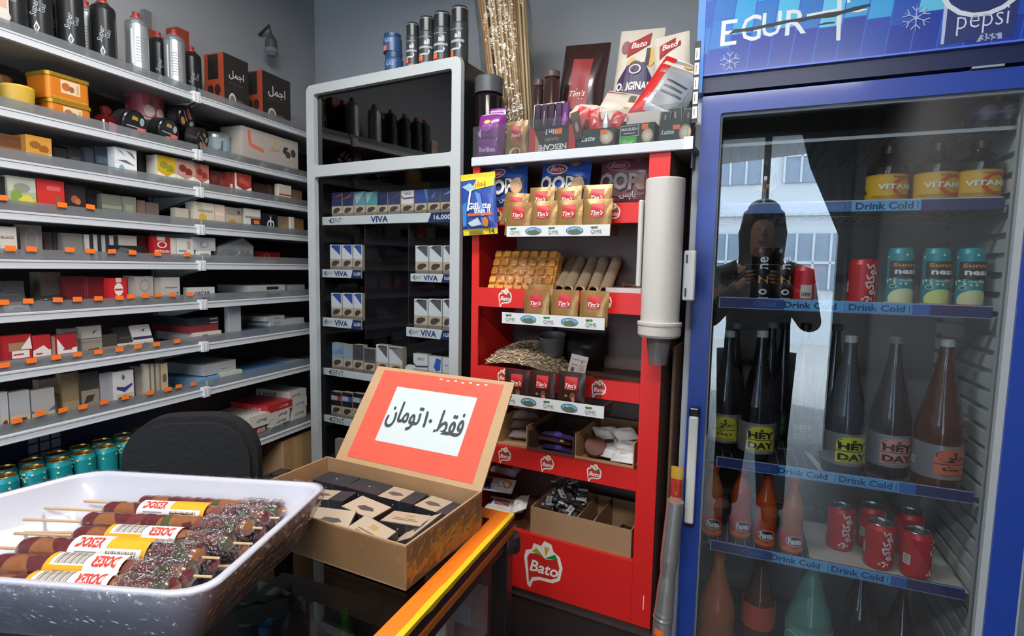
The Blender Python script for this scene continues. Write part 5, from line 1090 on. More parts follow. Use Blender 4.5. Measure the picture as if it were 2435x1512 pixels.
jar(1162, .066, .044, zt - WZ, WZ, 'dark glass coffee jar with a black lid behind the purple sweet bag', M('#4a4b4e', .4), M('#191214', .12), .05)
x, z1_ = S.at(1161, 255, .012)
thing('sweet_bag', 'shiny purple bag of sweets standing at the cabinet end of the wall shelf', 'bag', S, x, .022, WZ + .0005, (-4, 2, 0), g=pillow(.088, z1_ - WZ, .05, M('#7c2f80', .25, coat=.5, bump=.2, scale=30), decs=[R(.05, .86, .95, .96, '#b8a4b8'), E_(.5, .6, .2, .08, '#a44aa8'), T('BonBon', .5, .2, .6, '#f0e4f0', bold=.03), R(.15, .12, .85, .26, '#9a3aa4'), R(.2, .4, .85, .44, '#5a2060'), E_(.5, .7, .12, .04, '#d8b060'), P_([(.1, .5), (.3, .6), (.3, .4)], '#c9a0cc')], seed=5, crimp=.014))
x, zt = S.at(1226, 286, .012)
thing('coffee_sachet', 'tan coffee sachet standing beside the purple sweet bag on the wall shelf', 'sachet', S, x, .018, WZ + .001, (-4, 0, 0), g=pillow(.068, zt - WZ, .014, FOIL, decs=[R(.05, .93, .95, .96, '#e0d0b8'), R(.3, .48, .72, .86, '#b8242a'), T('Tim\u2019s', .51, .6, .42, '#f0e8e0', bold=.02, shear=.3), E_(.5, .12, .32, .14, '#3a2a22'), E_(.5, .16, .28, .12, '#e0cdb4'), E_(.5, .18, .14, .05, '#b05a34')], crimp=.006))
bx = witem('coffee_box', 'red instant coffee box turned upside down under dark purple sachets', 'box', 1258, 1368, 300, .012, .09, M('#c02a2c', .4), [R(.14, 0, .86, 1, '#2c1c1e'), P_([(.14, 0), (.3, 0), (.2, .6), (.14, .8)], '#b08a70'), T('NESCAFE', .52, .3, .6, '#f0e8e4', bold=.03, rot=180, fh=.2), T('3in1', .5, .82, .26, '#f0e8e4', bold=.02, rot=180, fh=.2), T('CLASSIC', .5, .56, .3, '#b09a94', rot=180), R(.58, .72, .72, .92, '#ff7a26')])
zt0 = S.at(1310, 300, .012)[1]; x, zt = S.at(1312, 246, .012)
g = G()
for k in range(5): g.rbox(-.052 + k * .021, -.032 + k * .021, 0, .012, .0, zt - zt0 + .008, M(['#2a2030', '#352038', '#2c1c2c', '#3a2246', '#54295c'][k], .2, coat=.5), .004)
g.decals((-.052, 0, 0), (1, 0, 0), (0, 0, 1), .104, zt - zt0, [P_([(.8, .1), (.9, .7), (.96, .3), (.9, .05)], '#9a3a9c'), P_([(.55, .05), (.6, .4), (.66, .1)], '#8a3090'), R(.3, .2, .31, .8, '#c9bcc9'), R(.62, .25, .63, .75, '#c9bcc9')])
thing('sachet_pack', 'pack of dark purple coffee sachets lying over the upside down red box', 'sachet', S, x, .005, zt0 - .006, (-6, 0, 2), g=g)
CUPD = lambda u, v, a: [E_(u, v, a, a * 1.7, '#b58a6c'), E_(u, v, a * .8, a * 1.36, '#e0c9b4'), E_(u, v, a * .4, a * .7, '#f0e6da')]
GRN = M('#22372f', .4)
witem('coffee_box', 'dark green coffee box with one silver cone on top, beside the red box', 'box', 1372, 1462, 306, .012, .09, GRN, [T('Latte', .3, .6, .36, '#e4e8e4', bold=.02, shear=.3)] + CUPD(.78, .6, .18) + [R(.62, .72, .8, .92, '#ff7a26'), R(0, 0, 1, .12, '#1a2a24')])
mz = S.at(1510, 294, .012)[1] - WZ; x, _ = S.at(1513, 320, .012)
t = thing('coffee_box', 'open dark green coffee box with a raised white flap in the middle', 'box', S, x, .012, WZ)
g = G().box(-.045, .047, 0, .09, .0005, mz, GRN).decals((-.045, 0, 0), (1, 0, 0), (0, 0, 1), .092, mz, [R(.02, .52, .56, .95, '#dcdcd8'), R(.035, .54, .545, .93, '#26302c'), T('MAGUSH', .29, .8, .46, '#f0f0ec', bold=.02), R(.12, .62, .46, .66, '#c0c4c0'), R(0, .0, .5, .5, '#4fc03a'), T('Gold', .25, .3, .3, '#d8f0cc', shear=.3)] + CUPD(.8, .5, .17) + [R(.64, .75, .82, .95, '#ff7a26')]); obj('box', g, t)
obj('flap', G().box(-.045, .047, .06, .0615, mz + .0003, mz + .045, M('#c9bdb4', .6)), t)
witem('coffee_box', 'dark green coffee box at the fridge end with dark packs on top', 'box', 1567, 1640, 288, .012, .09, GRN, [T('Latte', .28, .58, .42, '#e4e8e4', bold=.02, shear=.3)] + CUPD(.85, .5, .2) + [R(.45, .66, .68, .84, '#ff7a26'), R(0, 0, 1, .1, '#1a2a24')])
zl = S.at(1600, 288, .012)[1]
for k, (px, w, tl, lb) in enumerate(((1580, .03, 6, 'small black coffee pack with a pale outline, first on the green box'), (1606, .036, -3, 'small black coffee pack with a pale outline, second on the green box'), (1634, .03, 4, 'small black coffee pack with a pale outline, by the fridge edge'))):
    x, zt = S.at(px, [262, 250, 252][k], .02)
    g = G().rbox(-w / 2, w / 2, 0, .03, .0003, zt - zl, M('#1c1f1f', .35), .002, 1).decals((-w / 2, 0, 0), (1, 0, 0), (0, 0, 1), w, zt - zl, [R(.06, .04, .94, .96, '#8f9a94'), R(.1, .08, .9, .92, '#1a1d1d'), R(.4, .3, .55, .7, '#8a8478')])
    thing('coffee_pack', lb, 'pack', S, x, .03 + .004 * k, zl, (0, tl, 0), g=g)
# foil cone and red sticks on the first green box
zl2 = S.at(1417, 306, .012)[1]
x, zt = S.at(1440, 266, .02); g = G().lathe([(0, 0), (.013, 0), (.012, .012), (.0015, zt - zl2), (0, zt - zl2)], M('#c9c9c6', .3, .5), 7, smooth=False); thing('foil_cone', 'silver foil cone standing on the green box', 'foil', S, x, .026, zl2 + .0005, g=g)
x, zt = S.at(1383, 268, .02); g = G().rbox(-.012, .012, 0, .004, 0, zt - zl2 + .03, M('#3a1416', .4), .001, 1).decals((-.012, 0, 0), (1, 0, 0), (0, 0, 1), .024, .07, [E_(.5, .5, .2, .2, '#a08a80')]); thing('coffee_stick', 'dark red coffee stick leaning on the green box', 'sachet', S, x, .006, zl2 - .025, (-5, -14, 0), g=g)
for k, (px, pt, tl, lb) in enumerate(((1365, 250, 20, 'red sachet leaning out of the green box beside the purple pack'), (1418, 255, -12, 'red sachet with a pale swirl standing in the green box'), (1455, 262, 24, 'red sachet bent toward the white flapped box'))):
    x, zt = S.at(px, pt, .05); thing('red_sachet', lb, 'sachet', S, x, .058, zl2 + .001, (-6, tl, 0), g=pillow(.036, max(.04, zt - zl2), .01, M('#c22a2a', .3), decs=[P_([(.3, .3), (.5, .6), (.7, .4)], '#e0b0a8')], seed=k, crimp=.004, nx=8, nz=8))
# back row: bags of crisps and coffee
CREAM = M('#dccfc0', .45, bump=.15, scale=30)
x, zt = S.at(1285, 228, .07); thing('cream_pack', 'cream and green pack standing behind the purple sachets', 'pack', S, x - .005, .13, WZ + .0005, (-5, 0, 0), g=pillow(.10, zt - WZ, .03, CREAM, decs=[E_(.55, .9, .16, .05, '#7a9a3c'), P_([(.5, .84), (.75, .95), (.7, .82)], '#4a7a34'), E_(.2, .4, .12, .1, '#d0a040'), E_(.5, .5, .1, .06, '#b03a30')], seed=6))
def bag_at(label, name, px, pt, y, w, h, d, mat, decs, rot, seed, zoff=.0005, cat='bag'):
    x, _ = S.at(px, pt, y); return thing(name, label, cat, S, x, y, WZ + zoff, rot, None, pillow(w, h, d, mat, decs=decs, seed=seed, crimp=.012, wrinkle=.003))
zt = S.at(1365, 90, .22)[1]
bag_at('large dark brown coffee bag with a red patch on the wall shelf', 'coffee_bag', 1362, 150, .235, .15, zt - WZ, .06, M('#35211f', .25, coat=.4), [R(.3, .46, .72, .86, '#8f2428'), T('Tim\u2019s', .5, .58, .36, '#e0d0c8', bold=.02, shear=.3), E_(.84, .4, .1, .1, '#8d5238'), P_([(.7, .2), (.9, .35), (.86, .1)], '#a05a3c'), T('7', .5, .16, .08, '#b09a90')], (-6, 5, 0), 21)
zt = S.at(1490, 62, .25)[1]
BATOTAG = lambda u, v, w: [P_([(u - w, v - .06), (u + w, v + .03), (u + w, v + .12), (u - w, v + .05)], '#a83a3c'), T('Bato', u, v + .035, w * 1.5, '#f0e4dc', bold=.03, shear=.25, rot=8)]
bag_at('cream and purple crisp bag standing at the back of the wall shelf', 'crisp_bag', 1494, 120, .262, .135, zt - WZ, .05, M('#e0d6c6', .4, bump=.12, scale=30), [E_(.2, .86, .1, .05, '#9a6470'), E_(.4, .72, .12, .06, '#dcb45c'), E_(.8, .78, .1, .07, '#e0b860'), E_(.15, .5, .1, .06, '#dcb45c')] + BATOTAG(.5, .84, .24) + [P_([(.12, .62), (.3, .72), (.7, .74), (.9, .62), (.92, .48), (.08, .48)], '#3a2c54'), E_(.5, .7, .16, .05, '#2c2440'), ('ring', .5, .69, .14, .035, .25, M('#dcd4e0')), R(.7, .72, .78, .84, '#3a2430'), T('ORIGINAL', .5, .57, .78, '#efe8e2', bold=.04, fh=.06)], (-4, 5, 0), 22)
zt = S.at(1606, 66, .205)[1]
bag_at('cream crisp bag with a red name band by the fridge', 'crisp_bag', 1612, 130, .22, .10, zt - WZ, .05, M('#e2d8c8', .4, bump=.12, scale=30), [E_(.3, .6, .12, .06, '#dcb45c'), E_(.7, .5, .12, .06, '#e0b860')] + BATOTAG(.48, .86, .3) + [R(.1, .1, .9, .35, '#3a2c54')], (-4, -4, 0), 23)
bag_at('white lying packet with a small square print, in front of the cream and purple bag', 'flat_packet', 1478, 205, .14, .14, .12, .03, CREAM, [R(.55, .4, .68, .7, '#7a6a60'), R(0, .9, 1, .95, '#8c2c30')], (-45, 12, 8), 24, .125)
bag_at('white folded packet lying against the raised white flap', 'flat_packet', 1475, 235, .105, .15, .10, .03, CREAM, [E_(.5, .6, .06, .08, '#dcb45c')], (-55, 10, 5), 25, .10)
bag_at('cream packet with a dark red edge lying over the purple sachets', 'flat_packet', 1380, 225, .10, .11, .09, .03, CREAM, [R(0, .02, 1, .14, '#8c2c30'), R(.2, .6, .8, .65, '#e8ddd0')], (-52, 14, -10), 26, .115)
bag_at('red and silver crisp bag leaning on its side by the fridge', 'crisp_bag', 1540, 250, .085, .13, .20, .05, M('#b9babc', .3, .4, bump=.2, scale=30), [R(0, 0, .26, 1, '#c42424'), R(.0, .84, 1, 1, '#e0d4c4'), R(.35, .25, .9, .75, '#8f9296'), R(.4, .6, .85, .63, '#3a3c40'), R(.4, .52, .8, .55, '#4a4c50'), R(.4, .44, .85, .47, '#4a4c50'), R(.0, 0, 1, .14, '#c42424'), E_(.6, .9, .1, .04, '#dcb45c')], (-18, 28, 0), 27, .075)
bag_at('silver printed crisp bag with its back turned, against the fridge', 'crisp_bag', 1604, 260, .165, .09, .20, .05, M('#c4c4c2', .35, .3, bump=.2, scale=30), [R(.1, .2, .9, .25, '#9a9c9e'), R(.15, .3, .85, .33, '#8a8c8e'), R(.15, .4, .85, .43, '#8a8c8e'), R(.15, .5, .85, .53, '#8a8c8e'), R(.55, .1, .68, .9, '#5c5e60'), R(.2, .66, .5, .7, '#c06a50'), R(0, 0, 1, .1, '#c42424')], (-14, 8, 0), 28, .06)
bag_at('red sealed pouch behind the green boxes on the wall shelf', 'pouch', 1535, 285, .10, .17, .085, .05, M('#b8282a', .35), [T('5', .3, .5, .06, '#e8c0b8', bold=.02)], (-6, 0, 0), 29, .0005, 'pouch')
for k, (px, r, lb) in enumerate(((1280, .016, 'small dark glass jar with a pale label beside the skewers'), (1312, .024, 'rounded dark glass jar under the brown coffee bag'))):
    zt = S.at(px, [186, 166][k], .16)[1]; jar(px, .175, r, zt - WZ, WZ, lb, M('#5a4a46', .25), M('#3a2724', .1), .02)
# strip of clipped white labels hanging on the fridge edge
x, z0 = S.at(1651, 262, -.01)
t = thing('label_strip', 'black hanging strip of small white labels beside the fridge header', 'strip', S, x, -.012, z0)
obj('backing', G().box(-.006, .008, .001, .003, -.03, .16, BLACK), t)
for k in range(5): obj('label', G().box(-.004, .007, -.0005, .0005, -.02 + k * .034, .008 + k * .034, WHITE).decals((-.004, -.0005, -.02 + k * .034), (1, 0, 0), (0, 0, 1), .011, .028, [R(.3, .2, .45, .8, '#55585c')]), t)
# ================================================================== drinks fridge
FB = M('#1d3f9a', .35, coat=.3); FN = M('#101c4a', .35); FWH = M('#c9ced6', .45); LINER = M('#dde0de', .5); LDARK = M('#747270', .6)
fx0, fx1 = 0.0, .718; FD = .52; ZD0, ZD1 = .30, 1.838
fr_ = thing('drinks_fridge', 'tall blue glass door drinks fridge with a printed lightbox header', 'fridge', F, 0, 0, 0)
g = G().box(-.018, .0, .035, FD, 0, 2.30, FWH).box(fx1, fx1 + .018, .035, FD, 0, 2.30, FWH).box(0, fx1, FD - .012, FD, 0, 2.30, FWH).box(0, fx1, .035, FD - .012, 2.27, 2.30, FWH).box(0, fx1, .035, FD - .012, 1.86, 1.88, FWH).box(0, fx1, .035, FD - .012, 0, .30, FN)
obj('body', g, fr_)
IX0, IX1 = .035, .672
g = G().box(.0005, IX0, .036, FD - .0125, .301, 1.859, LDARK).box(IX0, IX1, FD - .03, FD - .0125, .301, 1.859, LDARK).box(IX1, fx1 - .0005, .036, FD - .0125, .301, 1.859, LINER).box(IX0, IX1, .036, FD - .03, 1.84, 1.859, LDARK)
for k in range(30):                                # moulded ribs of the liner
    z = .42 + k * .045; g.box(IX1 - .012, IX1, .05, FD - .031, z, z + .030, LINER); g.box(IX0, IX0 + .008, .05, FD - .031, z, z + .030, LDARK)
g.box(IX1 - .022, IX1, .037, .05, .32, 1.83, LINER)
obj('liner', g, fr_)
# door
door = obj('door', G().plate([rrect(fx0, ZD0, fx1, ZD1, .004), rrect(.046, .352, .664, 1.794, .006)[::-1]], FB, O=(0, 0, 0), t=.034), fr_)
obj('gasket', G().plate([rrect(.040, .345, .668, 1.80, .004), rrect(.0505, .358, .646, 1.787, .004)[::-1]], M('#9fa4a6', .5), O=(0, .012, 0), t=.012).plate([rrect(.650, .358, .6645, 1.787, .002)], M('#a9aeae', .5), O=(0, .008, 0), t=.003), door)
DGLASS = clear('door_glass', '#f2f6f8', .085, .004, 1.5)
obj('glass_pane', G().box(.044, .666, .0105, .0125, .350, 1.796, DGLASS), door)
hx, hz1 = F.at(1650, 990, -.03); _, hz0 = F.at(1638, 1245, -.03)
g = G().rbox(hx - .012, hx + .012, -.034, -.022, hz0, hz1, M('#d5d6d4', .35), .005, 2); hd = obj('handle', g, door)
obj('handle_mount', G().rbox(hx - .013, hx + .013, -.03, .0, hz1 - .002, hz1 + .022, M('#2a2b30', .2, .5), .004, 2).rbox(hx - .013, hx + .013, -.022, .0, hz0 - .01, hz0 + .01, M('#2a2b30', .2), .003, 1), hd)
# header lightbox
HZ0, HZ1 = 1.886, 2.28
hb = obj('header', G().box(.0, fx1, -.012, .034, HZ0, HZ1, M('#1c49b0', .35)).box(-.018, -.0005, -.012, .034, 1.845, HZ1, M('#4f8fe0', .35)).box(fx1 + .0005, fx1 + .018, -.012, .034, 1.845, HZ1, M('#4f8fe0', .35)), fr_)
obj('header_rail', G().box(0, fx1, -.004, .034, 1.845, 1.8855, FN).box(0, fx1, -.0145, -.0042, 1.8835, 1.8875, M('#5c7ae0', .3)), fr_)
g = G().box(.001, fx1 - .001, -.0135, -.0125, HZ0 + .002, HZ1 - .002, M('#2a62c4', .3, coat=.4))
rr = random.Random(14); its = []
hw, hh = fx1 - .002, HZ1 - HZ0 - .004
pal_lo = ['#1c2f8c', '#1e3a9c', '#2346a8', '#20419c']; pal_hi = ['#3aa0d8', '#4fb8e0', '#2f84cc', '#63c4e4', '#2c74c0']
for k in range(17):
    u0 = -.06 + k * .066; b = 0.0
    while b < 1:
        hgt = rr.uniform(.10, .30); b1 = min(1, b + hgt); mid = (b + b1) / 2
        q = (mid * 3.0 + .08) * (1 - .5 * abs(u0 - .45) * 1.5); c = rr.choice(pal_hi if q > .75 else (['#2a5cb8', '#2f78c4', '#2452b0'] if q > .42 else pal_lo))
        if u0 < .1 and mid > .42: c = rr.choice(['#8f90d0', '#6a8cd4', '#a8a0d4', '#4f78c8'])
        sh = .06; pts = [(u0 + sh * b, b), (u0 + .062 + sh * b, b), (u0 + .062 + sh * b1, b1), (u0 + sh * b1, b1)]
        pts = [(min(.999, max(.001, a)), c_) for a, c_ in pts]; its.append(('p', pts, M(c, .3, coat=.4))); b = b1 + .004
for it in its: g.decals((.001, -.0135, HZ0 + .002), (1, 0, 0), (0, 0, 1), hw, hh, [it], eps=.0002)
def deco(items, e): g.decals((.001, -.0135 - e, HZ0 + .002), (1, 0, 0), (0, 0, 1), hw, hh, items, eps=.0001)
def hp(px, py):
    x, z = F.at(px, py, -.0135); return ((x - .001) / hw, (z - HZ0 - .002) / hh)
def hpoly(pp, c): return ('p', [hp(*p) for p in pp], M(c, .4))
def snow(px, py, s):
    u, v = hp(px, py); a_ = hh / hw; o = []
    for k in range(6):
        t_ = math.radians(60 * k + 30); c, s_ = math.cos(t_), math.sin(t_); n = (-s_, c)
        P2 = lambda r_, w_: (u + (c * r_ + n[0] * w_) * s * a_, v + (s_ * r_ + n[1] * w_) * s)
        o.append(('p', [P2(0, -.05), P2(1, 0), P2(0, .05)], M('#a9b4dc')))
        for sg in (-1, 1): o.append(('p', [P2(.4, 0), P2(.75, .3 * sg), P2(.8, .24 * sg), P2(.5, 0)], M('#a9b4dc')))
    return o
LT = M('#e2e6ea', .4)
u0, v0 = hp(1745, 62); 
for ch, px, py, hgt in (('E', 1733, 78, 60), ('G', 1786, 67, 62), ('U', 1835, 58, 58), ('R', 1893, 52, 60)):
    u, v = hp(px, py); _, va = hp(px, py - hgt / 2); _, vb = hp(px, py + hgt / 2)
    deco([('t', ch, u, v, [.052, .062, .058, .062][('EGUR').index(ch)], LT, {'bold': .008, 'fh': va - vb, 'shear': .02})], .0004)
deco([hpoly([(1988, 97), (1998, 96), (2003, -30), (1992, -30)], '#dfe5ea'), hpoly([(1920, 42), (1994, 30), (1994, 20), (1918, 34)], '#dfe5ea'), hpoly([(2014, 8), (2022, 6), (2022, -8), (2014, -6)], '#dfe5ea')], .0005)
scr = [(1733, 82), (1745, 70), (1768, 68), (1800, 63), (1830, 56), (1860, 50), (1884, 46), (1910, 42), (1940, 36), (1970, 30), (2000, 26), (2030, 17), (2068, 9), (2070, 14), (2040, 24), (2010, 31), (1985, 40), (1960, 43), (1930, 45), (1905, 52), (1880, 53), (1850, 60), (1815, 67), (1785, 74), (1760, 76)]
for a in range(12):
    q = [scr[a], scr[a + 1], scr[24 - a - 1] if a < 11 else scr[13], scr[24 - a]]; deco([hpoly(q, '#22252c')], .0008)
deco([hpoly([(1944, 60), (1960, 54), (1985, 52), (1984, 55), (1962, 58)], '#22252c'), hpoly([(2020, 30), (2050, 22), (2066, 22), (2040, 30)], '#e6e8ea')], .0009)
deco(snow(1735, 146, .07) + snow(2178, 43, .08), .0005)
for (px, py, sx) in ((2348, 60, 88),):
    deco([hpoly([(2238, 106), (2410, 84), (2434, -60), (2254, -60)], '#22306c')], .0006)
    deco([hpoly([(2236, 106), (2244, 105), (2262, -60), (2252, -60)], '#b9c4e0')], .0007)
    u, v = hp(2340, -52); asp = hh / hw
    deco([('ring', u, v, (.20 * asp), .20, .12, M('#dfe6ee')), E_(u, v, .17 * asp, .17, '#1c2c64'), ('p', [(u - .14 * asp, v + .02), (u - .05 * asp, v - .02), (u + .05 * asp, v + .03), (u + .14 * asp, v + .05), (u + .1 * asp, v + .1), (u, v + .14), (u - .1 * asp, v + .1)], M('#b8303c')), ('p', [(u - .14 * asp, v - .02), (u - .05 * asp, v - .05), (u + .05 * asp, v + .0), (u + .14 * asp, v + .02), (u + .14 * asp, v + .05), (u + .05 * asp, v + .03), (u - .05 * asp, v - .02), (u - .14 * asp, v + .02)], M('#e4e8ee'))], .0008)
    u, v = hp(2336, 50); deco([('t', 'pepsi', u, v, .122, M('#dfe4ee'), {'bold': -.012, 'fh': .125})], .0008)
    u, v = hp(2352, 90); deco([('p', [(u - .03, v - .015), (u + .03, v - .01), (u + .028, v + .02), (u - .02, v + .025)], M('#a4acc8')), ('t', '355', u, v + .005, .04, M('#2a3468'), {'bold': .03})], .0008)
obj('header_print', g, hb)
obj('lock_plate', G().box(.545, .60, -.006, .0335, 1.840, 1.8445, M('#a9b0b8', .35, .6)), fr_)
# shelves with printed fronts
FS = []
DKB, LTB, MDB = '#262a66', '#5aa8da', '#2f5fae'
for k, (za, pl, pr) in enumerate(((1.578, 1720, 2390), (1.333, 1710, 2360), (.897, 1705, 2327), (.658, 1690, 2292))):
    x0, x1 = F.at(pl, 700 if k < 2 else 1100, .07)[0], .645
    x0 = [.061, .063, .078, .074][k]
    s_ = obj('wire_shelf', G(), fr_)
    g = G(); WM = M('#8d9092', .4, .4)
    for q in range(26): g.tube([(IX0 + .01 + q * .0236, .075, za - .016), (IX0 + .01 + q * .0236, FD - .035, za - .016)], .0018, WM, 5)
    for y in (.08, .28, .47): g.tube([(IX0 + .001, y, za - .0195), (IX1 - .013, y, za - .0195)], .0022, WM, 5)
    s_.data = g.mesh('wire_shelf')
    g = G().rbox(x0, x1, .0655, .07, za - .029, za, M(DKB, .35), .001, 1); w = x1 - x0
    segs = [(0, .16, DKB), (.16, .27, '#28407e'), (.27, .50, LTB), (.50, .74, '#4f9cd4'), (.74, .80, MDB), (.80, 1, '#2c2c60')]
    it = [R(a, .08, b, .92, c) for a, b, c in segs] + [R(0, .92, 1, 1, '#9aa8c8'), R(0, 0, 1, .06, '#8d9cc0'), R(.0, 0, .004, 1, '#b4c0d8')]
    it += [T('Cold', .19, .5, .09, '#3a5ca8', bold=.02, fh=.5), T('Drink Cold', .37, .5, .2, '#1d2a5c', bold=.025, fh=.56), R(.498, .15, .501, .85, '#3a70b0'), T('Drink Cold', .615, .5, .2, '#24366c', bold=.025, fh=.56), R(.728, .2, .731, .8, '#24366c')]
    if k == 0: it = [R(0, .08, .5, .92, '#53689a'), R(.5, .08, .74, .92, LTB), R(.74, .08, 1, .92, '#2c2c60'), R(0, .92, 1, 1, '#b4c0d8'), T('Cold', .19, .5, .09, '#4a70b4', bold=.02, fh=.5), T('Drink Cold', .37, .5, .2, '#5c80bc', bold=.025, fh=.56), T('Drink Cold', .615, .5, .2, '#1d2a5c', bold=.025, fh=.6), R(.728, .2, .731, .8, '#24366c')]
    g.decals((x0, .0655, za - .029), (1, 0, 0), (0, 0, 1), w, .029, it, eps=.0002); obj('price_rail', g, s_)
    FS.append(za - .0135)
ztop = 1.732
s_ = obj('wire_shelf', G().box(IX0 + .012, IX1 - .013, .07, .075, ztop - .008, ztop, M('#c9ccd0', .4)), fr_)
g = G()
for q in range(26): g.tube([(IX0 + .01 + q * .0236, .075, ztop - .004), (IX0 + .01 + q * .0236, FD - .035, ztop - .004)], .0018, M('#8d9092', .4, .4), 5)
obj('wire', g, s_)
# --- bottles
def bottle(r, h, prof, mats, capr, caph, n=24):
    """prof: (radius share, height share); mats: liquid/glass material"""
    pts = [(a * r, b * (h - caph) + .0005) for a, b in prof]
    return G().lathe([(0, .0005)] + pts, mats, n), G().lathe([(capr, h - caph - .004), (capr * 1.02, h - .003), (capr * .9, h), (0, h)], None, 18)
LIQ = {'dark': M('#150f10', .12, coat=.6), 'brown': M('#4a2a1c', .12, coat=.6), 'smoke': M('#3c4048', .15, coat=.6), 'darkbrown': M('#221816', .12, coat=.6), 'orange': M('#b54a1c', .15, coat=.5), 'amber': M('#4e2815', .12, coat=.5), 'green': M('#4c7f74', .15, coat=.5), 'orange2': M('#a8603c', .15, coat=.5)}
PB = [(.9, 0), (.98, .02), (1, .06), (1, .42), (.96, .5), (.82, .6), (.62, .72), (.42, .85), (.30, .94), (.28, 1)]
def make_bottle(name, label, px, fr_y, z, pt, r, prof, liq, capm, capr, caph, lab=None, rz=0, cat='bottle', h=None, group=None):
    x, zt = F.at(px, pt, fr_y); h = h or zt - z
    t = thing(name, label, cat, F, x, fr_y, z, (0, 0, rz), group)
    pts = [(a * r, b * (h - caph)) for a, b in prof]; pts[0] = (pts[0][0], .0008)
    obj('bottle_body', G().lathe([(0, .0008)] + pts, LIQ[liq], 28), t)
    obj('cap', G().lathe([(capr, h - caph), (capr * 1.03, h - caph + .002), (capr * 1.03, h - .003), (capr * .9, h), (0, h)], capm, 20), t)
    if lab:
        z0, z1, m, its = lab; rl = r * 1.006
        g = G().lathe([(r * .99, z0), (rl, z0), (rl, z1), (r * .99, z1)], m, 36)
        g.decals((0, 0, z0), (1, 0, 0), (0, 0, 1), r * 2, z1 - z0, its, warp=lambda a, b, e: (*cyl(rl)(a, 0, e)[:2], z0 + b)); obj('label', g, t)
    return t
# level of each shelf, top down: FS[0] vitamin bottles, FS[1] cans, FS[2] large bottles, FS[3] orange bottles and cans
VM = M('#d8a51c', .4)
VIT = [R(-1.2, 0, 1.2, .06, '#b5801a'), R(-1.2, .94, 1.2, 1, '#b5801a'), ('p', ellipse(.28, .5, .34, .36, 20, 40, 320) + ellipse(.28, .5, .22, .24, 20, 40, 320)[::-1], M('#c9481c'))]
def vit_items():
    o = [R(-1.2, 0, 1.2, .05, '#b5801a'), R(-1.2, .95, 1.2, 1, '#c08c20')]
    n = 16; c0 = [ellipse(.25, .5, .38, .4, n, 45, 315), ellipse(.25, .5, .27, .29, n, 45, 315)]
    for i in range(n): o.append(('p', [c0[0][i], c0[0][i + 1], c0[1][i + 1], c0[1][i]], M('#c9481c')))
    return o + [T('VITAMIN', .1, .52, 1.1, '#f2ead8', bold=.035, fh=.2), R(-.6, .16, .9, .18, '#a87a1c'), R(-.5, .1, .8, .12, '#a87a1c'), R(-1.1, .3, -.8, .42, '#3a2c1c'), R(-.1, .86, .4, .9, '#9a6a1c')]
VP = [(.9, 0), (.98, .02), (1, .05), (1, .66), (.97, .74), (.86, .82), (.58, .91), (.38, .96), (.36, 1)]
for k, (px, y, lb) in enumerate(((2120, .13, 'dark bottle with a yellow vitamin label, first from the handle side'), (2236, .125, 'dark bottle with a yellow vitamin label, middle one on the upper fridge shelf'), (2338, .12, 'dark bottle with a yellow vitamin label, beside the ribbed fridge wall'))):
    make_bottle('drink_bottle', lb, px, y, FS[0], 290, .044, VP, 'dark', M('#1c1c1e', .3), .017, .022, (.014, .077, VM, vit_items()), rz=[18, 10, 6][k], h=.150)
for k, (px, lb) in enumerate(((2345, 'dark cola bottle on the topmost fridge shelf, first from the handle side'), (2404, 'dark cola bottle on the topmost fridge shelf, by the fridge wall'))):
    make_bottle('drink_bottle', lb, px, .12, ztop + .0005, 215, .034, PB, 'darkbrown', M('#1c2a6c', .3), .013, .016, (.02, .06, M('#1f2650', .35), [R(-.7, .1, .7, .9, '#23306c'), E_(0, .5, .3, .3, '#8a7c84'), P_([(-.6, .4), (.2, .5), (.6, .7), (.4, .3)], '#b0a8b0')]), h=.107)
make_bottle('drink_bottle', 'dark bottle with a small yellow label behind the mirrored street on the upper shelf', 1828, .2, FS[0], 300, .03, VP, 'dark', M('#2a2a2c', .3), .012, .015, (.06, .075, VM, [T('JU', 0, .5, .5, '#8a4a1c', bold=.03)]), h=.145)
# cans
def can_thing(label, px, y, z, body, lid, rz=0, name='drink_can', group=None):
    x, _ = F.at(px, 640, y); t = thing(name, label, 'can', F, x, y, z, (0, 0, rz), group); obj('can_body', body, t); obj('can_lid', lid, t); return t
COKEM = M('#c8242a', .35, .15)
COLA = '\uFEFB\uFEEE\uFB90\uFE8E\uFB90\uFEEE\uFB90'
def coke(lat=False):
    r, h = .033, .118; b, l = drink_can(r, h, COKEM)
    s_ = 'CocaCola' if lat else COLA
    it = [('t', s_, .0, .5, 1.45, M('#e6e2e0'), {'rot': 90, 'bold': .03, 'shear': .25 if lat else 0, 'fh': .22}), ('p', [(.46, .05), (.5, .05), (.46, .5), (.5, .95), (.45, .95), (.41, .5)], M('#d8d2d0')), ('r', -1.1, .3, -.82, .52, M('#d0ccc8')), ('r', -1.05, .34, -.87, .36, M('#6a5a58')), ('r', -1.05, .4, -.87, .42, M('#6a5a58')), ('r', -1.05, .46, -.87, .48, M('#6a5a58')), ('e', -.25, .16, .05, .03, M('#d8c8a0'))]
    b.decals((0, 0, 0), (1, 0, 0), (0, 0, 1), r * 2, h, it, warp=cyl(r)); return b.mesh('can_body'), l.mesh('can_lid')
ck, ckl = coke(); cl_, cll = coke(True)
can_thing('red cola can with white script standing beside the teal cans', 2054, .12, FS[1], ck, ckl, 22)
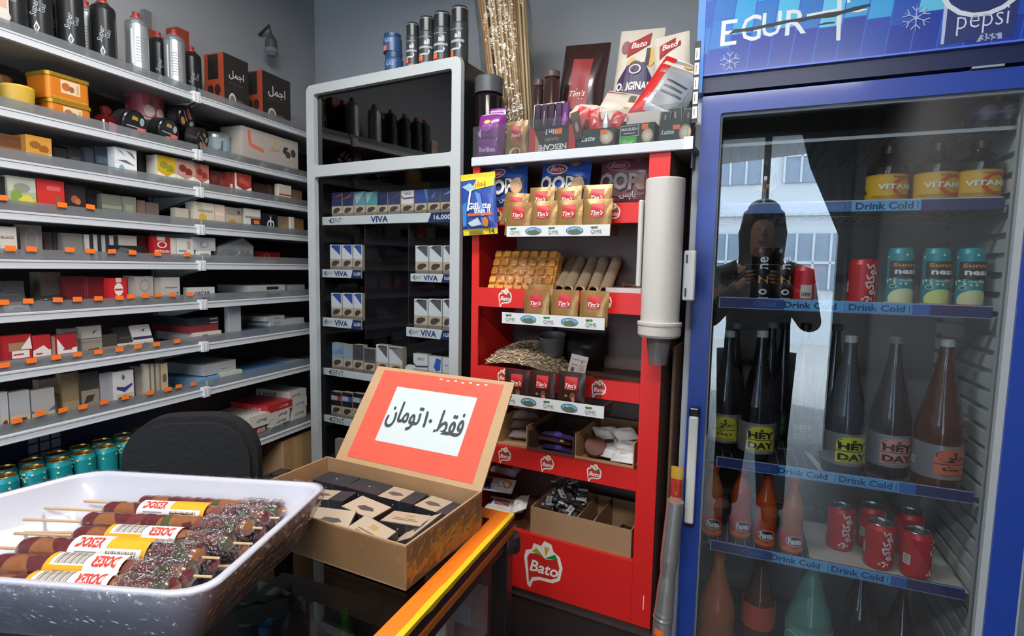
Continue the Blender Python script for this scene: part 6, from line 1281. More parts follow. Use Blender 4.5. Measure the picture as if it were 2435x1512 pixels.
for k, (px, fruit, low) in enumerate(((2140, '#e6e2b0', '#d8d08a'), (2225, '#d8dc7c', '#c98a3c'), (2306, '#dcd8a4', '#b83c34'))):
    b, l = sunny(fruit, low); can_thing(['teal fruit drink can with a pale fruit, next to the red cola can', 'teal fruit drink can with an orange foot, middle one of three', 'teal fruit drink can with a red foot, by the fridge wall'][k], px, .115, FS[1], b, l, [16, 18, 14][k])
def ozone():
    r, h = .0265, .146; b, l = drink_can(r, h, M('#17181b', .3, .3))
    it = [('t', 'o', -.1, .2, .3, M('#d0d4d6'), {'rot': 90, 'bold': .02, 'fh': .14}), ('t', 'Z', -.1, .42, .42, M('#c9963c'), {'rot': 90, 'bold': .02, 'fh': .16}), ('t', 'ne', -.1, .72, .62, M('#d0d4d6'), {'rot': 90, 'bold': .02, 'fh': .14}), ('r', -.3, .02, .2, .1, M('#a9acae'))]
    b.decals((0, 0, 0), (1, 0, 0), (0, 0, 1), r * 2, h, it, warp=cyl(r)); return b.mesh('can_body'), l.mesh('can_lid')
oz, ozl = ozone()
can_thing('black drink can with upright letters, nearer the door handle', 1812, .12, FS[1], oz, ozl, 20); can_thing('black drink can with upright letters, second from the door handle', 1862, .13, FS[1], oz, ozl, 26)
rb_, rl_ = drink_can(.033, .100, COKEM); rb_.decals((0, 0, 0), (1, 0, 0), (0, 0, 1), .066, .1, [R(-.3, .15, .1, .5, '#c9c4c0'), R(-.26, .2, .06, .3, '#3a5a4a'), R(.2, .1, .45, .55, '#d8d4d0')] + [R(.22 + .05 * k, .14, .24 + .05 * k, .5, '#4a4444') for k in range(4)], warp=cyl(.033))
can_thing('red can showing a white table and barcode beside the black cans', 1918, .14, FS[1], rb_, rl_, 10)
# large bottles
HD = M('#9a9a9e', .3, .5)
def hey(ar, c, low):
    k = '#1f1c1c'
    base = [R(-.42, .1, .42, .72, c), ('e', 0, .72, .42, .2, M(c)), ('ring', 0, .72, .4, .18, .08, M('#4a4438')), E_(0, .78, .05, .05, '#4a4438')]
    if ar: base += [T('\uFEFA\uFEEB', 0, .62, .6, k, bold=.05, fh=.2), T('\uFE96\uFEF2', 0, .3, .5, k, bold=.05, fh=.2)]
    else: base += [T('HEY', 0, .62, .74, k, bold=.05, fh=.22), T('DAY', 0, .28, .74, k, bold=.05, fh=.22)]
    return base + [R(-.42, .45, .42, .475, '#3a4450'), R(-.3, .13, .3, .15, '#5a5444'), E_(.36, .12, .06, .05, low), R(-1.1, .3, -.85, .5, '#c0c4c0'), R(-1.1, .36, -.85, .38, '#3a6a3c'), R(-1.1, .42, -.85, .44, '#3a6a3c')]
HPF = [(.92, 0), (.99, .015), (1, .04), (1, .40), (.97, .46), (.84, .54), (.60, .70), (.40, .84), (.30, .94), (.29, 1)]
for k, (px, y, pt, r, c, liq, ar, cap, lb) in enumerate(((1736, .176, 786, .042, '#c9c030', 'dark', 1, '#a9adac', 'tall dark bottle with a yellow arched label, first from the door handle'), (1814, .118, 786, .046, '#d0c828', 'dark', 0, '#a9adac', 'tall dark bottle with a yellow arched label, second from the door handle'),
        (2025, .120, 797, .049, '#c9c840', 'smoke', 0, '#b0b4b2', 'tall smoky bottle with a yellow arched label near the shelf middle'), (2134, .158, 800, .048, '#d08a78', 'darkbrown', 0, '#6a6e70', 'tall brown bottle with a salmon arched label'), (2254, .115, 806, .050, '#d0684a', 'amber', 1, '#b0b4ae', 'tall amber bottle with an orange arched label by the fridge wall'))):
    make_bottle('drink_bottle', lb, px, y, FS[2], pt, r, HPF, liq, M(cap, .4), .0145, .018, (.032, .114, HD, hey(ar, c, '#d8b83c')), rz=[2, 14, 20, 16, 26][k], group=None)
for k, (px, y, pt, c, lb) in enumerate(((1752, .285, 768, '#7a7e7c', 'bottle with a grey cap behind the first yellow labelled bottle'), (1838, .27, 765, '#7a7e7c', 'bottle with a grey cap behind the second yellow labelled bottle'), (1868, .36, 768, '#2a2a2e', 'black capped bottle at the back behind the yellow labelled ones'), (1918, .29, 768, '#1f1f22', 'black capped bottle alone in the shelf middle'), (1992, .28, 770, '#1f1f22', 'black capped bottle behind the smoky bottle'))):
    make_bottle('drink_bottle', lb, px, y, FS[2], pt, .036, HPF, 'dark', M(c, .4), .0145, .018, (.022, .098, M('#1f2c22', .4), [R(-.4, .1, .4, .9, '#26382a'), T('HEY', 0, .62, .7, '#5a7a3c', bold=.03), T('DAY', 0, .3, .7, '#5a7a3c', bold=.03)]), rz=15)
thing('paper_strip', 'creased white paper strip lying on the bottle shelf', 'paper', F, 0, 0, FS[2], g=G().add([(F.at(1915, 1040, .25)[0], .25, .0012), (F.at(1930, 1040, .25)[0], .25, .001), (F.at(1965, 1115, .10)[0], .10, .003), (F.at(1948, 1115, .10)[0], .10, .002)], [(3, 2, 1, 0)], M('#c9c9bc', .6)))
# fourth shelf: orange bottles, cola cans
ORM = M('#d0401c', .4)
FP = [(.86, 0), (.98, .03), (1, .1), (1, .34), (.93, .42), (.97, .52), (1, .6), (.95, .7), (.7, .82), (.44, .92), (.40, 1)]
FANTA = [R(-1.2, 0, 1.2, 1, '#c93c1c'), E_(0, .58, .42, .3, '#d8d0c8'), E_(0, .58, .38, .26, '#26202c'), T('Fanta', 0, .58, .62, '#f0ece8', bold=.05, fh=.34), P_([(-.6, .1), (-.3, .3), (0, .1), (.3, .28), (.6, .06), (.6, 0), (-.6, 0)], '#e0752c')]
for k, (px, y, lb) in enumerate(((1700, .13, 'orange soda bottle, first from the door handle on the can shelf'), (1768, .15, 'orange soda bottle, second from the door handle'), (1828, .12, 'orange soda bottle, third from the door handle'), (1893, .115, 'orange soda bottle standing next to the cola cans'))):
    make_bottle('drink_bottle', lb, px, y, FS[3], 1112, .0275, FP, 'orange' if k in (1, 2) else 'orange2', M('#d0441c', .4), .0125, .014, (.012, .062, ORM, FANTA), rz=[8, 14, 6, 14][k], h=.205)
for k, (px, y, lat, rz, lb) in enumerate(((2045, .20, 0, 20, 'red cola can with script, set back on the white sheet'), (2145, .13, 0, 22, 'red cola can with script in front, by the price rail'), (2240, .115, 1, 60, 'red cola can with Latin script at its edge, by the fridge wall'), (2112, .24, 0, 70, 'red cola can half hidden between the script cans'), (2205, .24, 0, 90, 'red cola can at the back behind the two front cans'))):
    can_thing(lb, px + [0, 0, 0, 8, 10][k], y, FS[3] + .0012, cl_ if lat else ck, cll if lat else ckl, rz)
a_ = F.at(1930, 1270, .1)[0]; thing('shelf_liner', 'loose white sheet lying under the cola cans', 'sheet', F, 0, 0, FS[3], g=G().box(a_, IX1 - .02, .076, .34, -.0005, .0008, M('#c9c4b8', .6)))
# bottom of the fridge
ZF = .302
for k, (px, y, pt, r, liq, cap, lb) in enumerate(((1712, .13, 1312, .05, 'orange2', '#b8442c', 'large pale orange soda bottle standing lowest near the door handle'), (1812, .18, 1310, .045, 'amber', '#6a3024', 'large brown soda bottle standing lowest beside the orange one'), (1935, .14, 1320, .058, 'green', '#7a9a90', 'large green lime soda bottle on the fridge floor'), (2150, .12, 1385, .046, 'dark', '#2a2428', 'large black cola bottle with a red label on the fridge floor'), (2050, .28, 1345, .046, 'darkbrown', '#3a2a28', 'large dark bottle at the back of the fridge floor'))):
    lab = (.09, .16, M('#b02028', .4), [T('Cola', 0, .5, .6, '#e6dcd8', bold=.02, shear=.3)]) if k == 3 else ((.07, .14, M('#5c9a84', .4), [T('Lime', .1, .7, .5, '#d8e4dc', bold=.0), ('ring', -.55, .4, .25, .4, .1, M('#d0d8d4'))]) if k == 2 else ((.08, .15, M('#c04a30', .4), []) if k == 1 else None))
    make_bottle('drink_bottle', lb, px, y, ZF, pt, r, PB, liq, M(cap, .35), .016, .018, lab, rz=15)

# ------------------------------------------------------------------ between stand and fridge
DX, zt = S.at(1582, 424, -.09); _, zb = S.at(1566, 790, -.09)
t = thing('cup_dispenser', 'white tube cup dispenser hanging beside the fridge door', 'dispenser', S, DX - .002, -.075, zb - .012)
hh_ = zt - zb + .012; r = .046
PLA = M('#c9c5bf', .45)
obj('tube', G().lathe([(r, .03), (r, hh_ - .003), (r * .97, hh_), (0, hh_)], PLA, 36), t)
obj('collar', G().lathe([(r * .7, 0), (r * 1.03, 0), (r * 1.12, .006), (r * 1.12, .026), (r * 1.16, .03), (r * 1.16, .036), (r, .038)], M('#c4bfb8', .45), 36), t)
obj('mount_plate', G().rbox(-r - .012, -r - .001, -.02, .03, .12, .33, M('#c6c6c4', .45), .003, 1), t)
obj('bracket', G().rbox(r + .002, r + .030, .01, .03, .09, .21, M('#c0c2c4', .4), .003, 1).box(r + .008, r + .012, .008, .0099, .18, .2, BLACK).box(r + .008, r + .012, .008, .0099, .1, .12, BLACK), t)
cm = G().lathe([(.020, -.062), (.0215, -.06), (.029, 0), (.0275, 0), (.0195, -.06), (0, -.061)], clear('cup_plastic', '#d8d6d6', .06, .08, 1.4, haze=.3, hazecol='#a8a4a4'), 24).mesh('plastic_cup')
for k in range(2):
    o = bpy.data.objects.new('plastic_cup', cm); COL.objects.link(o); place(o, S, DX - .002, -.075, zb - .012 - .0005 - .007 * k); tag(o, ['clear plastic cup sticking out beneath the dispenser collar', 'clear plastic cup lowest, nested round the one in the dispenser'][k], 'cup')
x, z0 = S.at(1566, 1505, .01); _, z1 = S.at(1592, 1225, .01); x2, _ = S.at(1592, 1225, .01)
g = G(); r = .024; n = 24; hts = [(0, .0), (r, .001), (r * 1.12, .006), (r * 1.14, .014), (r * 1.04, .02), (r * 1.02, .075), (r * 1.1, .08), (r * 1.02, .085), (r * 1.06, .092), (r, .1), (r * .94, .16), (r * .82, .2), (r * .95, .24), (r * .9, .34), (r * .86, .40), (0, .40)]
g.lathe(hts, M('#d8d8d6', .28, .8, bump=.3, scale=22), n); g.decals((0, 0, 0), (1, 0, 0), (0, 0, 1), .04, .1, [R(-.4, .4, .2, .58, '#ff7a26')], warp=cyl(r * 1.05))
t = thing('metal_tube', 'tall shiny dented metal tube with an orange sticker beside the fridge', 'tube', S, S.at(1578, 1400, -.02)[0], -.03, z0 - .005, (0, 3, 0), None, g)
thing('tube_stand', 'low dark box carrying the shiny metal tube', 'box', S, S.at(1578, 1400, -.02)[0], -.03, 0, g=G().rbox(-.03, .028, -.035, .04, .0005, z0 - .0065, M('#2a2220', .6), .003, 1))
x, z = S.at(1601, 1215, -.015); thing('yellow_packet', 'yellow and red packet wedged between the metal tube and the fridge', 'packet', S, x, .012, z - .05, g=pillow(.03, .16, .012, M('#b8902c', .4), decs=[R(0, .5, 1, .8, '#a83028')], seed=3, nx=8, nz=8))
# ================================================================== counter, sweets box, skewer tray
HC = .88
ORF = M('#f07a1c', .4); YEL = M('#e8c01c', .45); BRN = M('#2c1d18', .4); ORB = M('#b8661c', .45)
ct = thing('glass_counter', 'dark glass topped counter with an orange and yellow edge', 'counter', K, 0, 0, 0)
CWX, CDY = .64, .92                          # runs to the left and towards the camera from its far corner
def strip_top(a, b, c, d, e): return G().box(a, b, c, d, HC - .004, HC, e)
obj('edge_frame', G().box(-.038, .0, -CDY, 0, HC - .03, HC, ORF).box(-.36, -.0385, -.038, 0, HC - .03, HC, ORF), ct)
g = G(); n = 46; rr = random.Random(4)
a = [(.0005 - .009 - rr.uniform(0, .002), -CDY * i / n, HC + .0005) for i in range(n + 1)]; b = [(.0012, -CDY * i / n, HC + .0005) for i in range(n + 1)]; c = [(.0012, -CDY * i / n, HC - .006 - rr.uniform(0, .004)) for i in range(n + 1)]
g.add(a + b, [(i, i + 1, n + 2 + i, n + 1 + i) for i in range(n)], YEL); g.add(b + c, [(i, i + 1, n + 2 + i, n + 1 + i) for i in range(n)], YEL)
g.box(-.36, 0, .0002, .001, HC - .008, HC + .0005, YEL); obj('yellow_tape', g, ct)
obj('side_rail', G().box(-.002, .0008, -CDY, 0, HC - .024, HC - .008, BRN).box(-.03, .0006, -CDY, 0, HC - .042, HC - .030, ORB).box(-.03, -.001, -CDY, 0, HC - .060, HC - .042, BRN), ct)
obj('glass_top', G().box(-CWX, -.36, -.0385, -.002, HC - .008, HC - .001, clear('counter_glass', '#bcbec0', .01, .02, 1.35)).box(-CWX, -.0385, -CDY, -.0385, HC - .008, HC - .001, clear('counter_glass', '#bcbec0', .01, .02, 1.35)), ct)
for (x, y) in ((-.036, -.036), (-CWX, -.036), (-.036, -CDY), (-CWX, -CDY)):
    obj('post', G().rbox(x, x + .036, y, y + .036, 0, HC - .0605, M('#1c1514', .3, coat=.3), .004, 1), ct)
obj('post_cap', G().lathe([(.026, HC - .075), (.027, HC - .06), (.024, HC - .0425), (0, HC - .0425)], M('#2a2020', .25), 18, (-.008, -.008)), ct)
obj('inner_shelf', G().box(-CWX + .04, -.04, -CDY + .04, -.04, .62, .63, M('#6a6663', .4)), ct)
obj('front_pane', G().box(-CWX + .036, -.036, -CDY + .004, -CDY + .009, .021, HC - .004, clear('counter_glass', '#bcbec0', .01, .02, 1.35)), ct)
obj('base', G().box(-CWX, 0, -CDY, 0, 0.0, .02, BRN), ct)
_q = hpt(746, 1434, .80) - K.o; _dx, _dy = _q.dot(K.x), _q.dot(K.y)
obj('divider', G().box(_dx - .006, _dx + .006, _dy - .004, _dy + .004, .6305, .80, M('#c4c4c2', .45, .2)), ct)
def kbox(label, px, py, z, w, d, h, col, rz=0, decs=None):
    p = hpt(px, py, z + h * .9); g = G().rbox(-w / 2, w / 2, -d / 2, d / 2, .0005, h, M(col, .6, noise=.1, scale=12), .003, 1)
    if decs: g.decals((-w / 2, -d / 2, 0), (1, 0, 0), (0, 0, 1), w, h, decs)
    return thing('carton', label, 'carton', WORLD, p.x, p.y, z, (0, 0, rz), None, g)
kbox('small white carton under the counter glass by the sweets box', 1046, 1360, .6305, .05, .04, .16, '#b4aca0', -22)
for k, (px, py, c, cc, h, r, lb) in enumerate(((632, 1500, '#5c6a78', '#4a9ad8', .13, .024, 'dark bottle with a bright blue cap inside the counter'), (700, 1440, '#4c5c5c', '#4a5050', .11, .026, 'dark bottle under the counter glass beside the steel divider'), (820, 1465, '#4f8a44', '#4a9a4c', .13, .016, 'slim green bottle under the counter glass'))):
    p = hpt(px, py, .6305 + h * .9); t = thing('bottle', lb, 'bottle', WORLD, p.x, p.y, .6305)
    obj('bottle_body', G().lathe([(0, .0005), (r, .0005), (r, h * .6), (r * .45, h * .82), (r * .42, h * .9)], M(c, .2), 20), t); obj('cap', G().lathe([(r * .5, h * .88), (r * .5, h), (0, h)], M(cc, .35), 18), t)
p = hpt(760, 1400, .5); rr = random.Random(9)
for k in range(7):
    q = hpt([600, 655, 600, 660, 715, 800, 870][k], [1420, 1400, 1470, 1455, 1500, 1500, 1440][k], .655); t = thing('round_tin', f'dim dark round tin, {ORD[k]} from the tray under the counter glass', 'tin', WORLD, q.x, q.y, .6305, g=G().lathe([(0, .0005), (.035, .0005), (.036, .004), (.036, .03), (.034, .034), (0, .033)], M('#5f6a68', .35, .2), 22))
# cartons on the floor beyond the counter, seen between post and edge
c1 = Frame((-.108, 1.30), -24)
carton_box('cardboard_box', 'brown carton on the floor between the counter end and the red stand', c1, -.035, .12, 0, .15, .15, .66, 2, M('#6a4c3c', .8, noise=.1, scale=10))
t = thing('white_box', 'white box on the floor in front of the brown carton by the counter end', 'box', c1, -.02, .0, 0, g=G().rbox(-.09, .065, -.05, .05, .0005, .59, M('#a8a8ac', .55), .004, 1))
thing('navy_bag', 'folded dark navy bag lying on the floor by the counter end', 'bag', c1, .0, -.085, 0, g=G().rbox(-.07, .06, -.028, .03, .0005, .52, M('#2c2c48', .6, bump=.4, scale=20), .02, 3))

# --- open cardboard box with a price sign in its lid
bz = HC + .001
NR, NL, FRp, FL = hpt(965, 1300, .955), hpt(552, 1170, .955), hpt(1130, 1168, .955), hpt(797, 1085, .955)
ax = -26.4; bw = (NR - NL).xy.length * .97; bd = ((FRp - NR).xy.length + (FL - NL).xy.length) / 2; bh = .075
BF = Frame(NR[:2], ax)                        # origin at the near corner on the right; x runs back to -bw
bx = thing('sweets_box', 'open brown cardboard box full of cigarette packs, wrapped in clear tape', 'box', BF, 0, 0, bz)
k_ = .004; CB = M('#a98460', .55, noise=.1, scale=10, coat=.25)
obj('bottom', G().box(-bw, 0, 0, bd, 0, .003, CB), bx)
g = G().box(-bw, 0, 0, k_, .003, bh, CB).box(-bw, 0, bd - k_, bd, .003, bh, CB).box(-bw, -bw + k_, k_, bd - k_, .003, bh, CB).box(-k_, 0, k_, bd - k_, .003, bh, CB); obj('wall', g, bx)
TAPE = clear('tape', '#f0ece4', .07, .10, 1.35, bump=.7, bscale=25)
g = G(); rr = random.Random(3); n = 24
for (O, U, ln) in (((-bw, -.0012, 0), (1, 0, 0), bw), ((.0012, 0, 0), (0, 1, 0), bd)):
    O, U = Vector(O), Vector(U); N = U.cross(Vector((0, 0, 1)))
    vs = [O + U * (ln * i / n) + N * rr.uniform(0, .0014) + Vector((0, 0, .004 + (bh - .006) * j / 6)) for j in range(7) for i in range(n + 1)]
    g.add(vs, [(j * (n + 1) + i, j * (n + 1) + i + 1, (j + 1) * (n + 1) + i + 1, (j + 1) * (n + 1) + i) for j in range(6) for i in range(n)], TAPE)
obj('tape', g, bx)
# lid: hinged on the far wall, leaning back
lidh = .241; lean = math.radians(36.7)
lx0 = -(FL - FRp).xy.length; lx1 = 0.0
LU = Vector((1, 0, 0)); LV = Vector((0, math.sin(lean), math.cos(lean)))
O = Vector((0, bd - .002, bh))
ld = G().plate([[(lx0, 0), (lx1, 0), (lx1, lidh * .5), (lx1 - .002, lidh), (lx0 + .003, lidh), (lx0, lidh * .5)]], M('#b3906a', .6, noise=.08, scale=10), O=O, U=LU, V=LV, t=.004)
lo_ = obj('lid', ld, bx)
w = -lx0; LN = LU.cross(LV)
sg = G(); so = O + LU * (lx0 + w * .075) + LV * (lidh * .045) + LN * .0008; sw, sh = w * .86, lidh * .92
sg.plate([[(0, 0), (sw, 0), (sw, sh), (0, sh)]], M('#ee5a48', .35, coat=.3), O=so, U=LU, V=LV, t=.0006)
wo = so + LU * (sw * .175) + LV * (sh * .215) + LN * .0005; w2, h2 = sw * .665, sh * .61
sg.plate([[(0, 0), (w2, 0), (w2, h2), (0, h2)]], M('#c9d2d2', .4, coat=.3), O=wo, U=LU, V=LV, t=.0003)
INK = M('#3c4043', .5)
for s_, u, fw, fh_ in (('\uFEE5\uFE8E\uFEE3\uFEEE\uFE97', .235, .41, .48), ('\u06F1\u06F0', .535, .10, .27), ('\uFEC2\uFED8\uFED3', .80, .31, .40)):
    sg.text(s_, 1, INK, wo + LU * (w2 * u) + LV * (h2 * .50) + LN * .0004, LU, LV, bold=0.0, fit=w2 * fw, fh=h2 * fh_, res=6)
    for q, (da, db) in enumerate(((.006, 0), (.003, .007), (-.003, .007), (-.006, 0), (-.003, -.007), (.003, -.007))): sg.text(s_, 1, INK, wo + LU * (w2 * (u + da)) + LV * (h2 * (.50 + db)) + LN * (.00045 + q * .00004), LU, LV, bold=0.0, fit=w2 * fw, fh=h2 * fh_, res=6)
obj('price_sign', sg, lo_, label='red card with a white sheet lettered in black')
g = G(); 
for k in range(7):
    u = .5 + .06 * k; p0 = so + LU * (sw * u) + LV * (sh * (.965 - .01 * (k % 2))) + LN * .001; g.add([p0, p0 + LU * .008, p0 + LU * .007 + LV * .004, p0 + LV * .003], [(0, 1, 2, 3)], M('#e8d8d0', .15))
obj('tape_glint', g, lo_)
# packs in the box
def fp(body, face): 
    g = G().rbox(-.044, .044, -.0275, .0275, .0003, .022, M(body, .35), .001, 1)
    g.decals((-.044, -.0275, .022), (1, 0, 0), (0, 1, 0), .088, .055, face)
    g.decals((-.044, -.0275, 0), (1, 0, 0), (0, 0, 1), .088, .022, [R(.64, .0, .645, 1, '#85868c'), R(.42, .45, .46, .6, '#9a9aa0')])
    return g.mesh('cigarette_pack')
CREAMF = [R(0, 0, .62, 1, '#ab9984'), P_([(.1, .4), (.3, .3), (.55, .45), (.4, .6), (.15, .6)], '#5a4c46'), R(.62, 0, 1, 1, '#2e2e36')]
FULL = [R(0.02, .03, .98, .97, '#b5a28c'), P_([(.3, .35), (.5, .25), (.8, .4), (.7, .55), (.4, .55)], '#4c423e')]
BACKF = [R(.02, .03, .98, .97, '#b09e8a'), R(.2, .3, .8, .36, '#6a5c52'), R(.2, .42, .7, .47, '#6a5c52'), R(.4, .6, .6, .8, '#b08a50')]
PK = [fp('#2c2d34', [R(0, 0, 1, 1, '#2c2d34'), R(.6, .1, .61, .9, '#55565c'), E_(.5, .5, .03, .05, '#9a9aa0')]), fp('#2c2d34', CREAMF), fp('#3a302e', FULL), fp('#34302f', BACKF)]
inb = [  # across (0 far left of the box .. 1 at its right wall), back (0 near .. 1 far), base height, kind, turn, tip, label
    (.10, .88, .004, 0, 0, 0, 'black pack at the bottom of the back row under the tray side'), (.35, .88, .004, 0, 1, 0, 'black pack at the bottom of the back row, second from the tray'), (.60, .88, .004, 0, 0, 0, 'black pack at the bottom of the back row, third from the tray'), (.86, .88, .004, 0, -1, 0, 'black pack at the bottom of the back row by the lid corner'),
    (.12, .87, .0268, 0, 3, 0, 'black pack on top of the back row next to the tray'), (.37, .88, .0268, 0, -1, 0, 'black pack on top of the back row, second from the tray'), (.62, .87, .0268, 1, 1, 0, 'cream and black pack on top of the back row, third from the tray'), (.88, .85, .0268, 1, -5, 0, 'cream and black pack on top of the back row by the lid corner'),
    (.11, .52, .004, 0, 2, 0, 'black pack at the bottom of the middle row by the tray'), (.36, .52, .004, 1, 0, 0, 'cream and black pack at the bottom of the middle row'), (.61, .53, .004, 0, -2, 0, 'black pack at the bottom of the middle row under a cream one'), (.86, .52, .004, 0, 2, 0, 'black pack at the bottom of the middle row by the side wall'),
    (.26, .54, .0268, 1, 14, -4, 'cream and black pack turned askew on the middle row'), (.54, .52, .0268, 2, -8, 4, 'cream pack with a dark picture lying on the middle row'), (.82, .50, .0268, 3, 9, -4, 'pack with printed lines lying on the middle row by the side wall'),
    (.10, .18, .004, 0, 0, 0, 'black pack at the front under the tray rim'), (.36, .18, .004, 1, -5, 0, 'cream and black pack flat at the box front'), (.62, .17, .004, 0, 6, 0, 'black pack flat at the box front in the middle'), (.88, .18, .004, 2, -4, 0, 'cream faced pack flat in the near corner'),
    (.46, .20, .029, 2, 24, 16, 'cream pack tipped on the front packs'), (.74, .19, .028, 3, -10, 12, 'cream pack with an ornate band tipped in the near corner'), (.955, .42, .030, 2, 84, -28, 'cream pack leaning on the side wall of the box')]
for (u, v, z, kd, rz, tip, lb) in inb:
    u = .06 + u * .88; v = .04 + v * .92
    o = bpy.data.objects.new('cigarette_pack', PK[kd]); COL.objects.link(o); place(o, BF, -bw * (1 - u), .032 + (bd - .064) * (v - .12) / .76, bz + z, (tip, tip * .3, rz)); tag(o, lb, 'pack')

# --- white tray of fruit skewers
TZ = 1.02                                     # rim height
pFR, pFL, pNR, pNL = hpt(762, 1147, TZ), hpt(222, 1116, TZ), hpt(540, 1408, TZ), hpt(-60, 1400, TZ)
TR = Frame(((pFR + pNR) / 2)[:2], math.degrees(math.atan2(pFR.y - pFL.y, pFR.x - pFL.x)))
def tl(p): d = p - TR.o; return d.dot(TR.x), d.dot(TR.y)
cs = [tl(p) for p in (pNL, pNR, pFR, pFL)]
tx1 = (cs[1][0] + cs[2][0]) / 2; tx0 = (cs[3][0]) ; ty0 = (cs[0][1] + cs[1][1]) / 2; ty1 = (cs[2][1] + cs[3][1]) / 2
FOAM = M('#bdbdc8', .45, bump=.05, scale=60, coat=.2)
tray = thing('foam_tray', 'large white foam tray of fruit skewers under cling film', 'tray', TR, 0, 0, TZ - .09)
TH = .09
_lp = tl(hpt(0, 1172, TZ)); SKEW = (tx0 - _lp[0]) / max(.02, ty1 - _lp[1])
def ringpts(inset, z, r, n=8): return [(x - SKEW * (ty1 - y) * (tx1 - x) / (tx1 - tx0), y, z) for x, y in rrect(tx0 + inset, ty0 + inset, tx1 - inset, ty1 - inset, r, n)]
g = G(); rings = [ringpts(.034, .0, .025), ringpts(.003, TH - .005, .034), ringpts(.0, TH, .036), ringpts(.009, TH + .0012, .034), ringpts(.013, TH - .005, .032), ringpts(.034, .008, .022)]
nn = len(rings[0]); g.add([v for r_ in rings for v in r_], [(k * nn + i, k * nn + (i + 1) % nn, (k + 1) * nn + (i + 1) % nn, (k + 1) * nn + i) for k in range(5) for i in range(nn)] + [tuple(range(nn))[::-1], tuple(5 * nn + i for i in range(nn))], FOAM, True)
obj('tray_body', g, tray)
rr = random.Random(12); g = G()
ro = [ringpts(-.0012, TH + .002, .037), ringpts(-.0015, TH - .012, .036), ringpts(.013, TH * .5, .03), ringpts(.030, .006, .026)]
ro = [[(x + rr.uniform(-.0014, .0014), y + rr.uniform(-.0014, .0014), z + rr.uniform(-.0008, .0008)) for x, y, z in r_] for r_ in ro]
g.add([v for r_ in ro for v in r_], [(k * nn + i, (k + 1) * nn + i, (k + 1) * nn + (i + 1) % nn, k * nn + (i + 1) % nn) for k in range(3) for i in range(nn)], FILM)
obj('cling_film', g, tray)
thing('tray_support', 'dark carton under the white foam tray on the counter glass', 'carton', TR, 0, 0, HC + .0005, g=G().rbox(tx0 + .06, tx1 - .10, ty0 + .08, ty1 - .06, 0, TZ - TH - HC - .001, M('#241c1a', .6), .004, 1))
FRUIT = ramp_mat('fruit_pieces', [(0, '#5c2226'), (.18, '#8a5432'), (.34, '#4c2420'), (.46, '#4c4e30'), (.56, '#6e2c2c'), (.72, '#8f5c36'), (.86, '#74423a')], 1.0, .3, coat=.7, bump=.5, stretch=(60, 34, 34))
STK_ = M('#d8b48a', .6)
SK = [  # body ends in pixels, height, stick ends beyond the body (left, right), paper label span, top layer?
    ((-70, 1398), (422, 1404), .9895, 30, 36, (.30, .70), 1, 'first skewer from the near rim, its label upside down'), ((-15, 1338), (462, 1362), .9895, 40, 42, (.31, .68), 1, 'second skewer from the near rim with an upside down label'), ((52, 1296), (482, 1318), .9895, 70, 40, (.32, .74), -1, 'third skewer from the near rim with an upright label'),
    ((178, 1266), (556, 1284), .987, 150, 44, (.24, .68), 1, 'fourth skewer from the near rim'), ((200, 1232), (602, 1248), .9895, 150, 22, None, 1, 'fifth skewer from the near rim, without a paper label'), ((250, 1206), (642, 1224), .987, 150, 22, (.24, .64), -1, 'sixth skewer from the near rim'), ((334, 1190), (672, 1208), .985, 140, 10, None, 1, 'seventh skewer from the near rim, against the tray back'),
    ((40, 1330), (520, 1338), .957, 40, 40, None, 1, 'skewer lying underneath, second layer near the front'), ((120, 1290), (590, 1300), .957, 60, 30, None, 1, 'skewer lying underneath, second layer in the middle'), ((200, 1258), (630, 1262), .957, 160, 30, None, 1, 'skewer lying underneath, second layer toward the back'), ((280, 1215), (655, 1236), .957, 160, 20, None, 1, 'skewer lying underneath, second layer at the very back')]
LAB_W, LAB_Y = M('#dedede', .4), M('#e0a422', .4)
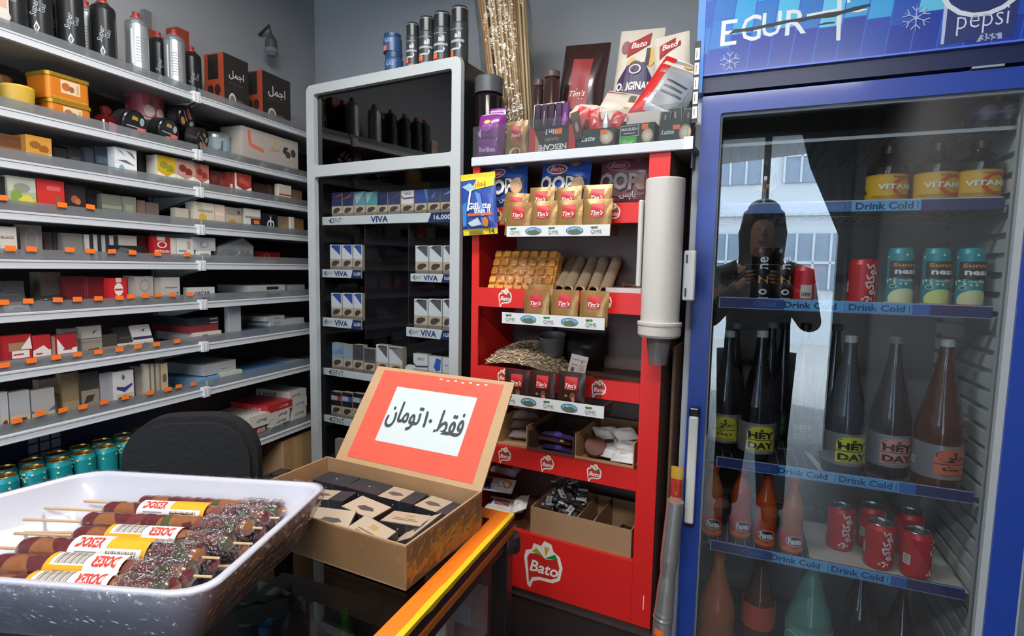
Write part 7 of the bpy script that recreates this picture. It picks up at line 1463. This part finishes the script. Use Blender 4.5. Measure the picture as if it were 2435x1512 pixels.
for k, (a, b, z, sl, sr, lab, flip, lb) in enumerate(SK):
    A_, B_ = hpt(a[0], a[1] + (0 if k == 0 else 6), z), hpt(b[0], b[1] + (0 if k == 0 else 6), z); d = B_ - A_; ln = d.length; px_m = ln / math.hypot(b[0] - a[0], b[1] - a[1])
    t = thing('fruit_skewer', lb, 'skewer', WORLD, A_.x, A_.y, z, (0, 0, math.degrees(math.atan2(d.y, d.x))), 'fruit skewers in the foam tray')
    r = .0165 if k < 3 else .0145; rr = random.Random(k); g = G(); n = 18; m = 44; vs = []
    for i in range(m + 1):
        u = i / m; rad = r * (1 + .045 * math.sin(u * ln / .019 * 6.28 + k) + rr.uniform(-.05, .05)) * min(1, (.25 + 6 * min(u, 1 - u) * 4) ** .5)
        for q in range(n):
            an = 2 * math.pi * q / n; vs.append((u * ln, math.cos(an) * rad * 1.12, math.sin(an) * rad * .95))
    g.add(vs, [(i * n + q, i * n + (q + 1) % n, (i + 1) * n + (q + 1) % n, (i + 1) * n + q) for i in range(m) for q in range(n)] + [tuple(range(n))[::-1], tuple(m * n + q for q in range(n))], FRUIT, True)
    obj('fruit_body', g, t)
    obj('stick', G().tube([(-sl * px_m, .002, -.003), (ln + sr * px_m, -.001, .0)], [.0023, .0023] if sr < 1 else [.0024, .0018], STK_, 8), t)
    # bunched clear film at the right end
    g = G(); fm = 10; vs = []
    for i in range(fm + 1):
        u = ln * (.72 + .26 * i / fm)
        for q in range(n):
            an = 2 * math.pi * q / n; rad = r * 1.16 + rr.uniform(-.0016, .0022); vs.append((u + rr.uniform(-.002, .002), math.cos(an) * rad * 1.1, math.sin(an) * rad))
    g.add(vs, [(i * n + q, i * n + (q + 1) % n, (i + 1) * n + (q + 1) % n, (i + 1) * n + q) for i in range(fm) for q in range(n)], clear('wrap_film', '#f2f2f4', .24, .14, 1.4, bump=1.0, bscale=140.0)); obj('film', g, t)
    if lab:
        rl = r * 1.24; u0, u1 = lab[0] * ln, lab[1] * ln; g = G(); A0, A1 = math.radians(-18), math.radians(112)
        def lp(u, v, e=0): an = A0 + (A1 - A0) * v; return (u0 + (u1 - u0) * u, -math.cos(math.pi - an) * -1 * (rl + e) * 1.1 * -1 if False else -math.cos(an) * -(rl + e) * 1.1 * -1, math.sin(an) * (rl + e))
        def patch(ua, va, ub, vb, mm, e):
            q = 8; vs = [lp(ua + (ub - ua) * i / 3, va + (vb - va) * j / q, e) for j in range(q + 1) for i in range(4)]; g.add(vs, [(j * 4 + i, j * 4 + i + 1, (j + 1) * 4 + i + 1, (j + 1) * 4 + i) for j in range(q) for i in range(3)], mm, True)
        patch(0, 0, 1, 1, LAB_W, 0)
        X = (lambda a, b: (a, b)) if flip > 0 else (lambda a, b: (1 - b, 1 - a))
        ya, yb = X(0, .52); patch(ya, .0 if flip > 0 else .5, yb, .5 if flip > 0 else 1, LAB_Y, .0003); sa, sb = X(.0, .06); patch(sa, 0, sb, 1, LAB_Y, .0003)
        for i in range(14):
            p0, p1 = X(.12 + i * .028, .12 + i * .028 + [.012, .02, .008][i % 3]); patch(p0, .55 if flip > 0 else .1, p1, .95 if flip > 0 else .42, M('#8a7a6c', .5), .0004)
        patch(*((X(.15, .5)[0], .3, X(.15, .5)[1], .36)), M('#5a4416', .5), .0005); patch(*((X(.2, .46)[0], .12, X(.2, .46)[1], .22)), M('#5a4416', .5), .0005)
        vs, fs, tw, th = glyphs('DOSER', .04, 0.0); sc = .34 / tw; cu = X(.58, .94); cu = (cu[0] + cu[1]) / 2
        g.add([lp(cu - x * sc * (1 if flip > 0 else -1), .66 - y * .34 / th * (1 if flip > 0 else -1), .0006) for x, y in vs], fs, M('#c8392c', .5))
        patch(*(X(.62, .9)[0], .34, X(.62, .9)[1], .38), M('#8a8a90', .5), .0005); patch(*(X(.8, .92)[0], .08, X(.8, .92)[1], .28), M('#c9803c', .5), .0005)
        obj('paper_label', g, t)

# ================================================================== the photographer, standing behind the camera (seen only mirrored in the fridge door)
def person():
    nF = F.y; 
    base = Vector((-.02, -.30, 0))
    ang = math.radians(-22.4)                 # faces the fridge door
    me = bpy.data.meshes.new('body'); bm = bmesh.new(); sk = bm.verts.layers.skin.verify()
    V = {}
    def v(nm, co, r): x = bm.verts.new(co); x[sk].radius = (r, r) if not isinstance(r, tuple) else r; V[nm] = x
    v('pelvis', (0, -.02, .95), (.15, .11)); v('waist', (0, -.02, 1.08), (.14, .10)); v('chest', (0, -.02, 1.26), (.17, .11)); v('collar', (0, -.02, 1.40), (.11, .08)); v('neck', (0, 0, 1.47), .055); v('chin', (0, .03, 1.53), (.065, .07)); v('head', (0, .02, 1.61), (.078, .095)); v('crown', (0, .01, 1.69), (.06, .075))
    for s, nm in ((-1, 'l'), (1, 'r')):
        v('sh' + nm, (s * .18, -.02, 1.385), .065); v('el' + nm, (s * .235, .07, 1.15), .047); v('wr' + nm, (s * .085, .235, 1.335), .030); v('hand' + nm, (s * .062, .258, 1.365), .028)
        v('hip' + nm, (s * .09, -.02, .90), .095); v('kn' + nm, (s * .11, .01, .50), .062); v('an' + nm, (s * .12, -.02, .10), .045); v('toe' + nm, (s * .13, .12, .04), .038)
    for a, b in (('pelvis', 'waist'), ('waist', 'chest'), ('chest', 'collar'), ('collar', 'neck'), ('neck', 'chin'), ('chin', 'head'), ('head', 'crown')): bm.edges.new((V[a], V[b]))
    for nm in 'lr':
        for a, b in (('collar', 'sh'), ('sh', 'el'), ('el', 'wr'), ('wr', 'hand'), ('pelvis', 'hip'), ('hip', 'kn'), ('kn', 'an'), ('an', 'toe')): bm.edges.new((V[a if a in V else a + nm], V[b + nm]))
    V['pelvis'][sk].use_root = True
    bm.to_mesh(me); bm.free()
    root = thing('person', 'person in a black jacket holding up a phone, mirrored in the fridge door', 'person', WORLD, base.x, base.y, 0, (0, 0, math.degrees(ang)))
    o = obj('body', me, root); me.materials.append(M('#a87c66', .6))
    o.modifiers.new('skin', 'SKIN').use_smooth_shade = True; ss = o.modifiers.new('subsurf', 'SUBSURF'); ss.levels = 2; ss.render_levels = 2
    g = G()                                   # jacket, trousers, hair follow the same joints
    JK = M('#17181a', .7)
    def cloth(name, chain, m, n=16):
        g = G()
        for pts, rad in chain: g.tube(pts, rad, m, n)
        obj(name, g, root)
    cloth('jacket', [([(0, -.02, .90), (0, -.02, 1.0), (0, -.02, 1.12), (0, -.02, 1.28), (0, -.02, 1.38), (0, -.01, 1.45)], [.165, .17, .165, .178, .15, .075]),
                     ([(-.12, -.02, 1.385), (-.19, -.02, 1.38), (-.24, .07, 1.15), (-.10, .22, 1.32)], [.085, .08, .062, .045]), ([(.12, -.02, 1.385), (.19, -.02, 1.38), (.24, .07, 1.15), (.10, .22, 1.32)], [.085, .08, .062, .045])], JK)
    cloth('trousers', [([(s * .09, -.02, .96), (s * .1, 0, .5), (s * .12, -.02, .09)], [.115, .085, .07]) for s in (-1, 1)], M('#22262e', .8))
    cloth('shoe', [([(s * .12, -.06, .045), (s * .125, .06, .045), (s * .13, .15, .035)], [.045, .048, .03]) for s in (-1, 1)], BLACK, 12)
    cloth('hair', [([(0, -.055, 1.56), (0, -.06, 1.66), (0, -.02, 1.735), (0, .05, 1.735)], [.07, .098, .085, .05])], M('#0f0e0e', .6))
    cloth('hood', [([(0, -.03, 1.42), (0, -.055, 1.50), (0, -.05, 1.62), (0, -.03, 1.72), (0, .01, 1.77)], [.12, .115, .125, .105, .04])], M('#1d1e21', .8))
    g = G().add([(-.03, .112, 1.625), (-.02, .116, 1.63), (-.02, .116, 1.618), (.03, .112, 1.625), (.02, .116, 1.63), (.02, .116, 1.618)], [(0, 1, 2), (3, 4, 5)], BLACK); g.tube([(0, .105, 1.635), (0, .128, 1.60), (0, .11, 1.59)], [.007, .009, .006], M('#a87c66', .6), 8); g.tube([(-.025, .102, 1.567), (0, .108, 1.565), (.025, .102, 1.567)], .006, M('#8a4a44', .6), 6)
    for s in (-1, 1): g.tube([(s * .085, .01, 1.64), (s * .095, .0, 1.62), (s * .087, .012, 1.585)], [.012, .016, .008], M('#a87c66', .6), 8)
    obj('face', g, root)
    for s in (-1, 1):
        g = G()
        for i, lnf in enumerate((.066, .074, .07, .056)):
            z = 1.405 - i * .018; g.tube([(s * .066, .262, z - .012), (s * .070, .287, z - .008), (s * (.072 - lnf * .25), .294, z - .004), (s * (.072 - lnf * .55), .291, z)], [.0095, .009, .0085, .0075], M('#a87c66', .6), 8)
        g.tube([(s * .058, .25, 1.36), (s * .05, .262, 1.385), (s * .032, .270, 1.40)], [.012, .010, .008], M('#a87c66', .6), 8); obj('fingers', g, root)
    return root, ang, base
pr, pa, pb_ = person()
ph = thing('mobile_phone', 'black mobile phone held up by the person mirrored in the door', 'phone', WORLD, pb_.x, pb_.y, 0, (0, 0, math.degrees(pa)))
obj('case', G().rbox(-.078, .078, .276, .286, 1.362, 1.438, M('#111214', .3), .004, 2), ph)
